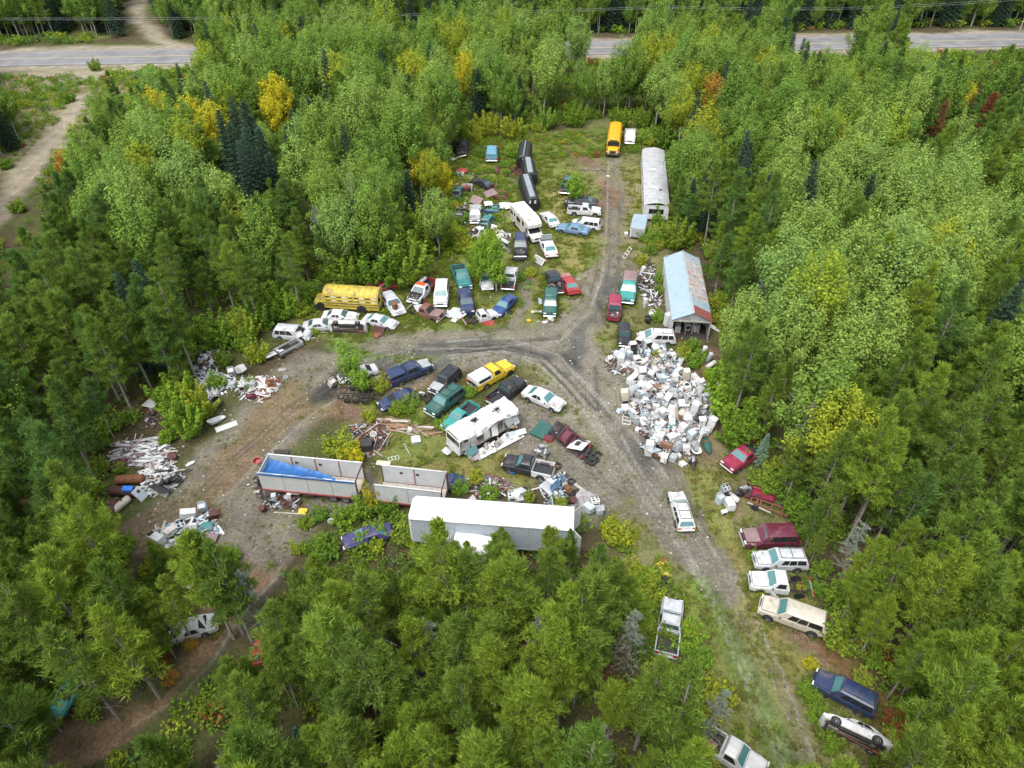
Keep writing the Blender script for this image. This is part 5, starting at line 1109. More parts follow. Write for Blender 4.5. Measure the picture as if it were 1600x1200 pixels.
def sticks(poly, n, Lr, mats, label, group, hmax=.5, ang=None, spread=40, name='plank', kind='plank', seed=1):
    rnd = random.Random(seed); w = poly_world(poly); xs = [p[0] for p in w]; ys = [p[1] for p in w]; c = 0
    while c < n:
        x, y = rnd.uniform(min(xs), max(xs)), rnd.uniform(min(ys), max(ys))
        if not inpoly(w, [x], [y])[0]: continue
        L = rnd.uniform(*Lr); z = .05 + hmax * rnd.random() * min(1, edge_dist(poly, x, y) / .8); a = rnd.uniform(0, 180) if ang is None else ang + rnd.gauss(0, spread)
        m, cn = rnd.choice(mats); q = jmesh(kind)[0][1]
        e = ob(name, q, m, None, (x, y, z), (R(rnd.uniform(-20, 20)), R(rnd.uniform(-9, 9)), R(a))); e.scale = (L, rnd.uniform(.7, 1.8), rnd.uniform(.7, 1.4)); ln = 'short' if L < Lr[0] + (Lr[1] - Lr[0]) * .33 else 'long' if L > Lr[0] + (Lr[1] - Lr[0]) * .67 else 'mid length'
        tag(e, '%s %s %s' % (ln, cn, label), name.replace('_', ' '), group); c += 1
def heap_stuff(poly, n, label, mats, hmax=.5, seed=1, size=(.08, .4)):
    """fine scrap nobody could count: one joined mesh"""
    rnd = random.Random(seed); w = poly_world(poly); xs = [p[0] for p in w]; ys = [p[1] for p in w]; mb = MB(); c = 0
    while c < n:
        x, y = rnd.uniform(min(xs), max(xs)), rnd.uniform(min(ys), max(ys))
        if not inpoly(w, [x], [y])[0]: continue
        z = .03 + hmax * rnd.random() * min(1, edge_dist(poly, x, y) / 1.0); s = rnd.uniform(*size); q = rnd.random(); rot = (rnd.uniform(-.6, .6), rnd.uniform(-.6, .6), rnd.uniform(0, 3.14)); mi = rnd.randrange(len(mats))
        if q < .35: mb.box((x, y, z), (s * 2.4, s * .35, s * .2), mi, rot)
        elif q < .65: mb.box((x, y, z), (s * 1.6, s * 1.2, s * .08), mi, rot)
        elif q < .9: mb.cbox((x, y, z), (s, s * .8, s * .6), s * .12, mi, rot)
        else:
            a = Vector((x, y, z)); d = Vector((rnd.uniform(-1, 1), rnd.uniform(-1, 1), rnd.uniform(-.2, .4))).normalized() * s * 2; mb.cyl(a - d, a + d, s * .12, n=6, m=mi)
        c += 1
    o = ob('scrap_debris', mb.mesh('scrap_debris', None, len(mats)), mats); tag(o, label, 'scrap', kind='stuff')
def build_junk():
    heap_items()
    W_ = [(WHITEM, 'white'), (ALUW, 'pale grey'), (WOODG, 'grey')]; B_ = [(WOODB, 'brown'), (WOODG, 'grey'), (WOODB, 'brown')]
    mixm = [WHITEM, ALUW, GREYP, FRAMEM, RUSTM, PALEB, STEEL, PLASTIC]; whm = [WHITEM, ALUW, PALEB, WHITEM, GREYP]; dk = [FRAMEM, RUSTM, RUSTDK, GREYP, ENGINE, PLASTIC]
    heap_stuff([(952,560),(1000,548),(1060,556),(1060,590),(1120,610),(1124,660),(1080,720),(1010,714),(972,640),(985,600)], 900, 'broken bits strewn through the big appliance heap', [WHITEM, PALEB, GREYP, RUSTM, PLASTIC, FRAMEM, SLATEB, MAUVE, PLASTIC], 1.5, 5, (.08, .34))
    heap_stuff([(945,555),(985,540),(1000,570),(975,590),(950,580)], 160, 'dark and pale scrap at the corner of the appliance heap by the black jeep', mixm, .7, 6, (.1, .5))
    heap_stuff([(985,560),(1060,562),(1056,596),(1112,616),(1112,660),(1075,708),(1015,705),(985,650),(992,600)], 420, 'white torn panels, drawers and trays among the heaped appliances', [WHITEM, WHITE2, PALEB, CREAM, ALMOND], 1.7, 36, (.1, .32))
    heap_stuff([(985,560),(1060,562),(1056,596),(1112,616),(1112,660),(1075,708),(1015,705),(985,650),(992,600)], 420, 'dark tangled hoses, racks and scrap among the heaped appliances', [FRAMEM, PLASTIC, GREYP, RUSTDK, ENGINE, NAVY, REDP, TEAL], 1.9, 35, (.08, .32))
    junk('tub', 1003, 650, 'black plastic tub wedged in the west edge of the appliance heap', PLASTIC, 1.7, (35, 10, 20), .3)
    junk('window_frame', 979, 655, 'white three-pane frame lying on gravel at the west edge of the appliance heap', WHITEM, (1.2, 1, 1), (8, 0, 80))
    junk('crate', 968, 645, 'pale grey toppled box beside the white frame, west of the appliance heap', PALEB, (1.2, .9, .7), (0, 25, 30))
    junk('boat_shell', 1103, 698, 'long dark green shell lying alone east of the appliance heap', GREENP, (.75, 1.1, 1), (0, 0, 95))
    junk('bathtub', 1083, 700, 'white tub with grey bowl at the south-east tip of the appliance heap', WHITEM, (1.5, 1.3, 1), (0, 0, 100), m2=GREYP)
    junk('engine', 1082, 725, 'dark motor scooter wreckage at the south tip of the appliance heap', FRAMEM, 1.1, (0, 0, 80), m2=CHROME)
    junk('microwave_oven' if False else 'crate', 1066, 727, 'white box lying alone just south of the appliance heap', WHITEM, (1.1, 1.0, .5), (0, 12, 35))
    junk('barrel', 1020, 708, 'orange rusty drum at the south tip of the appliance heap', RUSTM, .8, (80, 0, 30), .25)
    junk('metal_sheet', 1015, 700, 'long curved blue-grey panel leaning on the south tip of the appliance heap', PALEB, (1.9, 1.1, 1), (0, 32, 110), .6)
    # by the shed
    appliance('refrigerator', WHITEM, *G(1042, 508)[:2], 0, Euler((0, 0, R(20))), 'white refrigerator standing at the south-west corner of the metal shed', 'appliances by the shed')
    appliance('washing_machine', WHITEM, *G(1058, 518)[:2], 0, Euler((0, 0, R(-10))), 'white washing machine standing just outside the open shed gable', 'appliances by the shed')
    appliance('clothes_dryer', PALEB, *G(1073, 515)[:2], 0, Euler((0, 0, R(5))), 'pale grey clothes dryer in the mouth of the shed, left of another machine', 'appliances by the shed')
    appliance('washing_machine', ALMOND, *G(1086, 517)[:2], 0, Euler((0, 0, R(25))), 'stained washing machine in the mouth of the shed, east side', 'appliances by the shed')
    junk('board', 1113, 511, 'white board leaning at the south-east corner of the shed', WHITEM, (2.4, .7, 1), (0, 8, -35), .1)
    for i, (x, y) in enumerate(((1099, 556), (1107, 566), (1110, 574))): appliance('water_heater', WHITEM if i != 1 else PALEB, *G(x, y)[:2], 0, Euler((R(12 * i), R(80 if i == 2 else 4), R(30 * i))), ('white water heater standing farthest back in brush south of the shed', 'pale grey water heater in brush between two white ones', 'white water heater lying over in brush south of the shed')[i], 'water heaters in the brush')
    appliance('water_heater', WHITEM, *G(1007, 480)[:2], 0, Euler((0, 0, 0)), 'white gas cylinder shaped tank beside the heap of frames west of the shed', 'tanks by the frames')
    appliance('water_heater', WHITEM, *G(1003, 430)[:2], 0, Euler((0, R(12), 0)), 'white tank at the upper end of the frame heap west of the shed', 'tanks by the frames')
    sticks([(1004,412),(1018,408),(1022,440),(1034,475),(1022,482),(1010,460)], 34, (1.0, 3.2), [(WHITEM, 'white'), (FRAMEM, 'black'), (RUSTM, 'rusty'), (WOODG, 'grey'), (FRAMEM, 'black')], 'pole in the frame heap west of the metal shed', 'poles west of the shed', 1.2, 100, 45, 'pole', 'pipe', 2)
    heap_stuff([(1002,410),(1016,406),(1024,440),(1034,475),(1020,482),(1006,470),(996,450)], 260, 'tangled frames and metal scrap west of the metal shed', dk + [WHITEM, ALUW], .9, 8, (.1, .5))
    for i, (x, y, a) in enumerate(((1012, 500, 0), (1018, 490, 40))): junk('tub', x, y, ('black tub beside white canister west of the shed', 'white tub on weeds west of the shed')[i], (PLASTIC, WHITEM)[i], 1.0, (a, 0, 0), .1)
    junk('car_seat', 1012, 505, 'black seat dumped on gravel north of the white minivan', PLASTIC, 1.2, (0, 0, 60))
    junk('window_frame', 992, 540, 'pinkish white ladder frame leaning between black jeep and appliance heap', ALUW, (1.6, .6, 1), (10, -20, 60), .3)
    # centre
    junk('canopy_shell', 847, 673, 'dark green truck bed cover lying on gravel by the red pickup', GREENP, (1.15, 1.0, .45), (0, 0, 58), m2=GREENP)
    junk('crate', 857, 687, 'dark red box beside the green bed cover', REDP, (1.5, 1.0, .6), (0, 0, -25), m2=MAROON)
    junk('board', 904, 695, 'white door panel with two round windows leaning on the red pickup', WHITEM, (1.9, 1.6, 1.2), (0, -22, -38), 1.0); junk('board', 903, 693, 'dark round-cornered window in the white panel on the red pickup', PLASTIC, (.5, .6, 1), (0, -22, -38), 1.14); junk('board', 784, 612, 'long white board lying against the bed of the black pickup', WHITEM, (2.6, .5, 1), (20, -6, 48), .5)
    for i, (x, y, z, a) in enumerate(((924, 712, 0, 0), (931, 718, 0, 5), (920, 720, 0, 0), (927, 714, .22, 15), (934, 710, 0, 60), (925, 722, .2, 10), (917, 716, .1, 30))): junk('tyre', x, y, 'black tyre in the pile at the tail of the red pickup', RUBBER, 1.15, (a, 0, 0), z + .12, 'tyre', 'tyres behind the red pickup')
    junk('tyre', 899, 712, 'lone pale rimmed tyre on gravel under the white door panel', STEEL, .6, (0, 0, 0), .08)
    junk('tub', 801, 739, 'bright blue bucket under the door of the black and white pickup', BLUEB, .8, (0, 0, 0))
    for i, (x, y, a) in enumerate(((846, 703, 20), (852, 712, 80), (842, 711, 140))): junk('engine', x, y, ('upper engine in the stack behind the black and white pickup', 'right hand engine behind the black and white pickup', 'left engine behind the black and white pickup')[i], ENGINE, 1.0, (0, 0, a), 0, 'engine', 'engines behind the pickup', CHROME)
    junk('tyre', 871, 728, 'flat tyre lying behind the tailgate of the black and white pickup', RUBBER, 1.3, (5, 0, 0), .1)
    # band north of the semi trailer
    junk('metal_sheet', 872, 755, 'tall blue-grey twisted body panel between scrap and tyres', SLATEB, (2.0, .8, 2), (55, 20, 65), .7)
    junk('fender', 858, 765, 'silver crumpled fender north of the semi trailer', SILVER, 1.6, (20, 30, 60), .5); junk('metal_sheet', 862, 780, 'grey crumpled metal sheet upright near the semi trailer', PALEB, (1.3, .8, 2), (70, 0, 110), .5)
    heap_stuff([(850,745),(884,738),(886,780),(868,796),(850,780)], 130, 'torn grey metal scrap north of the semi trailer', [PALEB, SLATEB, SILVER, FRAMEM, PLASTIC, WHITEM], .8, 11, (.12, .5))
    junk('pipe', 843, 762, 'white bent drain pipe on gravel, left of the crumpled fender', WHITEM, (1.7, 1.8, 1.8), (0, 0, 20), .1); junk('pipe', 848, 771, 'white drain pipe elbow section on gravel', WHITEM, (1.2, 1.8, 1.8), (0, 0, 110), .1)
    for i, (x, y, a) in enumerate(((893, 752, 0), (886, 762, 25), (893, 770, 0), (901, 770, 60), (888, 781, 10))): junk('tyre', x, y, 'black tyre on gravel beside the torn blue-grey panel', RUBBER, 1.15, (a, 0, 0), .12, 'tyre', 'tyres beside the torn panel')
    junk('barrel', 885, 760, 'dark red drum among tyres beside the torn panel', RUSTM, 1.0, (70, 0, 20), .3); junk('barrel', 893, 783, 'dark open drum with red inside near the semi trailer doors', RUSTDK, 1.1, (30, 10, 0), .1)
    junk('metal_sheet', 911, 782, 'grey tarpaulin heap beside the semi trailer doors', GREYTP, (1.3, 1.6, 3), (0, -12, 60), .3)
    junk('plank', 909, 764, 'long grey plank pointing at the track near the tyres', WOODG, (2.3, 2, 1.5), (0, 0, -45), .06); junk('pipe', 918, 773, 'white bent pipe near the stove by the track', WHITEM, (1.3, 1.8, 1.8), (0, 0, -20), .1)
    appliance('kitchen_stove', WHITEM, *G(929, 790)[:2], 0, Euler((0, 0, R(12))), 'white stove standing at the edge of the track by the semi trailer', 'appliances north of the semi trailer')
    appliance('washing_machine', PALEB, *G(920, 798)[:2], 0, Euler((R(80), 0, R(40))), 'pale grey washing machine lying between stove and trailer doors', 'appliances north of the semi trailer')
    appliance('dishwasher', PALEB, *G(937, 800)[:2], 0, Euler((R(10), R(85), R(10))), 'pale grey dishwasher fallen over south of the stove', 'appliances north of the semi trailer')
    appliance('kitchen_stove', WHITEM, *G(800, 782)[:2], 0, Euler((0, 0, R(5))), 'white stove standing against the north side of the semi trailer', 'appliances north of the semi trailer')
    appliance('refrigerator', ALUW, *G(814, 778)[:2], 0, Euler((R(60), 0, R(-40))), 'white refrigerator tipped beside the stove at the semi trailer', 'appliances north of the semi trailer')
    appliance('clothes_dryer', GREYP, *G(812, 788)[:2], 0, Euler((0, 0, R(15))), 'grey dryer between tipped refrigerator and semi trailer', 'appliances north of the semi trailer')
    sticks([(752,742),(795,752),(793,766),(740,775),(738,762)], 26, (1, 2.6), [(WHITEM, 'white'), (RUSTM, 'rusty'), (STEEL, 'steel'), (FRAMEM, 'black')], 'pipe in the row of engines north of the semi trailer', 'pipes north of the semi trailer', .6, 160, 25, 'pipe', 'pipe', 3)
    heap_stuff([(752,740),(795,750),(796,768),(770,790),(738,790),(738,760)], 210, 'engine parts and pipes strewn north of the semi trailer', dk + [WHITEM, STEEL], .6, 12, (.08, .35))
    for i in range(5): junk('engine', 762 + i * 8, 745 + i * 3.4, 'small engine in the row west of the black and white pickup', ENGINE, .7, (0, 0, 40 * i), 0, 'engine', 'row of small engines', RUSTM)
    junk('metal_sheet', 706, 752, 'dark navy tarpaulin draped between short open trailer and bushes', NAVY, (1.7, 1.7, 3), (0, 14, 30), .5, name='tarpaulin', cat='tarpaulin'); junk('barrel', 748, 772, 'orange rusty drum in scrap north of the semi trailer', RUSTM, .8, (80, 0, 70), .25)
    junk('board', 735, 782, 'white board propped on edge beside a bush at the semi trailer', WHITEM, (1.3, .5, 1.5), (40, 10, 60), .3)
    # centre left
    junk('trailer_frame', 558, 621, 'black stacked trailer frame with wheels left of the bushes', FRAMEM, (.88, .8, .85), (0, 0, -6), cat='trailer frame'); junk('chassis', 578, 622, 'rusty black chassis beside the stacked trailer frame', FRAMEM, .8, (0, 0, -8))
    appliance('washing_machine', ALMOND, *G(520, 604)[:2], 0, Euler((R(25), 0, R(50))), 'stained washing machine alone on dark gravel at the west bend', 'lone washer')
    junk('board', 590, 592, 'grey square sheet on grass beside the blue canopy pickup', GREYTP, (1.2, 1.1, .6), (0, 0, 30)); junk('pipe', 618, 603, 'long pale pipe on grass south of the blue canopy pickup', ALUW, (1.6, 1, 1), (0, 0, 20), .06); junk('pipe', 624, 607, 'second pale pipe on grass south of the blue canopy pickup', ALUW, (1.2, 1, 1), (0, 0, -12), .06)
    junk('car_door', 622, 625, 'white torn door against the wrecked hatchback', WHITEM, 1.2, (40, 0, 50), .3); junk('chassis', 660, 624, 'black and silver chassis with axles beside the dark green SUV', FRAMEM, .85, (0, 0, 165))
    junk('engine', 658, 618, 'bare engine sitting on the chassis beside the green SUV', ENGINE, .8, (0, 0, 10), .45, m2=CHROME)
    sticks([(586,656),(620,655),(675,672),(672,682),(590,672)], 30, (1.4, 3.6), B_, 'plank on the ground south of the green SUV', 'planks in the centre island', .12, 170, 12, 'plank', 'plank', 4)
    sticks([(552,668),(600,664),(608,690),(580,712),(556,694)], 26, (.8, 2.6), [(WOODB, 'brown'), (RUSTM, 'rusty'), (WOODG, 'grey'), (FRAMEM, 'black')], 'stick in the rusty scrap above the long open trailer', 'sticks above the open trailer', .4, None, 0, 'stick', 'pipe', 5)
    heap_stuff([(548,664),(604,662),(610,694),(580,714),(552,700)], 260, 'rusty scrap and branches above the long open trailer', dk, .4, 13)
    junk('plank', 573, 674, 'long pale pole leaning across the rusty scrap', WOODG, (3.0, .8, 1.5), (0, -10, 42), .4); junk('plank', 601, 690, 'thin pale pole standing out of weeds', WOODG, (2.6, .6, 1.2), (0, -12, 68), .4); junk('plank', 636, 702, 'thin pale stick in weeds south of the white bag', WOODG, (2.2, .6, 1.2), (0, 8, 115), .3)
    junk('crate', 575, 702, 'black battery box in the rusty scrap', PLASTIC, 1.6, (0, 0, 8)); junk('bumper', 557, 693, 'white curved bumper beside the yellow bush', WHITEM, .9, (0, 0, -12))
    junk('tub', 584, 681, 'white bowl in the rusty scrap', WHITEM, .8, (15, 0, 0), .2); junk('tyre', 594, 677, 'dark red wheel in the rusty scrap', RUSTDK, .9, (20, 0, 0), .2); junk('crate', 639, 674, 'white and dark bucket box between planks and camper', WHITEM, .7, (0, 20, 0))
    junk('crate', 649, 690, 'crumpled white bag in weeds', WHITEM, (1.4, 1.2, .8), (15, 10, 20)); junk('metal_sheet', 699, 704, 'torn grey white sheet at the nose of the wrecked camper', ALUW, (.9, .8, 2), (20, 30, 70), .4); junk('board', 599, 724, 'cream board on dirt between the two open trailers', CREAM, (1.4, .6, 1), (0, 0, -8)); junk('window_frame', 615, 716, 'thin wire frame in grass above the short open trailer', ALUW, (.8, .6, .5), (0, 0, 15))
    # second row
    junk('barrel', 619, 490, 'rusty upright drum taller than the silver sedan beside it', RUSTM, (1.25, 1.25, 2.0), (8, 0, 0)); junk('tank', 661, 440, 'white tank in the bed of the orange roofed pickup', WHITEM, (.7, .6, .6), (0, 0, 60), .9)
    junk('fender', 660, 484, 'crumpled white and grey front end lying on the rust brown wreck', SILVER, 1.5, (10, 20, 30), .5); junk('car_hood', 683, 489, 'rusty mauve hood lying loose on the brown wreck', MAUVE, 1.2, (0, -8, -30), 1.0); junk('bumper', 688, 498, 'white curved bumper leaning on the brown wreck', WHITEM, 1.1, (30, 0, 55), .2)
    junk('fender', 644, 444, 'red fender in weeds left of the orange roofed pickup', REDP, 1.2, (10, 0, 20), .1); junk('metal_sheet', 713, 489, 'silver crushed car body shell beside the small white pickup', SILVER, (1.6, 1.5, 6), (0, 10, 0), .45); junk('fender', 712, 500, 'white fender fragment on grass by the crushed shell', WHITEM, .8, (0, 0, 60), .05)
    junk('tyre', 733, 503, 'tyre under the crushed silver shell', RUBBER, 1.0, (20, 0, 0), .15); junk('car_hood', 762, 504, 'bright red panel on the dirt beside the small white pickup', REDP, (1.3, .8, .7), (6, 0, -14), .08); junk('pipe', 778, 503, 'thin red pipe on the dirt by the red panel', REDP, (1.0, .6, .6), (0, 0, 20), .05)
    junk('tyre', 788, 491, 'loose wheel standing in front of the bright blue sedan', STEEL, 1.0, (70, 0, 0), .3); junk('tyre', 797, 488, 'flat tyre behind the loose wheel at the blue sedan', RUBBER, 1.0, (0, 0, 0), .1)
    junk('board', 842, 487, 'white plank like board on gravel left of the green canopy pickup', WHITEM, (1.9, .4, 1), (0, 0, 4)); junk('board', 844, 471, 'blue-grey panel leaning against the green canopy pickup', PALEB, (.5, 1.3, 1), (0, 30, 0), .3)
    junk('barrel', 858, 496, 'white drum lying at the nose of the green canopy pickup', WHITEM, .9, (80, 0, 30), .25); junk('board', 854, 502, 'small white scrap board south of the green canopy pickup', WHITEM, (1.1, .5, .8), (0, 0, 30)); junk('tub', 826, 503, 'small yellow container on gravel', YELLOW, .6)
    junk('radiator', 839, 411, 'striped white and dark radiator grille in weeds', WHITEM, (1.8, 1, 1.6), (-40, 0, -50), .1, m2=PLASTIC); junk('board', 849, 407, 'brown board behind the striped radiator', WOODB, (1.2, .9, 1), (0, 10, 30), .1)
    for i, (x, y) in enumerate(((863, 448), (868, 440), (874, 446))): junk('engine', x, y, 'scrap engine in the bed of the black pickup by the red sedan', ENGINE, .7, (0, 0, 50 * i), .75, 'engine', 'engines in the truck bed', RUSTM)
    junk('metal_sheet', 892, 436, 'thin grey sheet on grass beside the red sedan', GREYTP, (1.6, 1.2, .2), (0, 0, 20), .03)
    # upper lot scrap
    junk('truck_box', 730, 298, 'white truck box with a red tank standing in it', WHITE, (.9, 1.0, 1.4), (0, 0, 88), m2=PLASTIC); junk('tank', 729, 297, 'red fuel tank inside the white truck box', REDP, (.6, .7, .9), (0, 0, 90), .25)
    junk('car_hood', 744, 313, 'mauve rusty hood propped left of another', MAUVE, 1.3, (10, -25, 60), .5); junk('car_hood', 766, 302, 'larger mauve rusty hood left of the brown truck box', MAUVE, 1.6, (0, -12, 20), .6)
    junk('truck_box', 783, 308, 'brown truck box with pale rags inside', BROWNP, (1.05, 1.1, 1.1), (0, 0, 175), m2=RUSTDK); junk('truck_box', 769, 331, 'bright blue truck box open to the sky', BLUE, (1.2, 1.3, 1.2), (0, 0, 172), m2=SKYB); junk('car_hood', 763, 318, 'white hood behind the bright blue truck box', WHITE, 1.1, (0, 0, 10), .7)
    junk('fender', 790, 323, 'white fender with wheel opening beside the motorhome tail', OFFW, 1.4, (20, 0, 0), .4); junk('car_door', 764, 345, 'grey-white door leaning below the blue truck box', PALEB, 1.2, (50, 0, 20), .4)
    junk('metal_sheet', 718, 335, 'dark burnt body shell in brush at the west side', FRAMEM, (1.6, 1.8, 5), (0, 20, 50), .5); heap_stuff([(708,318),(728,322),(726,345),(710,345)], 110, 'dark scrap in brush west of the grey pickup', dk, .7, 21, (.15, .5))
    junk('fender', 722, 268, 'red and white hood piece in weeds', REDP, 1.2, (15, 0, 10), .3); junk('board', 720, 272, 'white panel below the red hood piece', WHITEM, (1.1, .7, 1), (25, 0, 0), .2); junk('canopy_shell', 777, 270, 'dark red narrow body piece standing in grass', MAROON, (1.1, .35, 1.0), (0, 0, 88))
    heap_stuff([(786,262),(812,260),(816,274),(790,276)], 120, 'dark red rusty scrap in grass beside the black tanks', [RUSTDK, RUSTM, MAROON, FRAMEM], .5, 22, (.1, .45)); junk('fender', 706, 250, 'white fender in brush by the burnt SUV', WHITEM, 1.2, (0, 0, 40), .2)
    junk('car_door', 783, 369, 'pale van door in the white scrap beside the black SUV', OFFW, 1.3, (30, 0, 30), .3); junk('fender', 789, 378, 'white torn fender in the scrap beside the black SUV', WHITE, 1.5, (20, 20, 80), .4); heap_stuff([(776,362),(798,364),(798,396),(782,392)], 150, 'white and grey car parts beside the black SUV', [WHITEM, GREYP, FRAMEM, OFFW, ENGINE], .7, 23, (.1, .45))
    junk('radiator', 810, 408, 'black front end frame south of the black SUV', FRAMEM, 1.6, (30, 0, 0), m2=GREYP); junk('car_hood', 772, 355, 'white crumpled panel on grass by the gutted pickup', OFFW, .8, (10, 20, 0), .2); junk('car_door', 876, 316 + 60 - 75, 'white mirror shaped panel behind the black sedan', WHITEM, .7, (70, 0, 0), .3)
    junk('plank', 921, 264, 'fallen pale pole in weeds at the north end', WOODG, (3.4, .8, 1), (0, 0, -6), .1); junk('board', 950, 275, 'small white scrap sheet on the reddish dirt', WHITEM, (.6, .4, .5)); 
    for i in range(4): junk('plank', 994 + i * 2.6, 293 + i, 'white stake standing beside the silver mobile home', WHITEM, (1.4, .6, 1.2), (0, 80, 0), .6, 'stake', 'stakes by the mobile home')
    junk('crate', 978, 368, 'white bucket box beside the small pale trailer', WHITEM, .8, (10, 0, 0)); junk('tyre', 984, 364, 'dark tyre beside the small pale trailer', RUBBER, 1, (0, 0, 0), .1); junk('window_frame', 980, 395, 'white bent tripod frame in brown weeds', WHITEM, (1.2, .7, .7), (0, -50, 30), .6)
    heap_stuff([(706,262),(745,258),(790,300),(790,345),(750,372),(708,350)], 260, 'car parts and rusty scrap lying in weeds among the packed wrecks', dk + [GREYP, MAUVE, PALEB], .35, 37, (.1, .4))
    # west
    junk('tank', 189, 794, 'beige steel tank lying at the west edge of the dirt', CREAM, (1.15, .8, .8), (0, 0, 62), m2=RUSTM)
    c, yaw, L = frame2((178, 786), (160, 832), .4); e = junk('tank', 0, 0, 'long dark brown steel tank at the far west edge', RUSTDK, (2.1, 1.0, 1.0), (0, 0, math.degrees(yaw)), world=(c.x, c.y, 0))
    junk('tank', 206, 754, 'rust red tank behind the one with the blue cover', RUSTM, (1.4, 1.0, 1.0), (0, 0, 4)); junk('tank', 198, 773, 'dark rusty tank with a blue cover on top', RUSTDK, (1.6, 1.0, 1.0), (0, 0, -6)); junk('crate', 200, 766, 'bright blue cover bundle on the dark rusty tank', BLUEB, (1.4, .9, .5), (0, 8, 5), .85, m2=BLUEB)
    junk('board', 218, 772, 'pale blue-grey panel leaning on the dark rusty tank', PALEB, (.9, 1.3, 1.3), (50, 0, 70), .5)
    sticks([(180,692),(252,682),(262,718),(234,732),(182,722)], 96, (.9, 2.9), [(ALUW, 'pale'), (WOODG, 'grey'), (GREYP, 'dark grey'), (ALU, 'metallic'), (MAUVE, 'reddish'), (WHITE2, 'greyish white')], 'strip of siding in the heap at the west edge', 'siding strips in the west heap', .4, 6, 16, 'siding_strip', 'plank', 6)
    sticks([(222,740),(262,724),(290,745),(252,776),(228,772)], 44, (.8, 2.4), W_ + [(STEEL, 'steel'), (FRAMEM, 'black')], 'bar in the metal heap at the west edge', 'bars in the west metal heap', .8, 30, 35, 'metal_bar', 'plank', 7)
    heap_stuff([(180,690),(256,682),(266,720),(236,734),(182,726)], 200, 'splintered siding bits at the west edge', [WHITEM, ALUW, RUSTDK, WOODG, MAUVE], .5, 14); heap_stuff([(220,740),(262,722),(292,745),(252,778),(226,774)], 280, 'mixed metal scrap at the west edge', [WHITEM, ALUW, WHITEM, PLASTIC, STEEL, ALUW], .8, 15, (.1, .45))
    for i, (x, y) in enumerate(((258, 735), (262, 752), (276, 748), (250, 764))): junk(('radiator', 'engine', 'tyre', 'fender')[i], x, y, ('black upright radiator frame in the west metal heap', 'dark engine in the west metal heap', 'black hoop of a tyre at the east end of the west metal heap', 'dark fender at the south side of the west metal heap')[i], (PLASTIC, FRAMEM, RUBBER, PLASTIC)[i], 1.3, (40 if i == 0 else 20, 0, 50 * i), .5, m2=STEEL)
    junk('crate', 270, 717, 'rust brown crushed box on the dirt east of the siding heap', RUSTDK, (1.3, 1.0, .7), (10, 0, 20)); junk('metal_sheet', 297, 724, 'small white scrap on the dirt near the metal heap', WHITEM, (.6, .3, 1), (0, 0, 40), .1); junk('metal_sheet', 180, 726, 'maroon crumpled sheet at the foot of the siding heap', MAROON, (1.5, 1.2, 2), (0, 0, 20), .3)
    junk('board', 240, 627, 'white sheet lying in the pines at the west edge', WHITEM, (1.6, 2.0, 1), (0, -6, -20), .3); heap_stuff([(232,638),(246,636),(244,668),(228,668)], 80, 'dark scrap under the pines below a white sheet', dk, .4, 16)
    heap_stuff([(245,828),(300,805),(330,800),(345,832),(300,850),(250,856)], 260, 'mixed household scrap beside the dirt, bottom west', whm + [MAUVE, SLATEB, PLASTIC], .6, 17, (.12, .5))
    for i, (k, x, y, m, t, r) in enumerate((('washing_machine', 320, 800, PALEB, 'pale grey washer at the north end of the south-west scrap heap', (20, 0, 20)), ('chest_freezer', 297, 812, WHITEM, 'white chest freezer on top of the south-west scrap heap', (0, 15, 20)), ('kitchen_stove', 286, 826, PALEB, 'pale stove tipped in the south-west scrap heap', (40, 0, 30)), ('refrigerator', 248, 848, WHITEM, 'white refrigerator at the pine edge of the south-west scrap heap', (80, 0, 60)), ('dishwasher', 306, 832, GREYP, 'grey dishwasher in the south-west scrap heap', (85, 0, 10)), ('freezer_cabinet', 270, 836, ALMOND, 'stained cabinet in the south-west scrap heap', (80, 10, -30)))):
        appliance(k, m, *G(x, y)[:2], .15, Euler([R(a) for a in r]), t, 'appliances in the south-west heap')
    junk('crate', 334, 808, 'dark purple box at the east end of the south-west scrap heap', RUSTDK, 1.2, (10, 10, 30)); junk('board', 322, 823, 'teal and red board in the south-west scrap heap', TEAL, (1.1, .9, 1), (10, 0, 12), .5); junk('board', 327, 840, 'mauve board at the south side of the south-west scrap heap', MAUVE, (1.4, .8, 1), (8, 0, 0), .3); junk('plank', 345, 828, 'white plank beside the south-west scrap heap', WHITEM, (1.3, 1.5, 1.5), (0, 0, -50), .1)
    sticks([(250,830),(300,808),(325,812),(310,845),(255,852)], 26, (.8, 2.2), W_, 'board in the south-west scrap heap', 'boards in the south-west heap', .8, 25, 35, 'plank', 'plank', 8)
    # north-west heap under bushes
    sticks([(306,590),(340,580),(345,612),(325,622),(304,606)], 60, (.7, 2.4), [(WHITEM, 'white'), (ALUW, 'pale'), (WHITEM, 'white')], 'strip of siding in the heap under bushes', 'white strips under the bushes', .7, 120, 30, 'siding_strip', 'plank', 9)
    sticks([(398,598),(434,592),(438,604),(410,626),(398,618)], 54, (.8, 2.2), [(WHITEM, 'white'), (WHITEM, 'white'), (RUSTM, 'rusty')], 'batten in the scattered heap beside the dirt track', 'white battens beside the track', .5, None, 0, 'batten', 'plank', 10)
    heap_stuff([(318,540),(352,548),(350,570),(304,590),(306,570)], 240, 'grey and black scrap deep in the bushes', mixm, .8, 18, (.1, .5)); heap_stuff([(304,590),(345,582),(372,590),(372,610),(330,622),(304,610)], 220, 'white siding bits deep in the bushes', whm, .7, 19); heap_stuff([(374,590),(434,588),(438,606),(405,630),(372,622)], 220, 'rusty and white bits beside the dirt track', whm + [RUSTM, FRAMEM, WOODG], .4, 20)
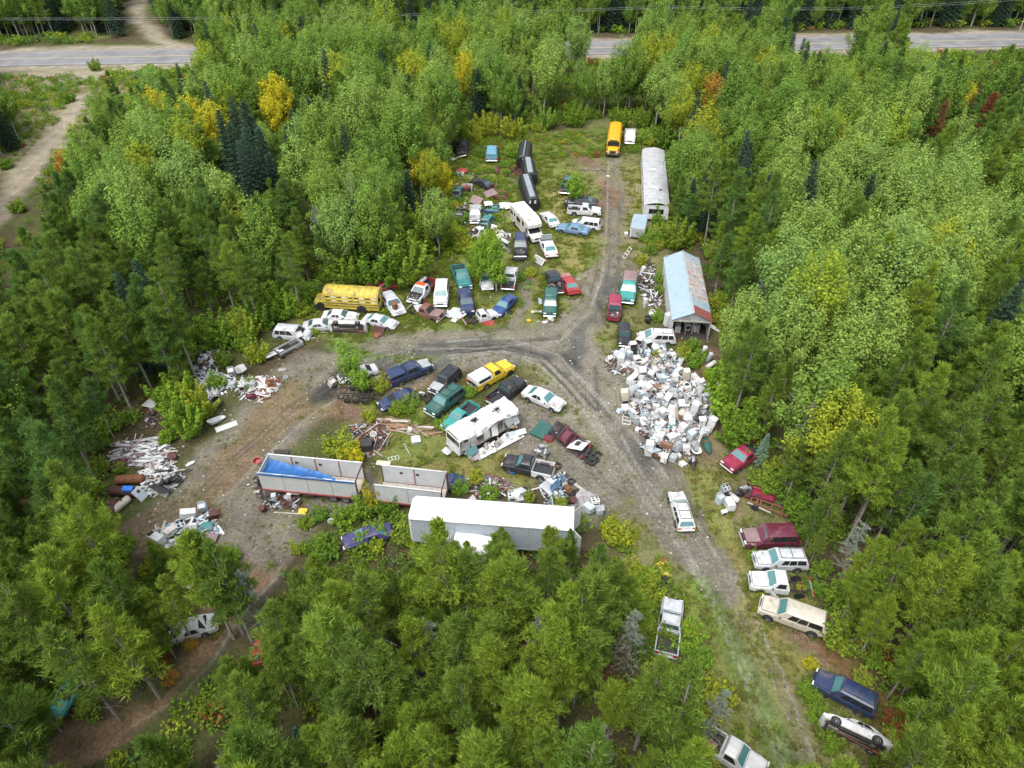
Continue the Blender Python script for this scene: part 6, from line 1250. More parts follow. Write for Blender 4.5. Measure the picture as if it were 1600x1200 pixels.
    for i, (k, x, y, m, t, r) in enumerate((('washing_machine', 363, 586, WHITEM, 'white washer in the bushes right of the siding heap', (30, 0, 20)), ('refrigerator', 376, 584, WHITEM, 'white refrigerator leaning in the bushes', (60, 0, 60)), ('clothes_dryer', 380, 610, WHITEM, 'white dryer at the left end of the batten heap', (10, 0, 10)), ('dishwasher', 365, 604, PALEB, 'pale dishwasher in grass left of the batten heap', (0, 80, 10)), ('chest_freezer', 392, 607, GREYP, 'grey freezer behind the batten heap', (0, 0, 10)))):
        appliance(k, m, *G(x, y)[:2], 0, Euler([R(a) for a in r]), t, 'appliances by the battens')
    junk('barrel', 417, 598, 'orange rusty drum lying on the batten heap', RUSTM, 1.1, (80, 0, 40), .4); junk('barrel', 387, 620, 'dark red drum at the front of the batten heap', MAROON, 1.0, (70, 0, 80), .3)
    junk('bathtub', 338, 660, 'white broken tub at the edge of the big bush', WHITEM, (1.3, 1.0, .9), (0, 20, 60), .1); junk('board', 354, 667, 'white oblong panel lying on the dirt beside the tub', WHITEM, (2.2, .8, 1.6), (0, 0, 32)); junk('tub', 341, 628, 'black bin in brush above the broken tub', PLASTIC, 1.3, (40, 0, 0), .2)
    junk('truck_box', 452, 546, 'silver truck box lying in grass south of the silver wagon', ALU, (1.7, .8, 1.0), (0, 0, 48), m2=FRAMEM); junk('board', 428, 552, 'pale long panel leaning in bushes left of the truck box', ALUW, (2.6, .8, 1), (0, 12, 58), .4); junk('chassis', 447, 553, 'black axle frame at the south end of the silver truck box', FRAMEM, .7, (0, 0, 48))
    appliance('clothes_dryer', WHITEM, *G(470, 532)[:2], 0, Euler((R(15), 0, R(30))), 'white dryer in grass beside the silver wagon', 'lone dryer'); junk('bumper', 486, 530, 'thin white curved trim on grass west of the overturned car', WHITEM, .6, (0, 0, 30)); junk('tyre', 446, 590, 'pale ring of a tyre at the edge of the dirt track', GREYP, .8, (0, 0, 0), .08); junk('board', 441, 578, 'grey board at the edge of the dirt track', GREYTP, (.9, .5, 1), (0, 0, 10))
    for i in range(6): junk('plank', 584 + i * 3, 513 + i * .6, 'brown slat in the pallet by the silver sedan', RUSTDK, (1.9, 1.2, 1), (0, -14, 80), .35, 'slat', 'brown slats by the silver sedan')
    junk('fender', 590, 524, 'rusty scrap piece in bright grass below the brown slats', RUSTM, .8, (0, 0, 70), .1); junk('bumper', 507, 520, 'white bent trim in grass left of the overturned car', WHITEM, .5, (0, 0, -10))
    # around the long open trailer
    junk('tub', 403, 722, 'red tub at the west end of the long open trailer', REDP, .9, (20, 0, 0), .6); junk('barrel', 413, 797, 'rusty dented drum in front of the open trailer', RUSTDK, 1.0, (25, 0, 0)); junk('plank', 452, 802, 'long pale plank on the ground in front of the open trailer', WOODG, (2.9, 1, 1), (0, 0, -4), .05); junk('board', 473, 799, 'yellow and white board in front of the open trailer', YELLOW, (.8, .6, .8), (10, 0, -5), .1)
    junk('crate', 430, 783, 'pale grey cabinet under the open trailer', PALEB, (.7, .8, 1.4), (0, 0, 15)); junk('crate', 452, 780, 'white box under the open trailer wall', WHITEM, (.6, .7, 1.3), (0, 8, 10)); heap_stuff([(405,770),(470,778),(470,795),(415,795)], 140, 'dark machine scrap under the long open trailer', dk, .7, 24, (.1, .4))
    heap_stuff([(400,745),(416,742),(414,775),(400,772)], 90, 'machine parts at the west end of the long open trailer', dk + [ALU], 1.0, 25, (.1, .45)); junk('tub', 518, 817, 'round white tub in grass left of the purple car', WHITEM, .7); junk('board', 440, 706, 'dark board on dirt behind the long open trailer', FRAMEM, (1.5, .5, 1), (0, 0, 0), .1)
    # east column
    for i, (k, x, y, m, t, r) in enumerate((('kitchen_stove', 1131, 771, GREYP, 'grey cooktop unit at the top of the small appliance group', (10, 0, 20)), ('washing_machine', 1124, 785, PALEB, 'pale grey washer, leftmost of the small appliance group', (0, 0, 30)), ('refrigerator', 1137, 790, WHITEM, 'white refrigerator in the middle of the small appliance group', (80, 0, 5)), ('water_heater', 1145, 783, WHITEM, 'white water heater at the right of the small appliance group', (65, 0, 10)), ('microwave_oven', 1131, 802, WHITEM, 'small white box in front of the small appliance group', (0, 0, 20)))):
        appliance(k, m, *G(x, y)[:2], 0, Euler([R(a) for a in r]), t, 'small appliance group by the east row')
    junk('engine', 1160, 772, 'transmission and wheel at the end of the purple truck box', FRAMEM, 1.5, (0, 0, 20), .1, m2=CHROME); junk('tyre', 1168, 766, 'black tyre beside the purple truck box', RUBBER, 1.3, (30, 0, 0), .2); junk('truck_box', 1186, 776, 'purple truck box upside down in the east bushes', MAROON, (1.4, .9, 1.2), (0, 0, -22), m2=MAGENTA)
    junk('chassis', 1200, 796, 'rusty truck chassis running into the east bushes', RUSTM, (1.1, .9, 1), (0, 0, -28)); junk('plank', 1186, 793, 'pale plank lying across the rusty chassis', WOODG, (2.2, 1.2, 1), (0, 0, -35), .5)
    for i, (x, y) in enumerate(((1265, 915), (1270, 900))): junk('tyre', x, y, ('tyre at the rear of the bedless white pickup', 'tyre under the trees behind the bedless white pickup')[i], RUBBER, 1.2, (20 * i, 0, 0), .15)
    # yellow machine and things under the pines
    junk('engine', 1033, 882, 'yellow machine part at the pine edge above the silver pickup', OLDYEL, 1.0, (0, 0, 30), m2=RUSTM); junk('tank', 1036, 898, 'yellow tank shaped machine body at the pine edge', OLDYEL, (.7, .6, .6), (0, 20, 120)); junk('tyre', 1041, 905, 'black wheel of the yellow machine', RUBBER, 1.1, (70, 0, 70), .3)
    junk('pipe', 305, 919, 'long white duct in the pines beside the brown path', WHITEM, (2.4, 4, 4), (0, 4, -12), .3); junk('crate', 321, 922, 'teal box at the end of the white duct', TEAL, .9, (0, 0, 20))
    e = thing('tractor', 'small red tractor body standing in the pines', 'tractor', G(407, 1030), (0, 0, R(100))); ob('body', MB().cbox((0, 0, .8), (1.8, .8, .6), .1), REDP, e); ob('hood', MB().cbox((1.2, 0, .75), (1.0, .6, .5), .1), REDP, e); ob('seat', MB().cbox((-.6, 0, 1.2), (.5, .5, .15), .05), PLASTIC, e); ob('steering_wheel', MB().lathe([(.18, -.02), (.22, 0), (.18, .02)], 14, 0, 'Z', (0, 0, 1.3)), PLASTIC, e)
    for x, y, r_ in ((-.6, .6, .5), (-.6, -.6, .5), (1.3, .5, .32), (1.3, -.5, .32)): add_wheel(e, x, y, r_, r_)
    for i in range(9): junk('tyre', 640 + (i % 3) * 9 + i, 1060 + (i // 3) * 11, 'black tyre in the dark pile under the pines', RUBBER, 1.3, (10 * (i % 4), 0, 0), .12 + .2 * (i % 2), 'tyre', 'tyres under the pines')
    junk('tyre', 664, 1078, 'pale tyre leaning at the edge of the dark tyre pile', GREYP, .9, (60, 0, 30), .3)
    for i in range(5): junk('pipe', 582 + i * 5, 1008 - i * 2, 'white frame rail lying in the pines left of the tyre pile', WHITEM, (2.2, 1, 1), (0, 5, 120 + i * 8), .2, 'rail', 'white rails in the pines')
    junk('crate', 588, 950, 'white cabinet under pines below the purple car', WHITEM, (.7, .7, 1.4)); junk('crate', 590, 965, 'black and white box under pines below the purple car', PLASTIC, 1.0); junk('barrel', 823, 1000, 'brown rusty drum lying in the pines', RUSTM, 1.2, (80, 0, 20), .3); junk('engine', 820, 1018, 'brown machine scrap in the pines beside a tyre ring', RUSTM, 1.2, (0, 0, 0), m2=WOODB); junk('tyre', 829, 1030, 'pale tyre ring leaning in the pines', GREYP, 1.1, (60, 0, 10), .3)
    junk('engine', 949, 974, 'black wheel hub machine under the pines', FRAMEM, 1.2, m2=STEEL); junk('board', 789, 1098, 'small white sign board on the forest floor', WHITEM, (.4, .3, .5)); junk('metal_sheet', 100, 1085, 'torn teal sheet beside the teal car in the pines', TURQ, (1.1, .9, 1), (0, 20, 40), .4)
    junk('crate', 1110, 1168, 'brown box in the bed of the bottom white pickup', WOODB, (1.0, 1.0, .8), (0, 0, 40), .75)
    # stones
    rnd = random.Random(78); mb = MB(); n = 0
    while n < 2600:
        px, py = rnd.uniform(180, 1260), rnd.uniform(260, 1180)
        if not inpoly(VIS, [px], [py])[0]: continue
        p = G(px, py)
        if weed(np.array([p.x]), np.array([p.y]))[0] > .35: continue
        s = rnd.choice([.05, .06, .08, .1, .16]) * rnd.uniform(.7, 1.3); q = [Vector((rnd.uniform(.6, 1) * x * s, rnd.uniform(.6, 1) * y * s, rnd.uniform(.5, .8) * z * s)) for x, y, z in ((1, 0, 0), (-1, 0, 0), (0, 1, 0), (0, -1, 0), (0, 0, 1), (0, 0, -.4))]; a = rnd.uniform(0, 3); M = Matrix.Rotation(a, 3, 'Z')
        mb.add([M @ v + Vector((p.x, p.y, .01)) for v in q], [(0, 2, 4), (2, 1, 4), (1, 3, 4), (3, 0, 4), (2, 0, 5), (1, 2, 5), (3, 1, 5), (0, 3, 5)], rnd.randrange(3)); n += 1
    sm = [mat('stone_grey', (.2, .2, .19), .9, 0, .2), mat('stone_pale', (.3, .29, .26), .9, 0, .2), mat('stone_dark', (.09, .085, .08), .9, 0, .2)]; tag(ob('gravel_stones', mb.mesh('gravel_stones', None, 3), sm), 'loose stones on the gravel tracks', 'stones', kind='stuff')
    # rubbish bits over the gravel
    rnd = random.Random(77); mb = MB(); ms = [WHITEM, PALEB, GREYP, RUSTM]; n = 0
    while n < 200:
        px, py = rnd.uniform(300, 1130), rnd.uniform(420, 900)
        if not inpoly(VIS, [px], [py])[0]: continue
        p = G(px, py); s = rnd.uniform(.04, .12); mb.box((p.x, p.y, .04), (s * rnd.uniform(1, 2), s, s * .4), rnd.choice([0, 0, 1, 2, 3]), (rnd.uniform(-.3, .3), rnd.uniform(-.3, .3), rnd.uniform(0, 3))); n += 1
    tag(ob('litter', mb.mesh('litter', None, 4), ms), 'small white and rusty litter strewn over the gravel', 'litter', kind='stuff')
# ------------------------------------------------------------------ vegetation
def leafmat(name, cols, trans=.3, isl=.28):
    if name in MATS: return MATS[name]
    m = bpy.data.materials.new(name); m.use_nodes = True; nt = m.node_tree; N = nt.nodes; L = nt.links; N.remove(N['Principled BSDF'])
    oi = N.new('ShaderNodeObjectInfo'); ge = N.new('ShaderNodeNewGeometry'); cr = N.new('ShaderNodeValToRGB')
    el = cr.color_ramp.elements; el[0].position = 0; el[0].color = (*cols[0], 1); el[1].position = 1; el[1].color = (*cols[-1], 1)
    for i, c in enumerate(cols[1:-1]): e_ = el.new((i + 1) / (len(cols) - 1)); e_.color = (*c, 1)
    a = N.new('ShaderNodeMath'); a.operation = 'MULTIPLY_ADD'; a.inputs[1].default_value = .8; L.new(oi.outputs['Random'], a.inputs[0])
    b = N.new('ShaderNodeMath'); b.operation = 'MULTIPLY'; b.inputs[1].default_value = .2; L.new(ge.outputs['Random Per Island'], b.inputs[0]); L.new(b.outputs[0], a.inputs[2]); L.new(a.outputs[0], cr.inputs[0])
    r = N.new('ShaderNodeMapRange'); r.inputs[3].default_value = 1 - isl; r.inputs[4].default_value = 1 + isl; L.new(ge.outputs['Random Per Island'], r.inputs[0])
    mx = N.new('ShaderNodeMix'); mx.data_type = 'RGBA'; mx.blend_type = 'MULTIPLY'; mx.inputs[0].default_value = 1; L.new(cr.outputs[0], mx.inputs[6]); L.new(r.outputs[0], mx.inputs[7])
    d = N.new('ShaderNodeBsdfDiffuse'); t = N.new('ShaderNodeBsdfTranslucent'); ms = N.new('ShaderNodeMixShader'); ms.inputs[0].default_value = trans
    L.new(mx.outputs[2], d.inputs[0]); L.new(mx.outputs[2], t.inputs[0]); L.new(d.outputs[0], ms.inputs[1]); L.new(t.outputs[0], ms.inputs[2]); L.new(ms.outputs[0], N['Material Output'].inputs[0])
    MATS[name] = m; return m
ASPEN = leafmat('aspen_leaves', [(.125, .23, .046), (.165, .275, .05), (.2, .295, .055), (.145, .265, .06)], .45)
PALE = leafmat('pale_aspen_leaves', [(.215, .335, .078), (.255, .355, .078), (.195, .32, .088)], .45)
YELL = leafmat('yellow_leaves', [(.42, .4, .03), (.48, .43, .03), (.36, .38, .035)], .4)
YGRN = leafmat('yellow_green_leaves', [(.25, .33, .035), (.31, .34, .035), (.22, .32, .04)], .42)
PINE = leafmat('pine_needles', [(.125, .22, .04), (.155, .245, .042), (.185, .262, .045), (.135, .235, .05)], .45, .38)
LPINE = leafmat('light_pine_needles', [(.205, .305, .04), (.24, .325, .042), (.185, .295, .048)], .45, .38)
DPINE = leafmat('dark_pine_needles', [(.1, .195, .045), (.12, .21, .046), (.105, .2, .056)], .42, .38)
SPRUCE = leafmat('spruce_needles', [(.045, .095, .065), (.06, .11, .066), (.075, .13, .09)], .3, .4)
BLUSPR = leafmat('blue_spruce_needles', [(.2, .32, .23), (.22, .34, .24)], .3, .3)
REDL = leafmat('red_leaves', [(.2, .075, .035), (.24, .1, .04)], .3); ORANGEL = leafmat('orange_leaves', [(.36, .2, .04), (.38, .24, .035)], .3); DEADL = leafmat('brown_needles', [(.24, .14, .06), (.28, .18, .07)], .3)
SHRUBG = leafmat('shrub_leaves', [(.11, .21, .028), (.15, .25, .03), (.19, .26, .034)], .4); LIMEG = leafmat('lime_leaves', [(.17, .3, .04), (.2, .32, .036)], .42)
GRASSM = leafmat('grass_blades', [(.14, .19, .036), (.18, .21, .045), (.21, .195, .06), (.12, .2, .038)], .35); LICHEN = leafmat('lichen_twigs', [(.2, .23, .19), (.15, .19, .15)], .1, .3)
BARKG = mat('grey_bark', (.24, .22, .19), .9, 0, .3, 5, .3); BARKW = mat('pale_birch_bark', (.5, .48, .42), .85, 0, .2, 4, .3, (.12, .11, .1)); BARKA = mat('aspen_bark', (.3, .3, .25), .9, 0, .25, 4, .3, (.12, .12, .1)); BARKD = mat('dark_bark', (.13, .1, .08), .95, 0, .3, 5)
def mesh_np(name, V, Fc, mi=None, ns=1):
    me = bpy.data.meshes.new(name); k = Fc.shape[1]
    me.vertices.add(len(V)); me.vertices.foreach_set('co', V.astype(np.float32).ravel()); me.loops.add(Fc.size); me.loops.foreach_set('vertex_index', Fc.astype(np.int32).ravel())
    me.polygons.add(len(Fc)); me.polygons.foreach_set('loop_start', np.arange(0, Fc.size, k, dtype=np.int32))
    for _ in range(ns): me.materials.append(None)
    if mi is not None: me.polygons.foreach_set('material_index', mi.astype(np.int32))
    me.update(calc_edges=True); return me
def unit(a): return a / (np.linalg.norm(a, axis=1, keepdims=True) + 1e-9)
def cards(C, size, rg, up=.7, asp=.75, outw=None):
    n = len(C); nrm = unit(rg.normal(size=(n, 3)) * (1 if outw is None else .42) + np.array([0, 0, up]) + (0 if outw is None else outw)); t = unit(np.cross(nrm, unit(rg.normal(size=(n, 3))))); b = np.cross(nrm, t)
    s = np.asarray(size).reshape(-1, 1) * np.ones((n, 1))
    V = np.stack([C - t * s * .5, C + b * s * .5 * asp + t * s * .08, C + t * s * .5, C - b * s * .5 * asp + t * s * .08], 1).reshape(-1, 3)
    return V, np.arange(4 * n).reshape(-1, 4)
def blades(P, D, ln, wd, rg):
    """thin triangles from P along D"""
    n = len(P); side = unit(np.cross(D, rg.normal(size=(n, 3)))) * wd / 2; T = P + D * np.asarray(ln).reshape(-1, 1)
    V = np.stack([P - side, P + side, T], 1).reshape(-1, 3); return V, np.arange(3 * n).reshape(-1, 3)
def limbs(segs, name):
    mb = MB()
    for a, b, r0, r1, n in segs: mb.cyl(a, b, r0, r1, n, caps=False)
    return mb.mesh(name, 60)
def make_aspen(seed, h, rad, leaves=52, size=.28, bare=.17):
    rg = np.random.default_rng(seed); segs = []; C = []; S = []; O = []
    lean = rg.normal(size=2) * .25; top = np.array([lean[0], lean[1], h * .9]); p = np.array([0, 0, -.2]); pts = [p]
    for k in range(1, 6): pts.append(top * (k / 5) + np.append(rg.normal(size=2) * .12, 0))
    for k in range(5): segs.append((pts[k], pts[k + 1], .15 * (1 - k / 5.2) * h / 12, .15 * (1 - (k + 1) / 5.2) * h / 12, 7))
    nl = int(10 + rad * 2.6); az0 = rg.random() * 6.28
    for i in range(nl):
        az = az0 + i * 2.4; q = math.sqrt((i + .5) / nl) * (.85 + .3 * rg.random()); z0 = h * (bare + .3 * rg.random()); st = top * (z0 / h)
        e = np.array([math.cos(az) * rad * q, math.sin(az) * rad * q, h * (1.0 - .46 * q ** 2.0) + rg.normal() * .35]); segs.append((st, st + (e - st) * .7, .035, .008, 4))
        m = st + (e - st) * .5 + np.array([math.cos(az), math.sin(az), -.2]) * rad * .18
        for t in np.linspace(.28, 1.0, 8):
            c = (1 - t) ** 2 * st + 2 * t * (1 - t) * m + t * t * e; r = (.86 - .26 * t) * (.75 + .5 * rg.random()) * (rad / 2.4) ** .6; n = int(leaves * (.7 + .6 * rg.random()))
            d = unit(rg.normal(size=(n, 3))) * (rg.random((n, 1)) ** .45) * r * np.array([1, 1, 1.05 + .35 * t]); C.append(c + d); S.append(size * (.7 + .6 * rg.random(n))); O.append(d / r * 1.1 + unit((c - np.array([0, 0, h * .55]))[None]) * .5)
    V, Fc = cards(np.concatenate(C), np.concatenate(S), rg, .55, outw=np.concatenate(O)); return limbs(segs, 'trunk'), mesh_np('crown', V, Fc)
def make_pine(seed, h, rad, n=64, bare=.38, sparse=1.0):
    rg = np.random.default_rng(seed); segs = []; P = []; D = []; lean = rg.normal(size=2) * .35; top = np.array([lean[0], lean[1], h])
    segs.append((np.array([0, 0, -.2]), top * .5, .12 * h / 11, .09 * h / 11, 8)); segs.append((top * .5, top * .93, .09 * h / 11, .02, 6)); az = rg.random() * 6.28; a1 = rg.random() * 6.28; asy = rg.uniform(.1, .35); pw = rg.uniform(.55, .95); gap = rg.uniform(.2, .8); gw = rg.uniform(.02, .07)
    for k in range(14):   # dead lower stubs
        z = h * rg.uniform(.12, bare + .05); a = rg.random() * 6.28; st = top * (z / h); segs.append((st, st + np.array([math.cos(a), math.sin(a), -.12]) * rg.uniform(.3, 1.3), .016, .005, 4))
    for k in range(n):
        t = (k + rg.random()) / n; az += 2.4 + rg.normal() * .35
        if abs(t - gap) < gw and rg.random() < .7: continue
        z = h * (bare + (1 - bare) * t); prof = (1 - t) ** pw * (.55 + .45 * min(1, t * 4)) + .06
        l = rad * prof * rg.uniform(.55, 1.25) * (1 + asy * math.cos(az - a1)); el = R(-6 + 62 * t ** 1.5 + rg.normal() * 9); d = np.array([math.cos(az) * math.cos(el), math.sin(az) * math.cos(el), math.sin(el)]); st = top * (z / h)
        e = st + d * l + np.array([0, 0, .16 * l]); segs.append((st, st + (e - st) * .7, .025 * (1 - t * .6), .006, 4)); nt = max(4, int(l * 5.6 * sparse)); sd = np.array([-d[1], d[0], 0])
        for q in range(nt):
            u = .22 + .78 * (q + 1) / nt; b = st + (e - st) * u; sg = (-1, 1)[q % 2]; w = (1 - u * .75) * l * .42 * rg.random(); c = b + sd * sg * w + np.array([0, 0, .07]); dd = d * .7 + sd * sg * .45 + np.array([0, 0, .75])
            m = int(17 * sparse) + 3; P.append(np.repeat(c[None], m, 0) + rg.normal(size=(m, 3)) * .1); D.append(unit(dd[None] + rg.normal(size=(m, 3)) * .6))
    P = np.concatenate(P); D = np.concatenate(D); V, Fc = blades(P, D, rg.uniform(.24, .52, len(P)), .075, rg); return limbs(segs, 'trunk'), mesh_np('crown', V, Fc)
def make_spruce(seed, h, rad):
    rg = np.random.default_rng(seed); P = []; D = []; segs = [(np.array([0, 0, -.2]), np.array([0, 0, h]), .16, .02, 7)]; az = 0
    for k in range(135):
        t = (k + rg.random()) / 135; z = h * (.05 + .94 * t); az += 2.4; l = rad * (1 - t) ** .85 * rg.uniform(.8, 1.15) + .12; el = R(-16 + 34 * t); d = np.array([math.cos(az) * math.cos(el), math.sin(az) * math.cos(el), math.sin(el)]); sd = np.array([-d[1], d[0], 0])
        n = max(16, int(l * 52)); u = rg.random(n) ** .7; w = (rg.random(n) - .5) * l * .55 * (1.1 - u); P.append(np.array([0, 0, z]) + d * (u * l)[:, None] + sd * w[:, None]); D.append(unit(d * .8 + sd * np.sign(w)[:, None] * .5 + np.array([0, 0, .12]) + rg.normal(size=(n, 3)) * .3))
    P = np.concatenate(P); D = np.concatenate(D); V, Fc = blades(P, D, rg.uniform(.22, .42, len(P)), .13, rg); return limbs(segs, 'trunk'), mesh_np('crown', V, Fc)
def make_dead(seed, h):
    rg = np.random.default_rng(seed); segs = [(np.array([0, 0, -.2]), np.array([.2, .1, h]), .11, .02, 7)]; P = []; D = []
    for k in range(60):
        t = rg.random() ** .8; z = h * (.2 + .78 * t); a = rg.random() * 6.28; l = (1.5 * (1 - t) + .4) * rg.uniform(.5, 1.1); d = np.array([math.cos(a), math.sin(a), rg.uniform(-.25, .3)]); st = np.array([.2 * z / h, .1 * z / h, z]); segs.append((st, st + d * l, .018, .005, 4))
        n = 34; u = rg.random(n); P.append(st + d * (u * l)[:, None]); D.append(unit(d * .6 + rg.normal(size=(n, 3)) * .7))
    P = np.concatenate(P); D = np.concatenate(D); V, Fc = blades(P, D, rg.uniform(.1, .38, len(P)), .05, rg); return limbs(segs, 'trunk'), mesh_np('crown', V, Fc)
def make_shrub(seed, rad, h, n=1500, size=.16):
    rg = np.random.default_rng(seed); k = int(22 + rad * 10); C = []; O = []; segs = []
    for i in range(k):
        a = rg.random() * 6.28; q = math.sqrt(rg.random()) * rad * .75; top = h * (.35 + .75 * rg.random() ** 1.3) * (1 - .45 * (q / rad) ** 2); b = np.array([math.cos(a) * q * .5, math.sin(a) * q * .5, 0]); e = np.array([math.cos(a) * q * 1.25, math.sin(a) * q * 1.25, top]); segs.append((b, e, .018, .005, 4)); m = n // k
        t = rg.random(m) ** .6; w = (.16 + .2 * (1 - t)) * min(1, rad); dd = unit(rg.normal(size=(m, 3))); C.append(b + (e - b) * t[:, None] + dd * w[:, None] * np.array([1, 1, .8])); O.append(dd * .6)
    C = np.concatenate(C); C[:, 2] = np.maximum(C[:, 2], .05); V, Fc = cards(C, size * rg.uniform(.6, 1.4, len(C)), rg, .6, outw=np.concatenate(O)); return limbs(segs, 'stems'), mesh_np('foliage', V, Fc)
def make_tuft(seed, n=46, h=.4, r=.35):
    rg = np.random.default_rng(seed); a = rg.random(n) * 6.28; q = np.sqrt(rg.random(n)) * r; P = np.stack([np.cos(a) * q, np.sin(a) * q, np.zeros(n)], 1); D = unit(np.stack([np.cos(a) * .5, np.sin(a) * .5, np.ones(n)], 1) + rg.normal(size=(n, 3)) * .35); V, Fc = blades(P, D, h * rg.uniform(.5, 1.2, n), .07, rg); return mesh_np('tuft', V, Fc)
def make_weed(seed, n=70, r=.45, h=.5, size=.15):
    rg = np.random.default_rng(seed); C = unit(rg.normal(size=(n, 3))) * (rg.random((n, 1)) ** .5) * np.array([r, r, h * .5]) + np.array([0, 0, h * .45]); C[:, 2] = np.maximum(C[:, 2], .04); V, Fc = cards(C, size * rg.uniform(.6, 1.4, n), rg, .7); return mesh_np('weed', V, Fc)
def stuff_scatter(name, protos, pts, scl, idx, label, rg, category=None):
    """one object of innumerable copies, for what nobody could count"""
    cl = bpy.data.collections.new(name + '_forms')
    for i, (me, mats) in enumerate(protos):
        o = bpy.data.objects.new('%s_form_%02d' % (name, i), me); cl.objects.link(o); setmats(o, mats)
    me = bpy.data.meshes.new(name); me.vertices.add(len(pts)); me.vertices.foreach_set('co', pts.astype(np.float32).ravel())
    for nm, ty, dat in (('scl', 'FLOAT', scl), ('idx', 'INT', idx), ('rot', 'FLOAT', rg.random(len(pts)) * 6.283)):
        a = me.attributes.new(nm, ty, 'POINT'); a.data.foreach_set('value', np.asarray(dat, np.int32 if ty == 'INT' else np.float32))
    o = bpy.data.objects.new(name, me); COL.objects.link(o); ng = bpy.data.node_groups.new(name, 'GeometryNodeTree')
    ng.interface.new_socket('Geometry', in_out='INPUT', socket_type='NodeSocketGeometry'); ng.interface.new_socket('Geometry', in_out='OUTPUT', socket_type='NodeSocketGeometry')
    N, L = ng.nodes, ng.links; gi = N.new('NodeGroupInput'); go = N.new('NodeGroupOutput'); ip = N.new('GeometryNodeInstanceOnPoints'); ci = N.new('GeometryNodeCollectionInfo')
    ci.inputs['Collection'].default_value = cl; ci.inputs['Separate Children'].default_value = True; ci.inputs['Reset Children'].default_value = True; ip.inputs['Pick Instance'].default_value = True
    def na(n, t): q = N.new('GeometryNodeInputNamedAttribute'); q.data_type = t; q.inputs['Name'].default_value = n; return q.outputs[0]
    cx = N.new('ShaderNodeCombineXYZ'); L.new(na('rot', 'FLOAT'), cx.inputs[2]); e2 = N.new('FunctionNodeEulerToRotation'); L.new(cx.outputs[0], e2.inputs[0])
    L.new(gi.outputs[0], ip.inputs['Points']); L.new(ci.outputs[0], ip.inputs['Instance']); L.new(na('idx', 'INT'), ip.inputs['Instance Index']); L.new(e2.outputs[0], ip.inputs['Rotation']); L.new(na('scl', 'FLOAT'), ip.inputs['Scale']); L.new(ip.outputs[0], go.inputs[0])
    md = o.modifiers.new('copies', 'NODES'); md.node_group = ng; tag(o, label, category, kind='stuff'); return o
def joined(tr, cr):
    """trunk and crown as one mesh, two materials, for the far wood"""
    vs = np.array([v.co[:] for v in tr.vertices]); n = len(vs); k = len(cr.polygons[0].vertices); cv = np.empty(len(cr.vertices) * 3, np.float32); cr.vertices.foreach_get('co', cv)
    mb = bpy.data.meshes.new('tree_form'); V = np.concatenate([vs, cv.reshape(-1, 3)]); F1 = [tuple(p.vertices) for p in tr.polygons]; ci = np.empty(len(cr.loops), np.int32); cr.loops.foreach_get('vertex_index', ci); F2 = (ci.reshape(-1, k) + n).tolist()
    mb.from_pydata(V.tolist(), [], F1 + F2); mb.materials.append(None); mb.materials.append(None); mb.polygons.foreach_set('material_index', [0] * len(F1) + [1] * len(F2)); mb.update(); return mb
FORMS = {}
def forms():
    FORMS['aspen'] = [make_aspen(10 + i, h, r) for i, (h, r) in enumerate(((13.5, 3.7), (12.5, 3.2), (14.5, 4.1), (11.5, 3.1), (13, 3.5), (12.8, 2.9), (14, 3.3)))]
    FORMS['pine'] = [make_pine(30 + i, h, r, n, b, s) for i, (h, r, n, b, s) in enumerate(((12.5, 2.3, 70, .34, 1), (11.5, 1.9, 64, .4, 1), (13.5, 2.4, 74, .38, 1), (10.5, 2.0, 62, .3, 1), (12, 1.7, 60, .45, .9), (13, 2.0, 66, .42, .9), (9.5, 1.8, 58, .25, 1), (12, 2.5, 64, .5, 1), (11.5, 2.4, 62, .38, .9), (10.5, 2.1, 56, .36, .85), (12.5, 2.5, 60, .48, .9)))]
    FORMS['spruce'] = [make_spruce(50 + i, h, r) for i, (h, r) in enumerate(((12, 2.0), (14, 2.1), (10, 1.8)))]
    FORMS['dead'] = [make_dead(60 + i, h) for i, h in enumerate((9, 10.5))]
    FORMS['birch'] = [make_aspen(70, 13.5, 2.5, 8, .24, .4)]
    FORMS['sapling'] = [make_aspen(80 + i, h, r, 22, .2, .1) for i, (h, r) in enumerate(((4.2, 1.2), (5.0, 1.35), (3.6, 1.1)))]
    FORMS['shrub'] = [make_shrub(90 + i, r, h) for i, (r, h) in enumerate(((1.2, 1.6), (1.5, 1.9), (1.0, 1.9), (1.4, 1.3)))]
    FORMS['bigshrub'] = [make_shrub(100 + i, r, h, 5200, .22) for i, (r, h) in enumerate(((2.4, 4.2), (2.1, 3.4)))]
PROTO = {}
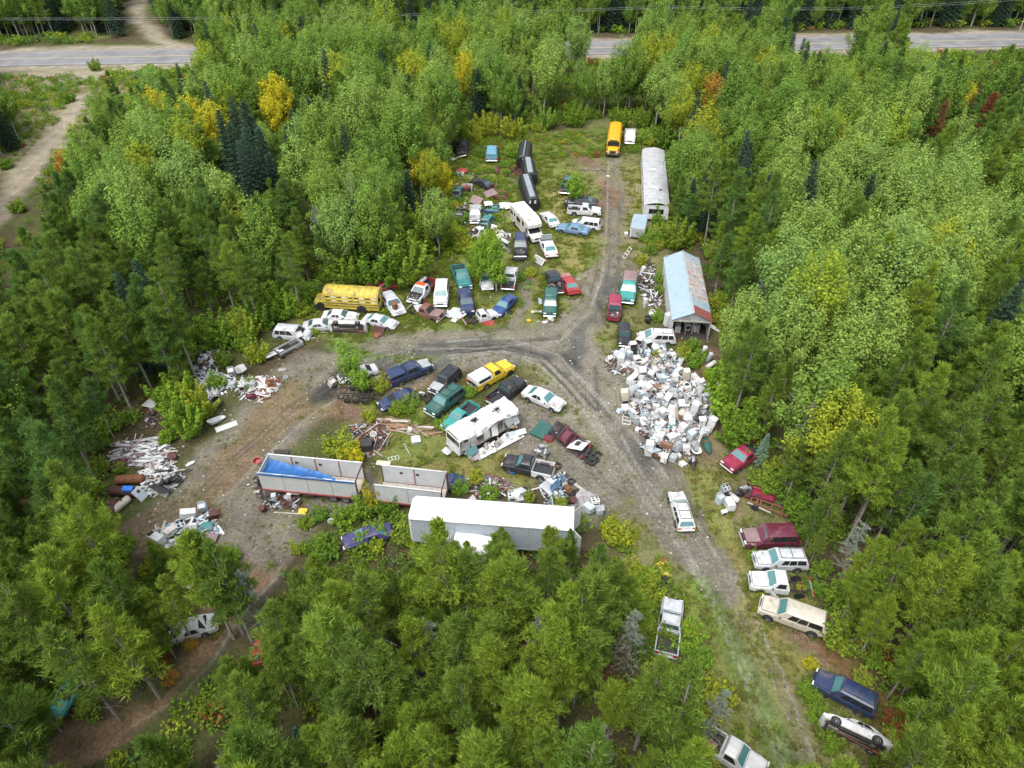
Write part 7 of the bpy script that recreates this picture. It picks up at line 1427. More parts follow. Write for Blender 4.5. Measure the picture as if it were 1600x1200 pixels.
MARKS = [(963,215,'the bright yellow bus'), (1022,275,'the silver mobile home'), (1075,445,'the metal shed'), (1060,630,'the appliance heap'), (1160,713,'the crimson pickup'), (1190,775,'the purple truck box'), (1205,838,'the maroon SUV'), (1240,957,'the long beige SUV'), (1320,1082,'the dark blue SUV'), (1335,1140,'the tipped white car'),
         (1143,1172,'the bottom white pickup'), (1047,976,'the silver pickup'), (1033,890,'the yellow machine'), (850,832,'the white semi trailer'), (743,855,'the white box truck'), (573,838,'the purple-blue car'), (646,1062,'the dark tyre pile'), (589,1003,'the white rails'), (464,1150,'the pale blue spruce'), (405,1028,'the red tractor'), (362,1165,'the hidden grey-blue car'), (290,978,'the pale path wreck'),
         (111,1074,'the teal car'), (305,919,'the white duct'), (168,810,'the dark brown tank'), (218,705,'the siding heap'), (240,627,'the white forest sheet'), (330,570,'the north-west scrap heap'), (400,560,'the round yellowish bush'), (455,515,'the silver wagon'), (545,465,'the faded yellow bus'), (655,452,'the orange-roofed pickup'), (730,298,'the white truck box'), (725,230,'the burnt SUV'),
         (385,230,'the dark spruce clump'), (300,185,'the yellow birch row'), (98,250,'the small orange tree'), (545,285,'the half bare birch'), (495,350,'the grey dead tree'), (820,240,'the black tanks'), (1040,45,'the red road sign'), (1112,140,'the orange tinted aspen'), (1508,150,'the upper-right yellow birch'), (1466,185,'the rust brown pine'), (1300,290,'the northern aspen patch'), (1450,300,'the eastern aspen patch'),
         (1440,400,'the middle aspen patch'), (1310,480,'the southern aspen patch'), (1385,730,'the right stand dead pine'), (1340,850,'the grey dead branches'), (985,985,'the long trunked dead pine'), (1120,1105,'the trackside dead tree'), (1500,600,'the right edge stand'), (1500,1000,'the lower right corner stand'), (60,700,'the left edge stand'), (100,480,'the left middle wood'), (600,150,'the top belt centre'), (1590,40,'the right utility pole')]
def plant(form, i, leaf, bark, name, label, cat, x, y, rz, sc, group=None):
    key = (form, i, leaf.name, bark.name, name); parts = ('trunk', 'crown') if form not in ('shrub', 'bigshrub') else ('stems', 'foliage')
    if key not in PROTO:
        e = thing(name, label, cat, (x, y, 0), (0, 0, rz), group); e.scale = (sc,) * 3; tr, cr = FORMS[form][i]
        PROTO[key] = (e, [ob(parts[0], tr, bark, e), ob(parts[1], cr, leaf, e)]); return e
    s, kids = PROTO[key]; r = copy_thing(s, kids, (x, y, 0), rz, sc, label)
    if group: r['group'] = group
    elif 'group' in r: del r['group']
    return r
def zone(px, py):
    if py < 62: return 'beyond the highway'
    if py < 235 and px < 330: return 'by the highway at the top left'
    if py < 235 and px > 1080: return 'between the highway and the silver mobile home, to the right'
    if py < 235: return 'in the belt between highway and yard'
    if px < 330 and py < 430: return 'in the wood right of the sandy left track'
    if px < 720 and py < 470: return 'behind the faded yellow bus and the car row'
    if px < 330 and py < 850: return 'at the left edge beside the siding and metal heaps'
    if px < 330: return 'in the bottom left stand by the brown path'
    if px > 1060 and py < 430: return 'east of the silver mobile home'
    if px > 1060 and py < 700: return 'east of the metal shed and appliance heap'
    if px > 1060: return 'in the stand behind the packed east row of trucks'
    return 'in the bottom stand below the white semi trailer'
def build_plants():
    forms(); rg = np.random.default_rng(12); rnd = random.Random(8)
    LATER = []; MAN = []
    # ---- trees and shrubs that stand out
    def one(form, leaf, px, py, h, name, label, cat='tree', base=False, bark=BARKW, i=0, rad=None, group=None):
        H0 = {'aspen': (13.5, 12.5, 14.5, 11.5, 13, 12.8, 14), 'spruce': (12, 14, 10), 'pine': (12.5, 11.5, 13.5, 10.5, 12, 13, 9.5, 12, 11.5, 10.5, 12.5), 'sapling': (4.2, 5.0, 3.6), 'shrub': (1.6, 1.9, 1.9, 1.3), 'bigshrub': (4.2, 3.4), 'dead': (9, 10.5), 'birch': (13.5,)}[form][i]
        p = G(px, py, 0 if base else h * .7); MAN.append((p.x, p.y, px, py, 3.0 if form == 'aspen' else 2.4)); LATER.append(lambda: plant(form, i, leaf, bark, name, label, cat, p.x, p.y, rnd.uniform(0, 6.28), h / H0, group))
    for i, (px, py, h) in enumerate(((245, 168, 11), (296, 180, 11), (332, 190, 11), (430, 150, 12.5), (424, 178, 10))): one('aspen', YELL, px, py, h, 'birch_tree', ('yellow autumn birch nearest the highway bend, left of other yellow ones', 'yellow birch second from the left in the yellow row', 'yellow birch just left of the dark spruce clump', 'tall yellow birch right of the dark spruce clump', 'lower yellow birch touching the right of the spruce clump')[i], i=3, group='yellow autumn birches')
    one('aspen', ORANGEL, 98, 250, 6, 'maple_tree', 'small orange-yellow tree beside the sandy left track', i=3); one('aspen', YGRN, 1080, 130, 12, 'aspen_tree', 'large yellowing aspen behind the silver mobile home', i=2); one('aspen', YGRN, 1068, 165, 11, 'aspen_tree', 'yellowing aspen directly above the mobile home roof'); one('aspen', ORANGEL, 1112, 140, 10, 'aspen_tree', 'orange tinted aspen top right of the mobile home', i=3); one('aspen', YGRN, 1015, 82, 12, 'aspen_tree', 'narrow yellow-green aspen left of the red road sign', i=1); one('aspen', YGRN, 715, 70, 12, 'aspen_tree', 'pale yellow-green aspen in the middle of the top belt')
    one('aspen', YELL, 1508, 150, 9, 'birch_tree', 'yellow birch in the upper right wood', i=3); one('pine', DEADL, 1466, 185, 10, 'pine_tree', 'rust brown dying pine in the upper right wood', bark=BARKG); one('pine', REDL, 1540, 175, 10, 'pine_tree', 'reddish dead pine near the right edge of the upper wood', bark=BARKG, i=1); one('aspen', YGRN, 672, 262, 9, 'birch_tree', 'yellow-green birch left of the black SUV in brush', i=1); one('aspen', YELL, 690, 272, 7, 'birch_tree', 'yellow birch at the west edge of the upper lot', i=3); one('aspen', YELL, 655, 258, 8, 'birch_tree', 'golden birch among green aspens west of the upper lot', i=3)
    for i, (px, py, h) in enumerate(((352, 215, 14), (372, 200, 15), (390, 205, 15), (368, 235, 14), (392, 232, 14), (412, 240, 13), (404, 265, 12), (382, 262, 13), (425, 270, 10))): one('spruce', SPRUCE, px, py, h, 'spruce_tree', 'dark blue-green spruce in the tight clump by the yellow birches', 'spruce', bark=BARKD, i=i % 3, group='clump of tall dark spruces')
    one('birch', ASPEN, 545, 285, 13.5, 'birch_tree', 'half bare birch with pale forked trunk behind the yellow bus'); one('dead', LICHEN, 495, 350, 9, 'dead_tree', 'grey lichen covered dead tree behind the faded yellow bus', bark=BARKG); one('dead', LICHEN, 1120, 1105, 9, 'dead_tree', 'pale lichen covered dead tree by the grassy track near the bottom', bark=BARKG, i=1); one('dead', LICHEN, 985, 985, 10, 'dead_tree', 'grey dead pine with a long dark trunk in the bottom stand', bark=BARKD, i=1); one('dead', LICHEN, 845, 985, 8, 'dead_tree', 'thin whitish dead pine in the bottom stand', bark=BARKG); one('dead', LICHEN, 940, 1170, 9, 'dead_tree', 'bushy pale dead pine at the bottom edge', bark=BARKG); one('dead', LICHEN, 1340, 850, 8, 'dead_tree', 'grey dead branches right of the maroon SUV', bark=BARKG); one('dead', LICHEN, 1385, 730, 8, 'dead_tree', 'grey dead pine in the right stand', bark=BARKG, i=1); one('dead', LICHEN, 385, 920, 9, 'dead_tree', 'grey twiggy dead pine by the fork of the brown path', bark=BARKG, i=1)
    one('spruce', BLUSPR, 464, 1150, 4, 'spruce_tree', 'small pale blue spruce in the bottom stand', 'spruce', bark=BARKD, i=2); one('spruce', BLUSPR, 1196, 692, 4, 'spruce_tree', 'small blue-grey spruce touching the crimson pickup', 'spruce', bark=BARKD, i=2)
    one('sapling', LIMEG, 900, 285, 5.5, 'sapling', 'bright green sapling beside the dark green pickup in the upper lot'); one('aspen', LIMEG, 765, 385, 8, 'birch_tree', 'light green leafy birch growing among the wrecks in the upper lot', i=3); one('aspen', LIMEG, 748, 400, 6.5, 'birch_tree', 'smaller light green birch crowding the larger one in the upper lot', i=3); one('sapling', LIMEG, 775, 415, 5.5, 'sapling', 'light green sapling between two white vehicles', i=1)
    one('sapling', LIMEG, 545, 560, 5.6, 'sapling', 'light green sapling growing through the torn white car', i=1); one('sapling', LIMEG, 562, 590, 3.2, 'sapling', 'low green sapling at the door of the torn white car', i=2)
    one('pine', PINE, 380, 990, 12, 'pine_tree', 'pine with a long leaning trunk at the right of the brown path', base=True, bark=BARKG, i=0)
    one('pine', LPINE, 366, 998, 12, 'pine_tree', 'second long trunked pine at the right of the brown path', base=True, bark=BARKG, i=7)
    one('pine', PINE, 395, 1004, 12, 'pine_tree', 'third long trunked pine at the right of the brown path', base=True, bark=BARKG, i=2)
    one('pine', LPINE, 250, 1090, 12, 'pine_tree', 'pine with bare lower trunk left of the brown path', base=True, bark=BARKG, i=8)
    one('pine', PINE, 188, 1125, 12, 'pine_tree', 'pine with a bare trunk at the bottom left, near the path', base=True, bark=BARKG, i=9)
    sp = 2.6; pts = []
    for j, y in enumerate(np.arange(11, 335, sp * .87)):
        hw = 30 + .62 * y + 14; xs = np.arange(-hw, hw, sp) + (j % 2) * sp / 2; pts.append(np.stack([xs, np.full(len(xs), y)], 1))
    pts = np.concatenate(pts); pts += rg.uniform(-1, 1, pts.shape) * sp * .42; ny_ = len(pts); yx = np.stack([rg.uniform(-48, 48, 420), rg.uniform(13, 40, 420)], 1); pts = np.concatenate([pts, yx]); x, y = pts[:, 0], pts[:, 1]; n = len(x)
    bx, by = PX(x, y, 0); cx, cy = PX(x, y, 9.0); r = rg.random(n); patch = fnoise(x, y, 14, 44); patch2 = fnoise(x, y, 9, 51)
    kind = np.full(n, 'pine', object)
    pa = np.where(by > 860, .012, .1)                                   # chance of a leafy tree
    pa[(cy < 175) & (cx > 250) & (cx < 1300)] = .93; pa[(cy < 330) & (cx > 110) & (cx < 720)] = .8; pa[(cy < 150) & (cx <= 250)] = .6
    pa[(cy >= 330) & (cy < 440) & (cx > 180) & (cx < 720)] = .5; pa[(cx > 1060) & (cy < 300)] = .62; pa[(cx > 1060) & (cy >= 300) & (cy < 560)] = .25; pa[by < 62] = .42; pa[(cx > 1400) & (cy < 260)] = .3
    pale = np.zeros(n, bool)
    for ex, ey, rx, ry in ((1300, 280, 95, 55), (1460, 295, 110, 55), (1440, 400, 130, 60), (1310, 480, 130, 60), (1200, 520, 70, 60), (1260, 395, 50, 40), (1560, 330, 40, 40)):
        m = ((cx - ex) / rx) ** 2 + ((cy - ey) / ry) ** 2 < 1; pale |= m; pa[m] = .85
    for ex, ey, rx, ry in ((1150, 330, 70, 110), (1180, 440, 60, 60)): m = ((cx - ex) / rx) ** 2 + ((cy - ey) / ry) ** 2 < 1; pa[m & ~pale] = .15
    pa = np.clip(pa + (patch - .5) * .9 * (pa > .15) * (pa < .9), 0, 1)
    kind[r < pa] = 'aspen'; m = (r > pa) & (rg.random(n) < np.where(by < 62, .5, np.where(cy < 300, .2, np.where(cy < 480, .03, 0)))); kind[m] = 'spruce'
    m = (kind == 'pine') & (rg.random(n) < np.where((bx > 1060) & (by > 500), .04, .022)) & (by > 300); kind[m] = 'dead'
    sc = np.where(kind == 'aspen', rg.uniform(.6, 1.12, n), rg.uniform(.6, 1.08, n)); sc[ny_:] = rg.uniform(.38, .72, n - ny_); h = np.where(kind == 'aspen', 13., 12.) * sc; rad = np.where(kind == 'aspen', 2.8, 1.8) * sc; bad0 = (kind == 'aspen') & (rg.random(n) < .56)
    low = (by > 900) & (bx > 350); h = np.where(low, h * 1.0, h)
    bad = bad0.copy()
    for zf, off in ((0, 0), (.45, -.8), (.45, .8), (.7, -.9), (.7, .9), (.85, 0), (1.0, 0)):
        qx, qy = PX(x + off * rad, y, h * zf)
        for poly in OPEN:
            if poly is not PATH: bad |= inpoly(poly, qx, qy)
    for zf, off in ((0, 0), (.4, 0), (.55, .45), (.55, -.45), (.7, .45), (.7, -.45), (.85, 0), (1, 0)): qx, qy = PX(x + off * rad, y, h * zf); bad |= inpoly(PATH, qx, qy)
    for mx_, my_, mpx, mpy, mr in MAN:
        bad |= np.hypot(x - mx_, y - my_) < mr * .9
        
        for zf in (.35, .5, .65, .8, .95): tx_, ty_ = PX(x, y, h * zf); bad |= (y < my_ - .5) & (np.hypot(tx_ - mpx, (ty_ - mpy)) < 19) & (mpy < 330)
    for kx, ky, kr in ((407,1030,9), (646,1062,16), (1047,968,34), (1043,1000,32), (108,1076,8), (290,978,4), (362,1165,4), (825,1005,14), (588,957,9), (589,1003,11), (573,836,22), (1143,1172,36), (305,919,12), (1033,890,16), (745,850,11), (945,972,14)):
        for zf in (.4, .6, .8, 1.0): tx_, ty_ = PX(x, y, h * zf); bad |= np.hypot(tx_ - kx, ty_ - ky) < kr
        bad |= np.hypot(bx - kx, by - ky) < kr
    rd = roaddist(x, y); bad |= (np.abs(rd) < 10.5)
    qx, qy = PX(x, y, h); bad |= (qx < -260) | (qx > 1860) | (qy > 1320); bad |= (np.arange(n) >= ny_) & (kind != 'pine'); bad |= (kind == 'pine') & (rg.random(n) < .06)
    # keep the stands off the yard's own big things
    keep = ~bad; x, y, kind, sc, bx, by, cx, cy, pale, patch2 = [a[keep] for a in (x, y, kind, sc, bx, by, cx, cy, pale, patch2)]; n = len(x); print('TREES', n, {k: int((kind == k).sum()) for k in set(kind)})
    dist = np.hypot(np.hypot(x, y), H); rest_ = []
    SPEC = {'pine': ('pine_tree', 'pine', 'trees of the pine stands'), 'aspen': ('aspen_tree', 'aspen', 'leafy aspens'), 'spruce': ('spruce_tree', 'spruce', 'dark spruces'), 'dead': ('dead_pine', 'dead tree', 'dead grey pines')}
    def leaf_of(k, i):
        q = rnd.random()
        if k == 'aspen':
            if pale[i]: return (PALE, 'pale green') if q < .93 else (YGRN, 'yellowish green')
            if by[i] < 62: return (ASPEN, 'green')
            return (YGRN, 'yellowish green') if q < .08 else (YELL, 'yellow') if q < .09 and by[i] < 330 else (PALE, 'pale green') if q < .32 else (ASPEN, 'green')
        if k == 'pine':
            if by[i] > 900: return (LPINE, 'yellow-green') if q < .6 else (PINE, 'olive green')
            if bx[i] < 350: return (DPINE, 'dark green') if q < .35 else (PINE, 'olive green')
            return (PINE, 'olive green') if q < .65 else (LPINE, 'yellow-green') if q < .8 else (DPINE, 'dark green') if q < .994 else (DEADL, 'rust brown dying')
        if k == 'spruce': return SPRUCE, 'dark'
        return LICHEN, 'bare grey'
    forest = {'pine': [], 'aspen': [], 'spruce': []}
    todo = []
    for k in SPEC:
        ids = np.where(kind == k)[0]; ids = ids[np.argsort(dist[ids])]
        inf = [(not (-40 < cx[i] < 1640 and -60 < cy[i] < 1230)) for i in ids]; ids = [i for _, i in sorted(zip(inf, ids), key=lambda t: t[0])] if len(ids) else []
        for c, i in enumerate(ids):
            leaf, cn = leaf_of(k, i); f = rnd.choice([0, 2, 7, 8, 9, 10, 8, 9]) if k == 'pine' and by[i] > 840 else rnd.randrange(len(FORMS[k])); rz = rnd.uniform(0, 6.28)
            if c < 285 or k == 'dead': todo.append((k, i, leaf, cn, f, rz))
            else: forest[k].append((x[i], y[i], sc[i], f, leaf.name))
    wh = neighbours([(cx[t[1]], cy[t[1]], SPEC[t[0]][1]) for t in todo], MARKS, '')
    for (k, i, leaf, cn, f, rz), ph in zip(todo, wh):
        name, cat, grp = SPEC[k]; ht = 'tall' if sc[i] > .97 else 'small' if sc[i] < .84 else 'middling'
        plant(k, f, leaf, BARKA if k == 'aspen' else BARKD if k == 'spruce' else BARKG, name, '%s %s %s, %s' % (ht, cn, SPEC[k][1], ph), cat, x[i], y[i], rz, float(sc[i]), grp)
    for k, lst in forest.items():
        if not lst: continue
        leafs = sorted(set(l[4] for l in lst)); protos = []; ix = {}
        for f in range(len(FORMS[k])):
            jm = joined(*FORMS[k][f])
            for ln in leafs: ix[(f, ln)] = len(protos); protos.append((jm, [BARKA if k == 'aspen' else BARKD if k == 'spruce' else BARKG, MATS[ln]]))
        P = np.array([(l[0], l[1], 0) for l in lst]); stuff_scatter(k + '_forest', protos, P, [l[2] for l in lst], [ix[(l[3], l[4])] for l in lst], 'far wood of %s trees filling the land around the yard' % k, rg, 'forest')
    for f_ in LATER: f_()
    S = [(592, 836, 1.2, 1.9, LIMEG, 'light green bush leaning on the tail of the purple car'), (556, 856, 1.0, 1.2, SHRUBG, 'green bush in front of the purple car'), (12, 262, 1.4, 1.6, SHRUBG, 'bush at the left edge of the sandy track'), (110, 158, 1.6, 2.2, SHRUBG, 'bush at the top of the sandy track'), (20, 150, 1.5, 1.4, YGRN, 'bush below the highway at the far left'), (85, 142, 1.3, 1.3, SHRUBG, 'low bush between highway and sandy track'), (5, 222, 1.3, 1.5, YGRN, 'yellowish bush at the far left edge'), (150, 110, 1.6, 3.0, SHRUBG, 'tall dark bush beside the highway shoulder'), (30, 330, 1.5, 2.2, SHRUBG, 'bush where the sandy track leaves the photo'), (188, 736, .9, 1.3, LIMEG, 'green bush between siding heap and rust red tank'), (262, 690, .9, 1.4, LIMEG, 'green bush at the north end of the siding heap'), (596, 610, 1.3, 2.2, YGRN, 'yellow-green bush between trailer frame and wrecked hatchback'), (578, 655, 1.0, 1.6, YGRN, 'yellow-green bush below the stacked trailer frame'), (640, 640, 1.3, 2.2, LIMEG, 'light green bush left of the chassis'), (622, 645, 1.0, 1.5, SHRUBG, 'dark green low bush below the wrecked hatchback'), (532, 706, 2.0, 2.6, YGRN, 'yellow-green bush behind the long open trailer'), (552, 718, 1.5, 2.0, YELL, 'bright yellow bush touching the long open trailer'),
         (582, 792, 1.0, 3.6, YELL, 'upright yellow bush in the gap between the open trailers'), (570, 805, 1.4, 2.4, SHRUBG, 'green bush at the open end of the long trailer'), (606, 800, 1.3, 2.2, SHRUBG, 'green bush at the west end of the short trailer'), (540, 812, 1.5, 1.6, SHRUBG, 'low green bush in front of the long open trailer'), (500, 808, 1.2, 1.2, SHRUBG, 'low green plant mass under the long trailer wheels'),
         (740, 668, .9, 1.3, LIMEG, 'green weeds bush at the nose of the turquoise pickup') , (693, 668, 1.1, 1.3, LIMEG, 'green weed clump left of the turquoise pickup'), (735, 618, .9, 1.5, LIMEG, 'light green bush behind the yellow pickup'), (720, 768, 1.1, 1.8, LIMEG, 'light green bush beside the navy tarpaulin'), (745, 752, .9, 1.6, YGRN, 'yellow-green bush left of the engine row'), (765, 778, 1.2, 1.7, LIMEG, 'light green bush in front of the semi trailer, left'), (826, 785, .7, 1.6, YGRN, 'small yellow-green bush in front of the semi trailer'), (872, 792, 1.1, 1.3, YGRN, 'pale bush in front of the semi trailer, right'),
         (1024, 567, .9, 1.8, YGRN, 'yellow bush growing inside the north part of the appliance heap'), (1066, 560, 1.1, 2.2, YGRN, 'yellow-green bush between white minivan and appliance heap'), (1084, 572, 1.2, 2.2, LIMEG, 'light green bush east of the yellow-green one by the heap'), (1106, 590, 1.0, 1.8, YGRN, 'yellow-green bush at the north-east side of the appliance heap'), (1080, 545, 1.1, 1.4, SHRUBG, 'green bush below the shed gable'), (985, 640, .5, .9, YGRN, 'small weed at the west edge of the appliance heap'), (1026, 500, .9, 1.6, LIMEG, 'green bush between frames and metal shed'), (1030, 440, 1.0, 2.2, LIMEG, 'green bush along the west wall of the metal shed'), (1002, 415, .9, 2.0, YGRN, 'yellow-green bush above the frame heap'), (1028, 460, .9, 1.8, SHRUBG, 'dark bush by the shed wall near the frames'),
         (1100, 560, 1.0, 1.2, SHRUBG, 'low bush beside the water heaters'), (932, 245, .8, 1.2, REDL, 'red leaved bush in front of the bright yellow bus'), (830, 430, 1.0, 1.2, YGRN, 'yellow-green weeds below the striped radiator'), (836, 408, .6, 1.0, YGRN, 'yellow-green tuft right of the striped radiator'), (812, 436, 1.0, 1.2, SHRUBG, 'weeds beside the white truck with black liner'), (895, 448, .7, .9, SHRUBG, 'weed clump between black pickup and red sedan'), (800, 245, 1.6, 2.6, LIMEG, 'light green bush left of the northernmost black tank'), (790, 262, 1.2, 1.8, LIMEG, 'lower light green bush left of the black tanks'), (745, 222, 1.6, 3.0, YGRN, 'yellow-green bush between burnt SUV and light blue pickup'), (752, 245, 1.3, 2.0, SHRUBG, 'green bush left of the light blue pickup'),
         (815, 215, 1.6, 2.6, SHRUBG, 'green bush behind the northernmost black tank'), (838, 205, 1.4, 2.2, YGRN, 'yellowish bush at the north edge above the tanks'), (1002, 222, 1.1, 2.0, SHRUBG, 'green bush hiding the nose of the white pickup by the bus'), (992, 238, 1.0, 1.2, SHRUBG, 'bush at the north end of the silver mobile home'), (425, 498, 1.3, 2.4, YGRN, 'yellow-green bush at the silver wagon'), (404, 562, 1.7, 3.2, YGRN, 'round yellow-green bush left of the silver truck box'), (384, 545, 1.5, 3.0, LIMEG, 'green bush behind the round yellow-green one'), (388, 605, 1.2, 1.4, SHRUBG, 'dark green bush above the batten heap'), (340, 605, 1.2, 2.2, LIMEG, 'light green bush between siding heap and battens'), (352, 570, 1.3, 2.6, SHRUBG, 'green bush with yellow tips deep in the north-west heap'),
         (490, 520, .8, .9, YGRN, 'weeds at the west end of the overturned car'), (1178, 873, .8, 1.2, LIMEG, 'light green bush at the nose of the silver SUV'), (1185, 925, .6, .8, YGRN, 'weeds by the open door of the white pickup'), (1250, 922, .5, .8, YELL, 'small yellow plant behind the bedless pickup'), (1312, 1012, .8, .8, YGRN, 'yellow-green plant on bare ground south of the beige SUV'), (1265, 1040, .7, .9, YELL, 'small yellow bush above the dark blue SUV'), (1262, 1085, 1.0, 1.2, SHRUBG, 'green bush at the nose of the dark blue SUV'), (1275, 1120, 1.0, 1.2, LIMEG, 'bush at the nose of the tipped white car'), (1295, 1165, 1.0, 1.2, SHRUBG, 'low bush under the tipped white car'), (1345, 1065, 1.0, 1.2, YGRN, 'yellowish bush right of the dark blue SUV'), (1395, 1130, 1.0, 1.2, REDL, 'red leaved bush right of the tipped white car'), (1400, 1160, 1.1, 1.3, ORANGEL, 'orange leaved bush at the bottom right'),
         (1130, 1185, 1.0, .9, REDL, 'red leaved bush on the bed of the bottom white pickup') , (1035, 890, .8, 1.0, YGRN, 'yellowish bush hugging the yellow machine'), (1075, 990, .9, 1.2, YGRN, 'yellow-green bush right of the silver pickup'), (1085, 1030, 1.0, 1.2, LIMEG, 'green bush between pines and the grassy track'), (262, 1030, .6, .8, REDL, 'red bush beside the brown path'), (268, 1062, .8, .9, ORANGEL, 'orange bush beside the brown path'), (300, 1010, .6, .8, ORANGEL, 'small orange bush near the pale wreck'), (480, 755 + 65, 1.0, 1.1, SHRUBG, 'green weeds left of the purple car'), (1025, 345, 1.5, 3.2, LIMEG, 'light green bush covering the front of the silver mobile home'), (1012, 378, 1.3, 2.6, LIMEG, 'green bush below the small pale trailer'), (1045, 372, 1.4, 2.4, YGRN, 'yellow-green bush between mobile home and shed'), (1075, 380, 1.3, 2.2, YGRN, 'yellowish bush behind the metal shed'), (1016, 396, 1.0, 1.8, SHRUBG, 'dark bush left of the shed back wall')]
    for i, (px, py, r_, h_, m_, l_) in enumerate(S):
        f = i % 4; fr = FORMS['shrub'][f]; p = G(px, py); R0_, H0_ = ((1.2, 1.6), (1.5, 1.9), (1.0, 1.9), (1.4, 1.3))[f]; e = plant('shrub', f, m_, BARKG, 'bush', l_, 'bush', p.x, p.y, rnd.uniform(0, 6.28), 1.0); e.scale = (r_ / R0_, r_ / R0_, h_ / H0_)
    for i, (px, py, h, m_, t) in enumerate(((280, 640, 4.6, LIMEG, 'big bright green bush left of the broken tub'), (262, 600, 4.4, LIMEG, 'big bush behind the broken tub, farther left'), (302, 615, 4.2, YGRN, 'big yellowish bush between the tub and the siding heap'), (330, 505, 4.5, SHRUBG, 'big dark bush above the north-west heap'), (400, 475, 4.6, SHRUBG, 'big rounded bush left of the silver wagon'), (440, 455, 4.6, LIMEG, 'big light bush left of the faded yellow bus'), (375, 500, 4.2, YGRN, 'big yellowish bush above the battens'), (1160, 610, 5.5, LIMEG, 'big bright green bush right of the appliance heap'), (1165, 655, 5.0, SHRUBG, 'big green bush above the crimson pickup'), (1140, 590, 4.5, LIMEG, 'big light bush at the corner of the appliance heap'), (630, 385, 7.5, SHRUBG, 'big round willow behind the orange roofed pickup'), (590, 395, 6.5, SHRUBG, 'big round willow behind the silver sedan'), (670, 340, 7, SHRUBG, 'big green willow west of the packed trucks'), (540, 400, 5.5, SHRUBG, 'big dark willow behind the faded bus'), (970, 175, 4.5, SHRUBG, 'big green bush behind the bright yellow bus'), (900, 170, 4.5, SHRUBG, 'big green bush north of the upper lot'), (850, 175, 4.5, LIMEG, 'big light bush north of the black tanks'), (1040, 200, 4.8, SHRUBG, 'big dark bush behind the silver mobile home'), (1010, 175, 4.5, SHRUBG, 'big bush right of the bright yellow bus'), (760, 185, 4.5, YGRN, 'big yellowish bush north of the light blue pickup'), (720, 195, 4.6, SHRUBG, 'big green bush above the burnt SUV'), (800, 190, 4.2, YGRN, 'yellow tipped big bush north-west of the tanks'), (1060, 350, 5, SHRUBG, 'big bush filling the gap east of the mobile home front'))):
        one('bigshrub', m_, px, py, h, 'large_bush', t, 'bush', i=i % 2, bark=BARKG); LATER[-1]()
    # shrubs along the edge of the clearing
    W_ = poly_world(VIS); c = 0; eb = []
    for (ax, ay), (bx_, by_) in zip(W_, W_[1:] + W_[:1]):
        L = math.hypot(bx_ - ax, by_ - ay)
        for k in range(int(L / 1.7)):
            t = rnd.random(); o = rnd.uniform(.2, 3.2); nx, ny = (by_ - ay) / L, -(bx_ - ax) / L; x0, y0 = ax + (bx_ - ax) * t + nx * o, ay + (by_ - ay) * t + ny * o
            if inpoly(W_, [x0], [y0])[0]: x0, y0 = x0 - 2 * nx * o, y0 - 2 * ny * o
            if inpoly(W_, [x0], [y0])[0] or y0 < 17: continue
            px, py = PX(x0, y0, 0); tx, ty = PX(x0, y0, 1.6)
            if c >= 200 or any(inpoly(p, [px], [py])[0] for p in OPEN[1:]): continue
            q = rnd.random(); m_, cn = (SHRUBG, 'green') if q < .5 else (LIMEG, 'light green') if q < .72 else (YGRN, 'yellow-green')
            s_ = rnd.uniform(.5, 1.0) if inpoly(VIS, [tx], [ty])[0] else rnd.uniform(.8, 1.5); eb.append((px, py, c % 4, m_, cn, x0, y0, s_)); c += 1
    for (px, py, f, m_, cn, x0, y0, s_), ph in zip(eb, neighbours([(t[0], t[1], 'edge bush') for t in eb], MARKS, '')):
        plant('shrub', f, m_, BARKG, 'bush', '%s %s edge bush, %s' % ('low' if s_ < .85 else 'full', cn, ph), 'bush', x0, y0, rnd.uniform(0, 6.28), s_, 'bushes along the clearing edge')
    # ---- undergrowth, grass and weeds
    n = 34000; y = rg.uniform(14, 190, n); hw = 30 + .6 * y; x = rg.uniform(-1, 1, n) * hw; keep = rg.random(n) < hw / 145; x, y = x[keep], y[keep]; px, py = PX(x, y, 0); ok = np.abs(roaddist(x, y)) > 12
    for p in OPEN: ok &= ~inpoly(p, px, py)
    x, y = x[ok], y[ok]; un = fnoise(x, y, 7, 61); k = rg.random(len(x)) < np.clip((un - .25) * 3.2, .2, 1); x, y = x[k], y[k]
    xr = rg.uniform(-190, 190, 900); dr = rg.choice([-1, 1], 900) * rg.uniform(12.5, 19, 900); pr = np.array([[R0.x, R0.y]]) + np.outer(xr + 125, [RDIR.x, RDIR.y]) + np.outer(dr, [RN.x, RN.y]); qx, qy = PX(pr[:, 0], pr[:, 1], 0); ok = ~(inpoly(TRACK, qx, qy) | ((qx > 150) & (qx < 320) & (qy < 100)) | ((qx < 160) & (qy > 100))); nr_ = int(ok.sum()); n0_ = len(x); x = np.concatenate([x, pr[ok, 0]]); y = np.concatenate([y, pr[ok, 1]])
    xw = rg.uniform(-75, 75, 30000); yw = rg.uniform(60, 135, 30000); qx, qy = PX(xw, yw, 0); ok = ((inpoly([(700,210),(800,200),(812,300),(790,345),(740,440),(690,440),(690,330)], qx, qy) & (rg.random(30000) < .45)) | (inpoly([(490,440),(900,425),(900,470),(700,505),(480,515)], qx, qy) & (rg.random(30000) < .1)) | (inpoly([(800,195),(1000,190),(1000,235),(800,260)], qx, qy) & (rg.random(30000) < .3))); x = np.concatenate([x, xw[ok]]); y = np.concatenate([y, yw[ok]])
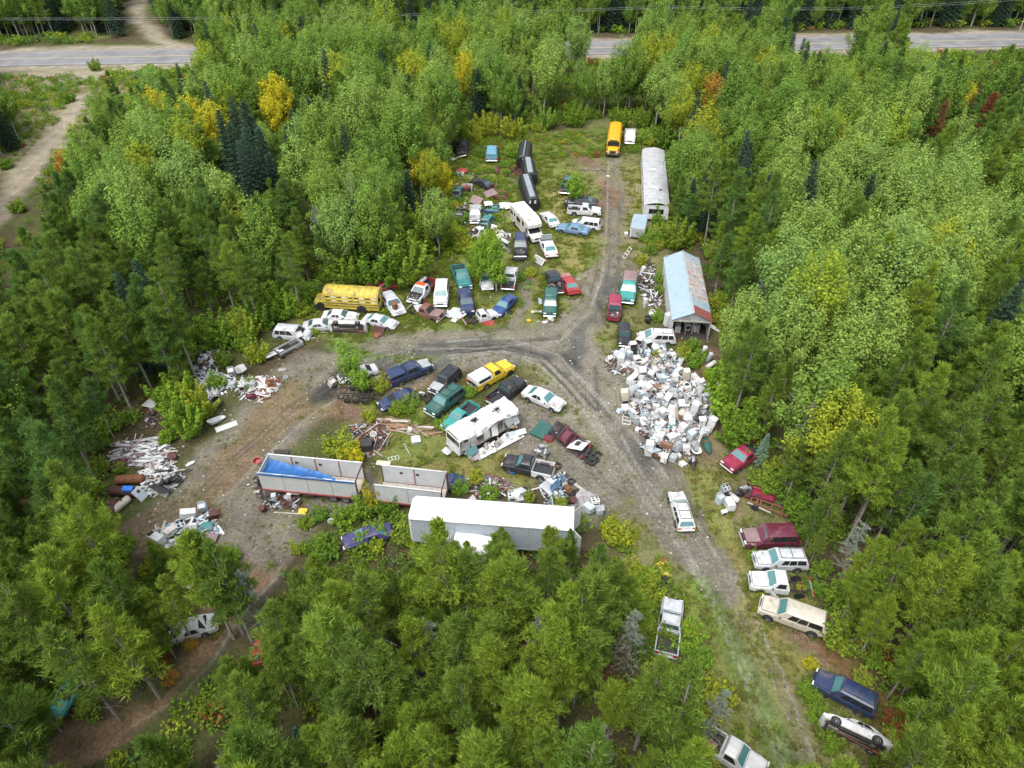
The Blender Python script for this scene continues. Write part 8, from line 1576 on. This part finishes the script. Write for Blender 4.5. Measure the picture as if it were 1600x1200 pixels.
    xw = rg.uniform(-170, -70, 9000); yw = rg.uniform(80, 178, 9000); qx, qy = PX(xw, yw, 0); ok = inpoly([(-60,118),(150,118),(128,150),(80,205),(20,262),(-60,330)], qx, qy) & (fnoise(xw, yw, 9, 81) > .5) & (rg.random(9000) < .5); x = np.concatenate([x, xw[ok]]); y = np.concatenate([y, yw[ok]])
    us = rg.uniform(.5, 1.5, len(x)); us[n0_:n0_ + nr_] *= 1.9; us[n0_ + nr_:] *= .62
    lm = [SHRUBG, LIMEG, YGRN, SHRUBG, DPINE, ORANGEL, REDL]; protos = [(make_weed(200 + i, 90, .8, .9, .2), [m_]) for i, m_ in enumerate(lm)]; idx = rg.choice(len(lm), len(x), p=[.34, .15, .13, .2, .14, .02, .02]); stuff_scatter('undergrowth', protos, np.stack([x, y, np.zeros(len(x))], 1), us, idx, 'low leafy undergrowth on the forest floor between the trees', rg, 'undergrowth')
    n = 240000; x = rg.uniform(-75, 75, n); y = rg.uniform(16, 135, n); g = weed(x, y); pn = fnoise(x, y, 2.2, 71); px, py = PX(x, y, 0); ok = (rg.random(n) < g * np.clip((pn - .36) * 3.2, 0, 1) * .9) & (inpoly(VIS, px, py) | inpoly(PATH, px, py)); x, y, g = x[ok], y[ok], g[ok]; print('GRASS', len(x))
    vx = []; vy = []
    for cx_, cy_, yw_, L_, W_q in VLOC:
        gq = weed(np.array([cx_]), np.array([cy_]))[0]; m_ = int(70 * (.25 + gq))
        for _ in range(m_):
            u_, v_ = (rnd.uniform(-.55, .55) * L_, rnd.choice([-1, 1]) * (W_q / 2 + rnd.uniform(-.1, .45))) if rnd.random() < .7 else (rnd.choice([-1, 1]) * (L_ / 2 + rnd.uniform(-.1, .5)), rnd.uniform(-.5, .5) * W_q)
            vx.append(cx_ + u_ * math.cos(yw_) - v_ * math.sin(yw_)); vy.append(cy_ + u_ * math.sin(yw_) + v_ * math.cos(yw_))
    x = np.concatenate([x, vx]); y = np.concatenate([y, vy]); g = np.concatenate([g, np.full(len(vx), .75)])
    protos = [(make_tuft(300 + i, 40, .34 + .08 * i, .4), [GRASSM]) for i in range(3)] + [(make_weed(310, 40, .35, .4, .14), [SHRUBG]), (make_weed(311, 40, .35, .45, .14), [YGRN]), (make_weed(312, 30, .3, .3, .12), [LIMEG])]
    idx = rg.choice(6, len(x), p=[.3, .25, .17, .13, .1, .05]); stuff_scatter('grass', protos, np.stack([x, y, np.zeros(len(x))], 1), rg.uniform(.35, 1.0, len(x)) * (.45 + .6 * g), idx, 'patchy grass and weeds growing over the yard', rg, 'grass')
import time
_t = time.time()
build_big(); print('T big', time.time() - _t)
build_vehicles(); print('T veh', time.time() - _t)
build_junk(); print('T junk', time.time() - _t)
build_plants(); print('T plants', time.time() - _t, len(bpy.data.objects))
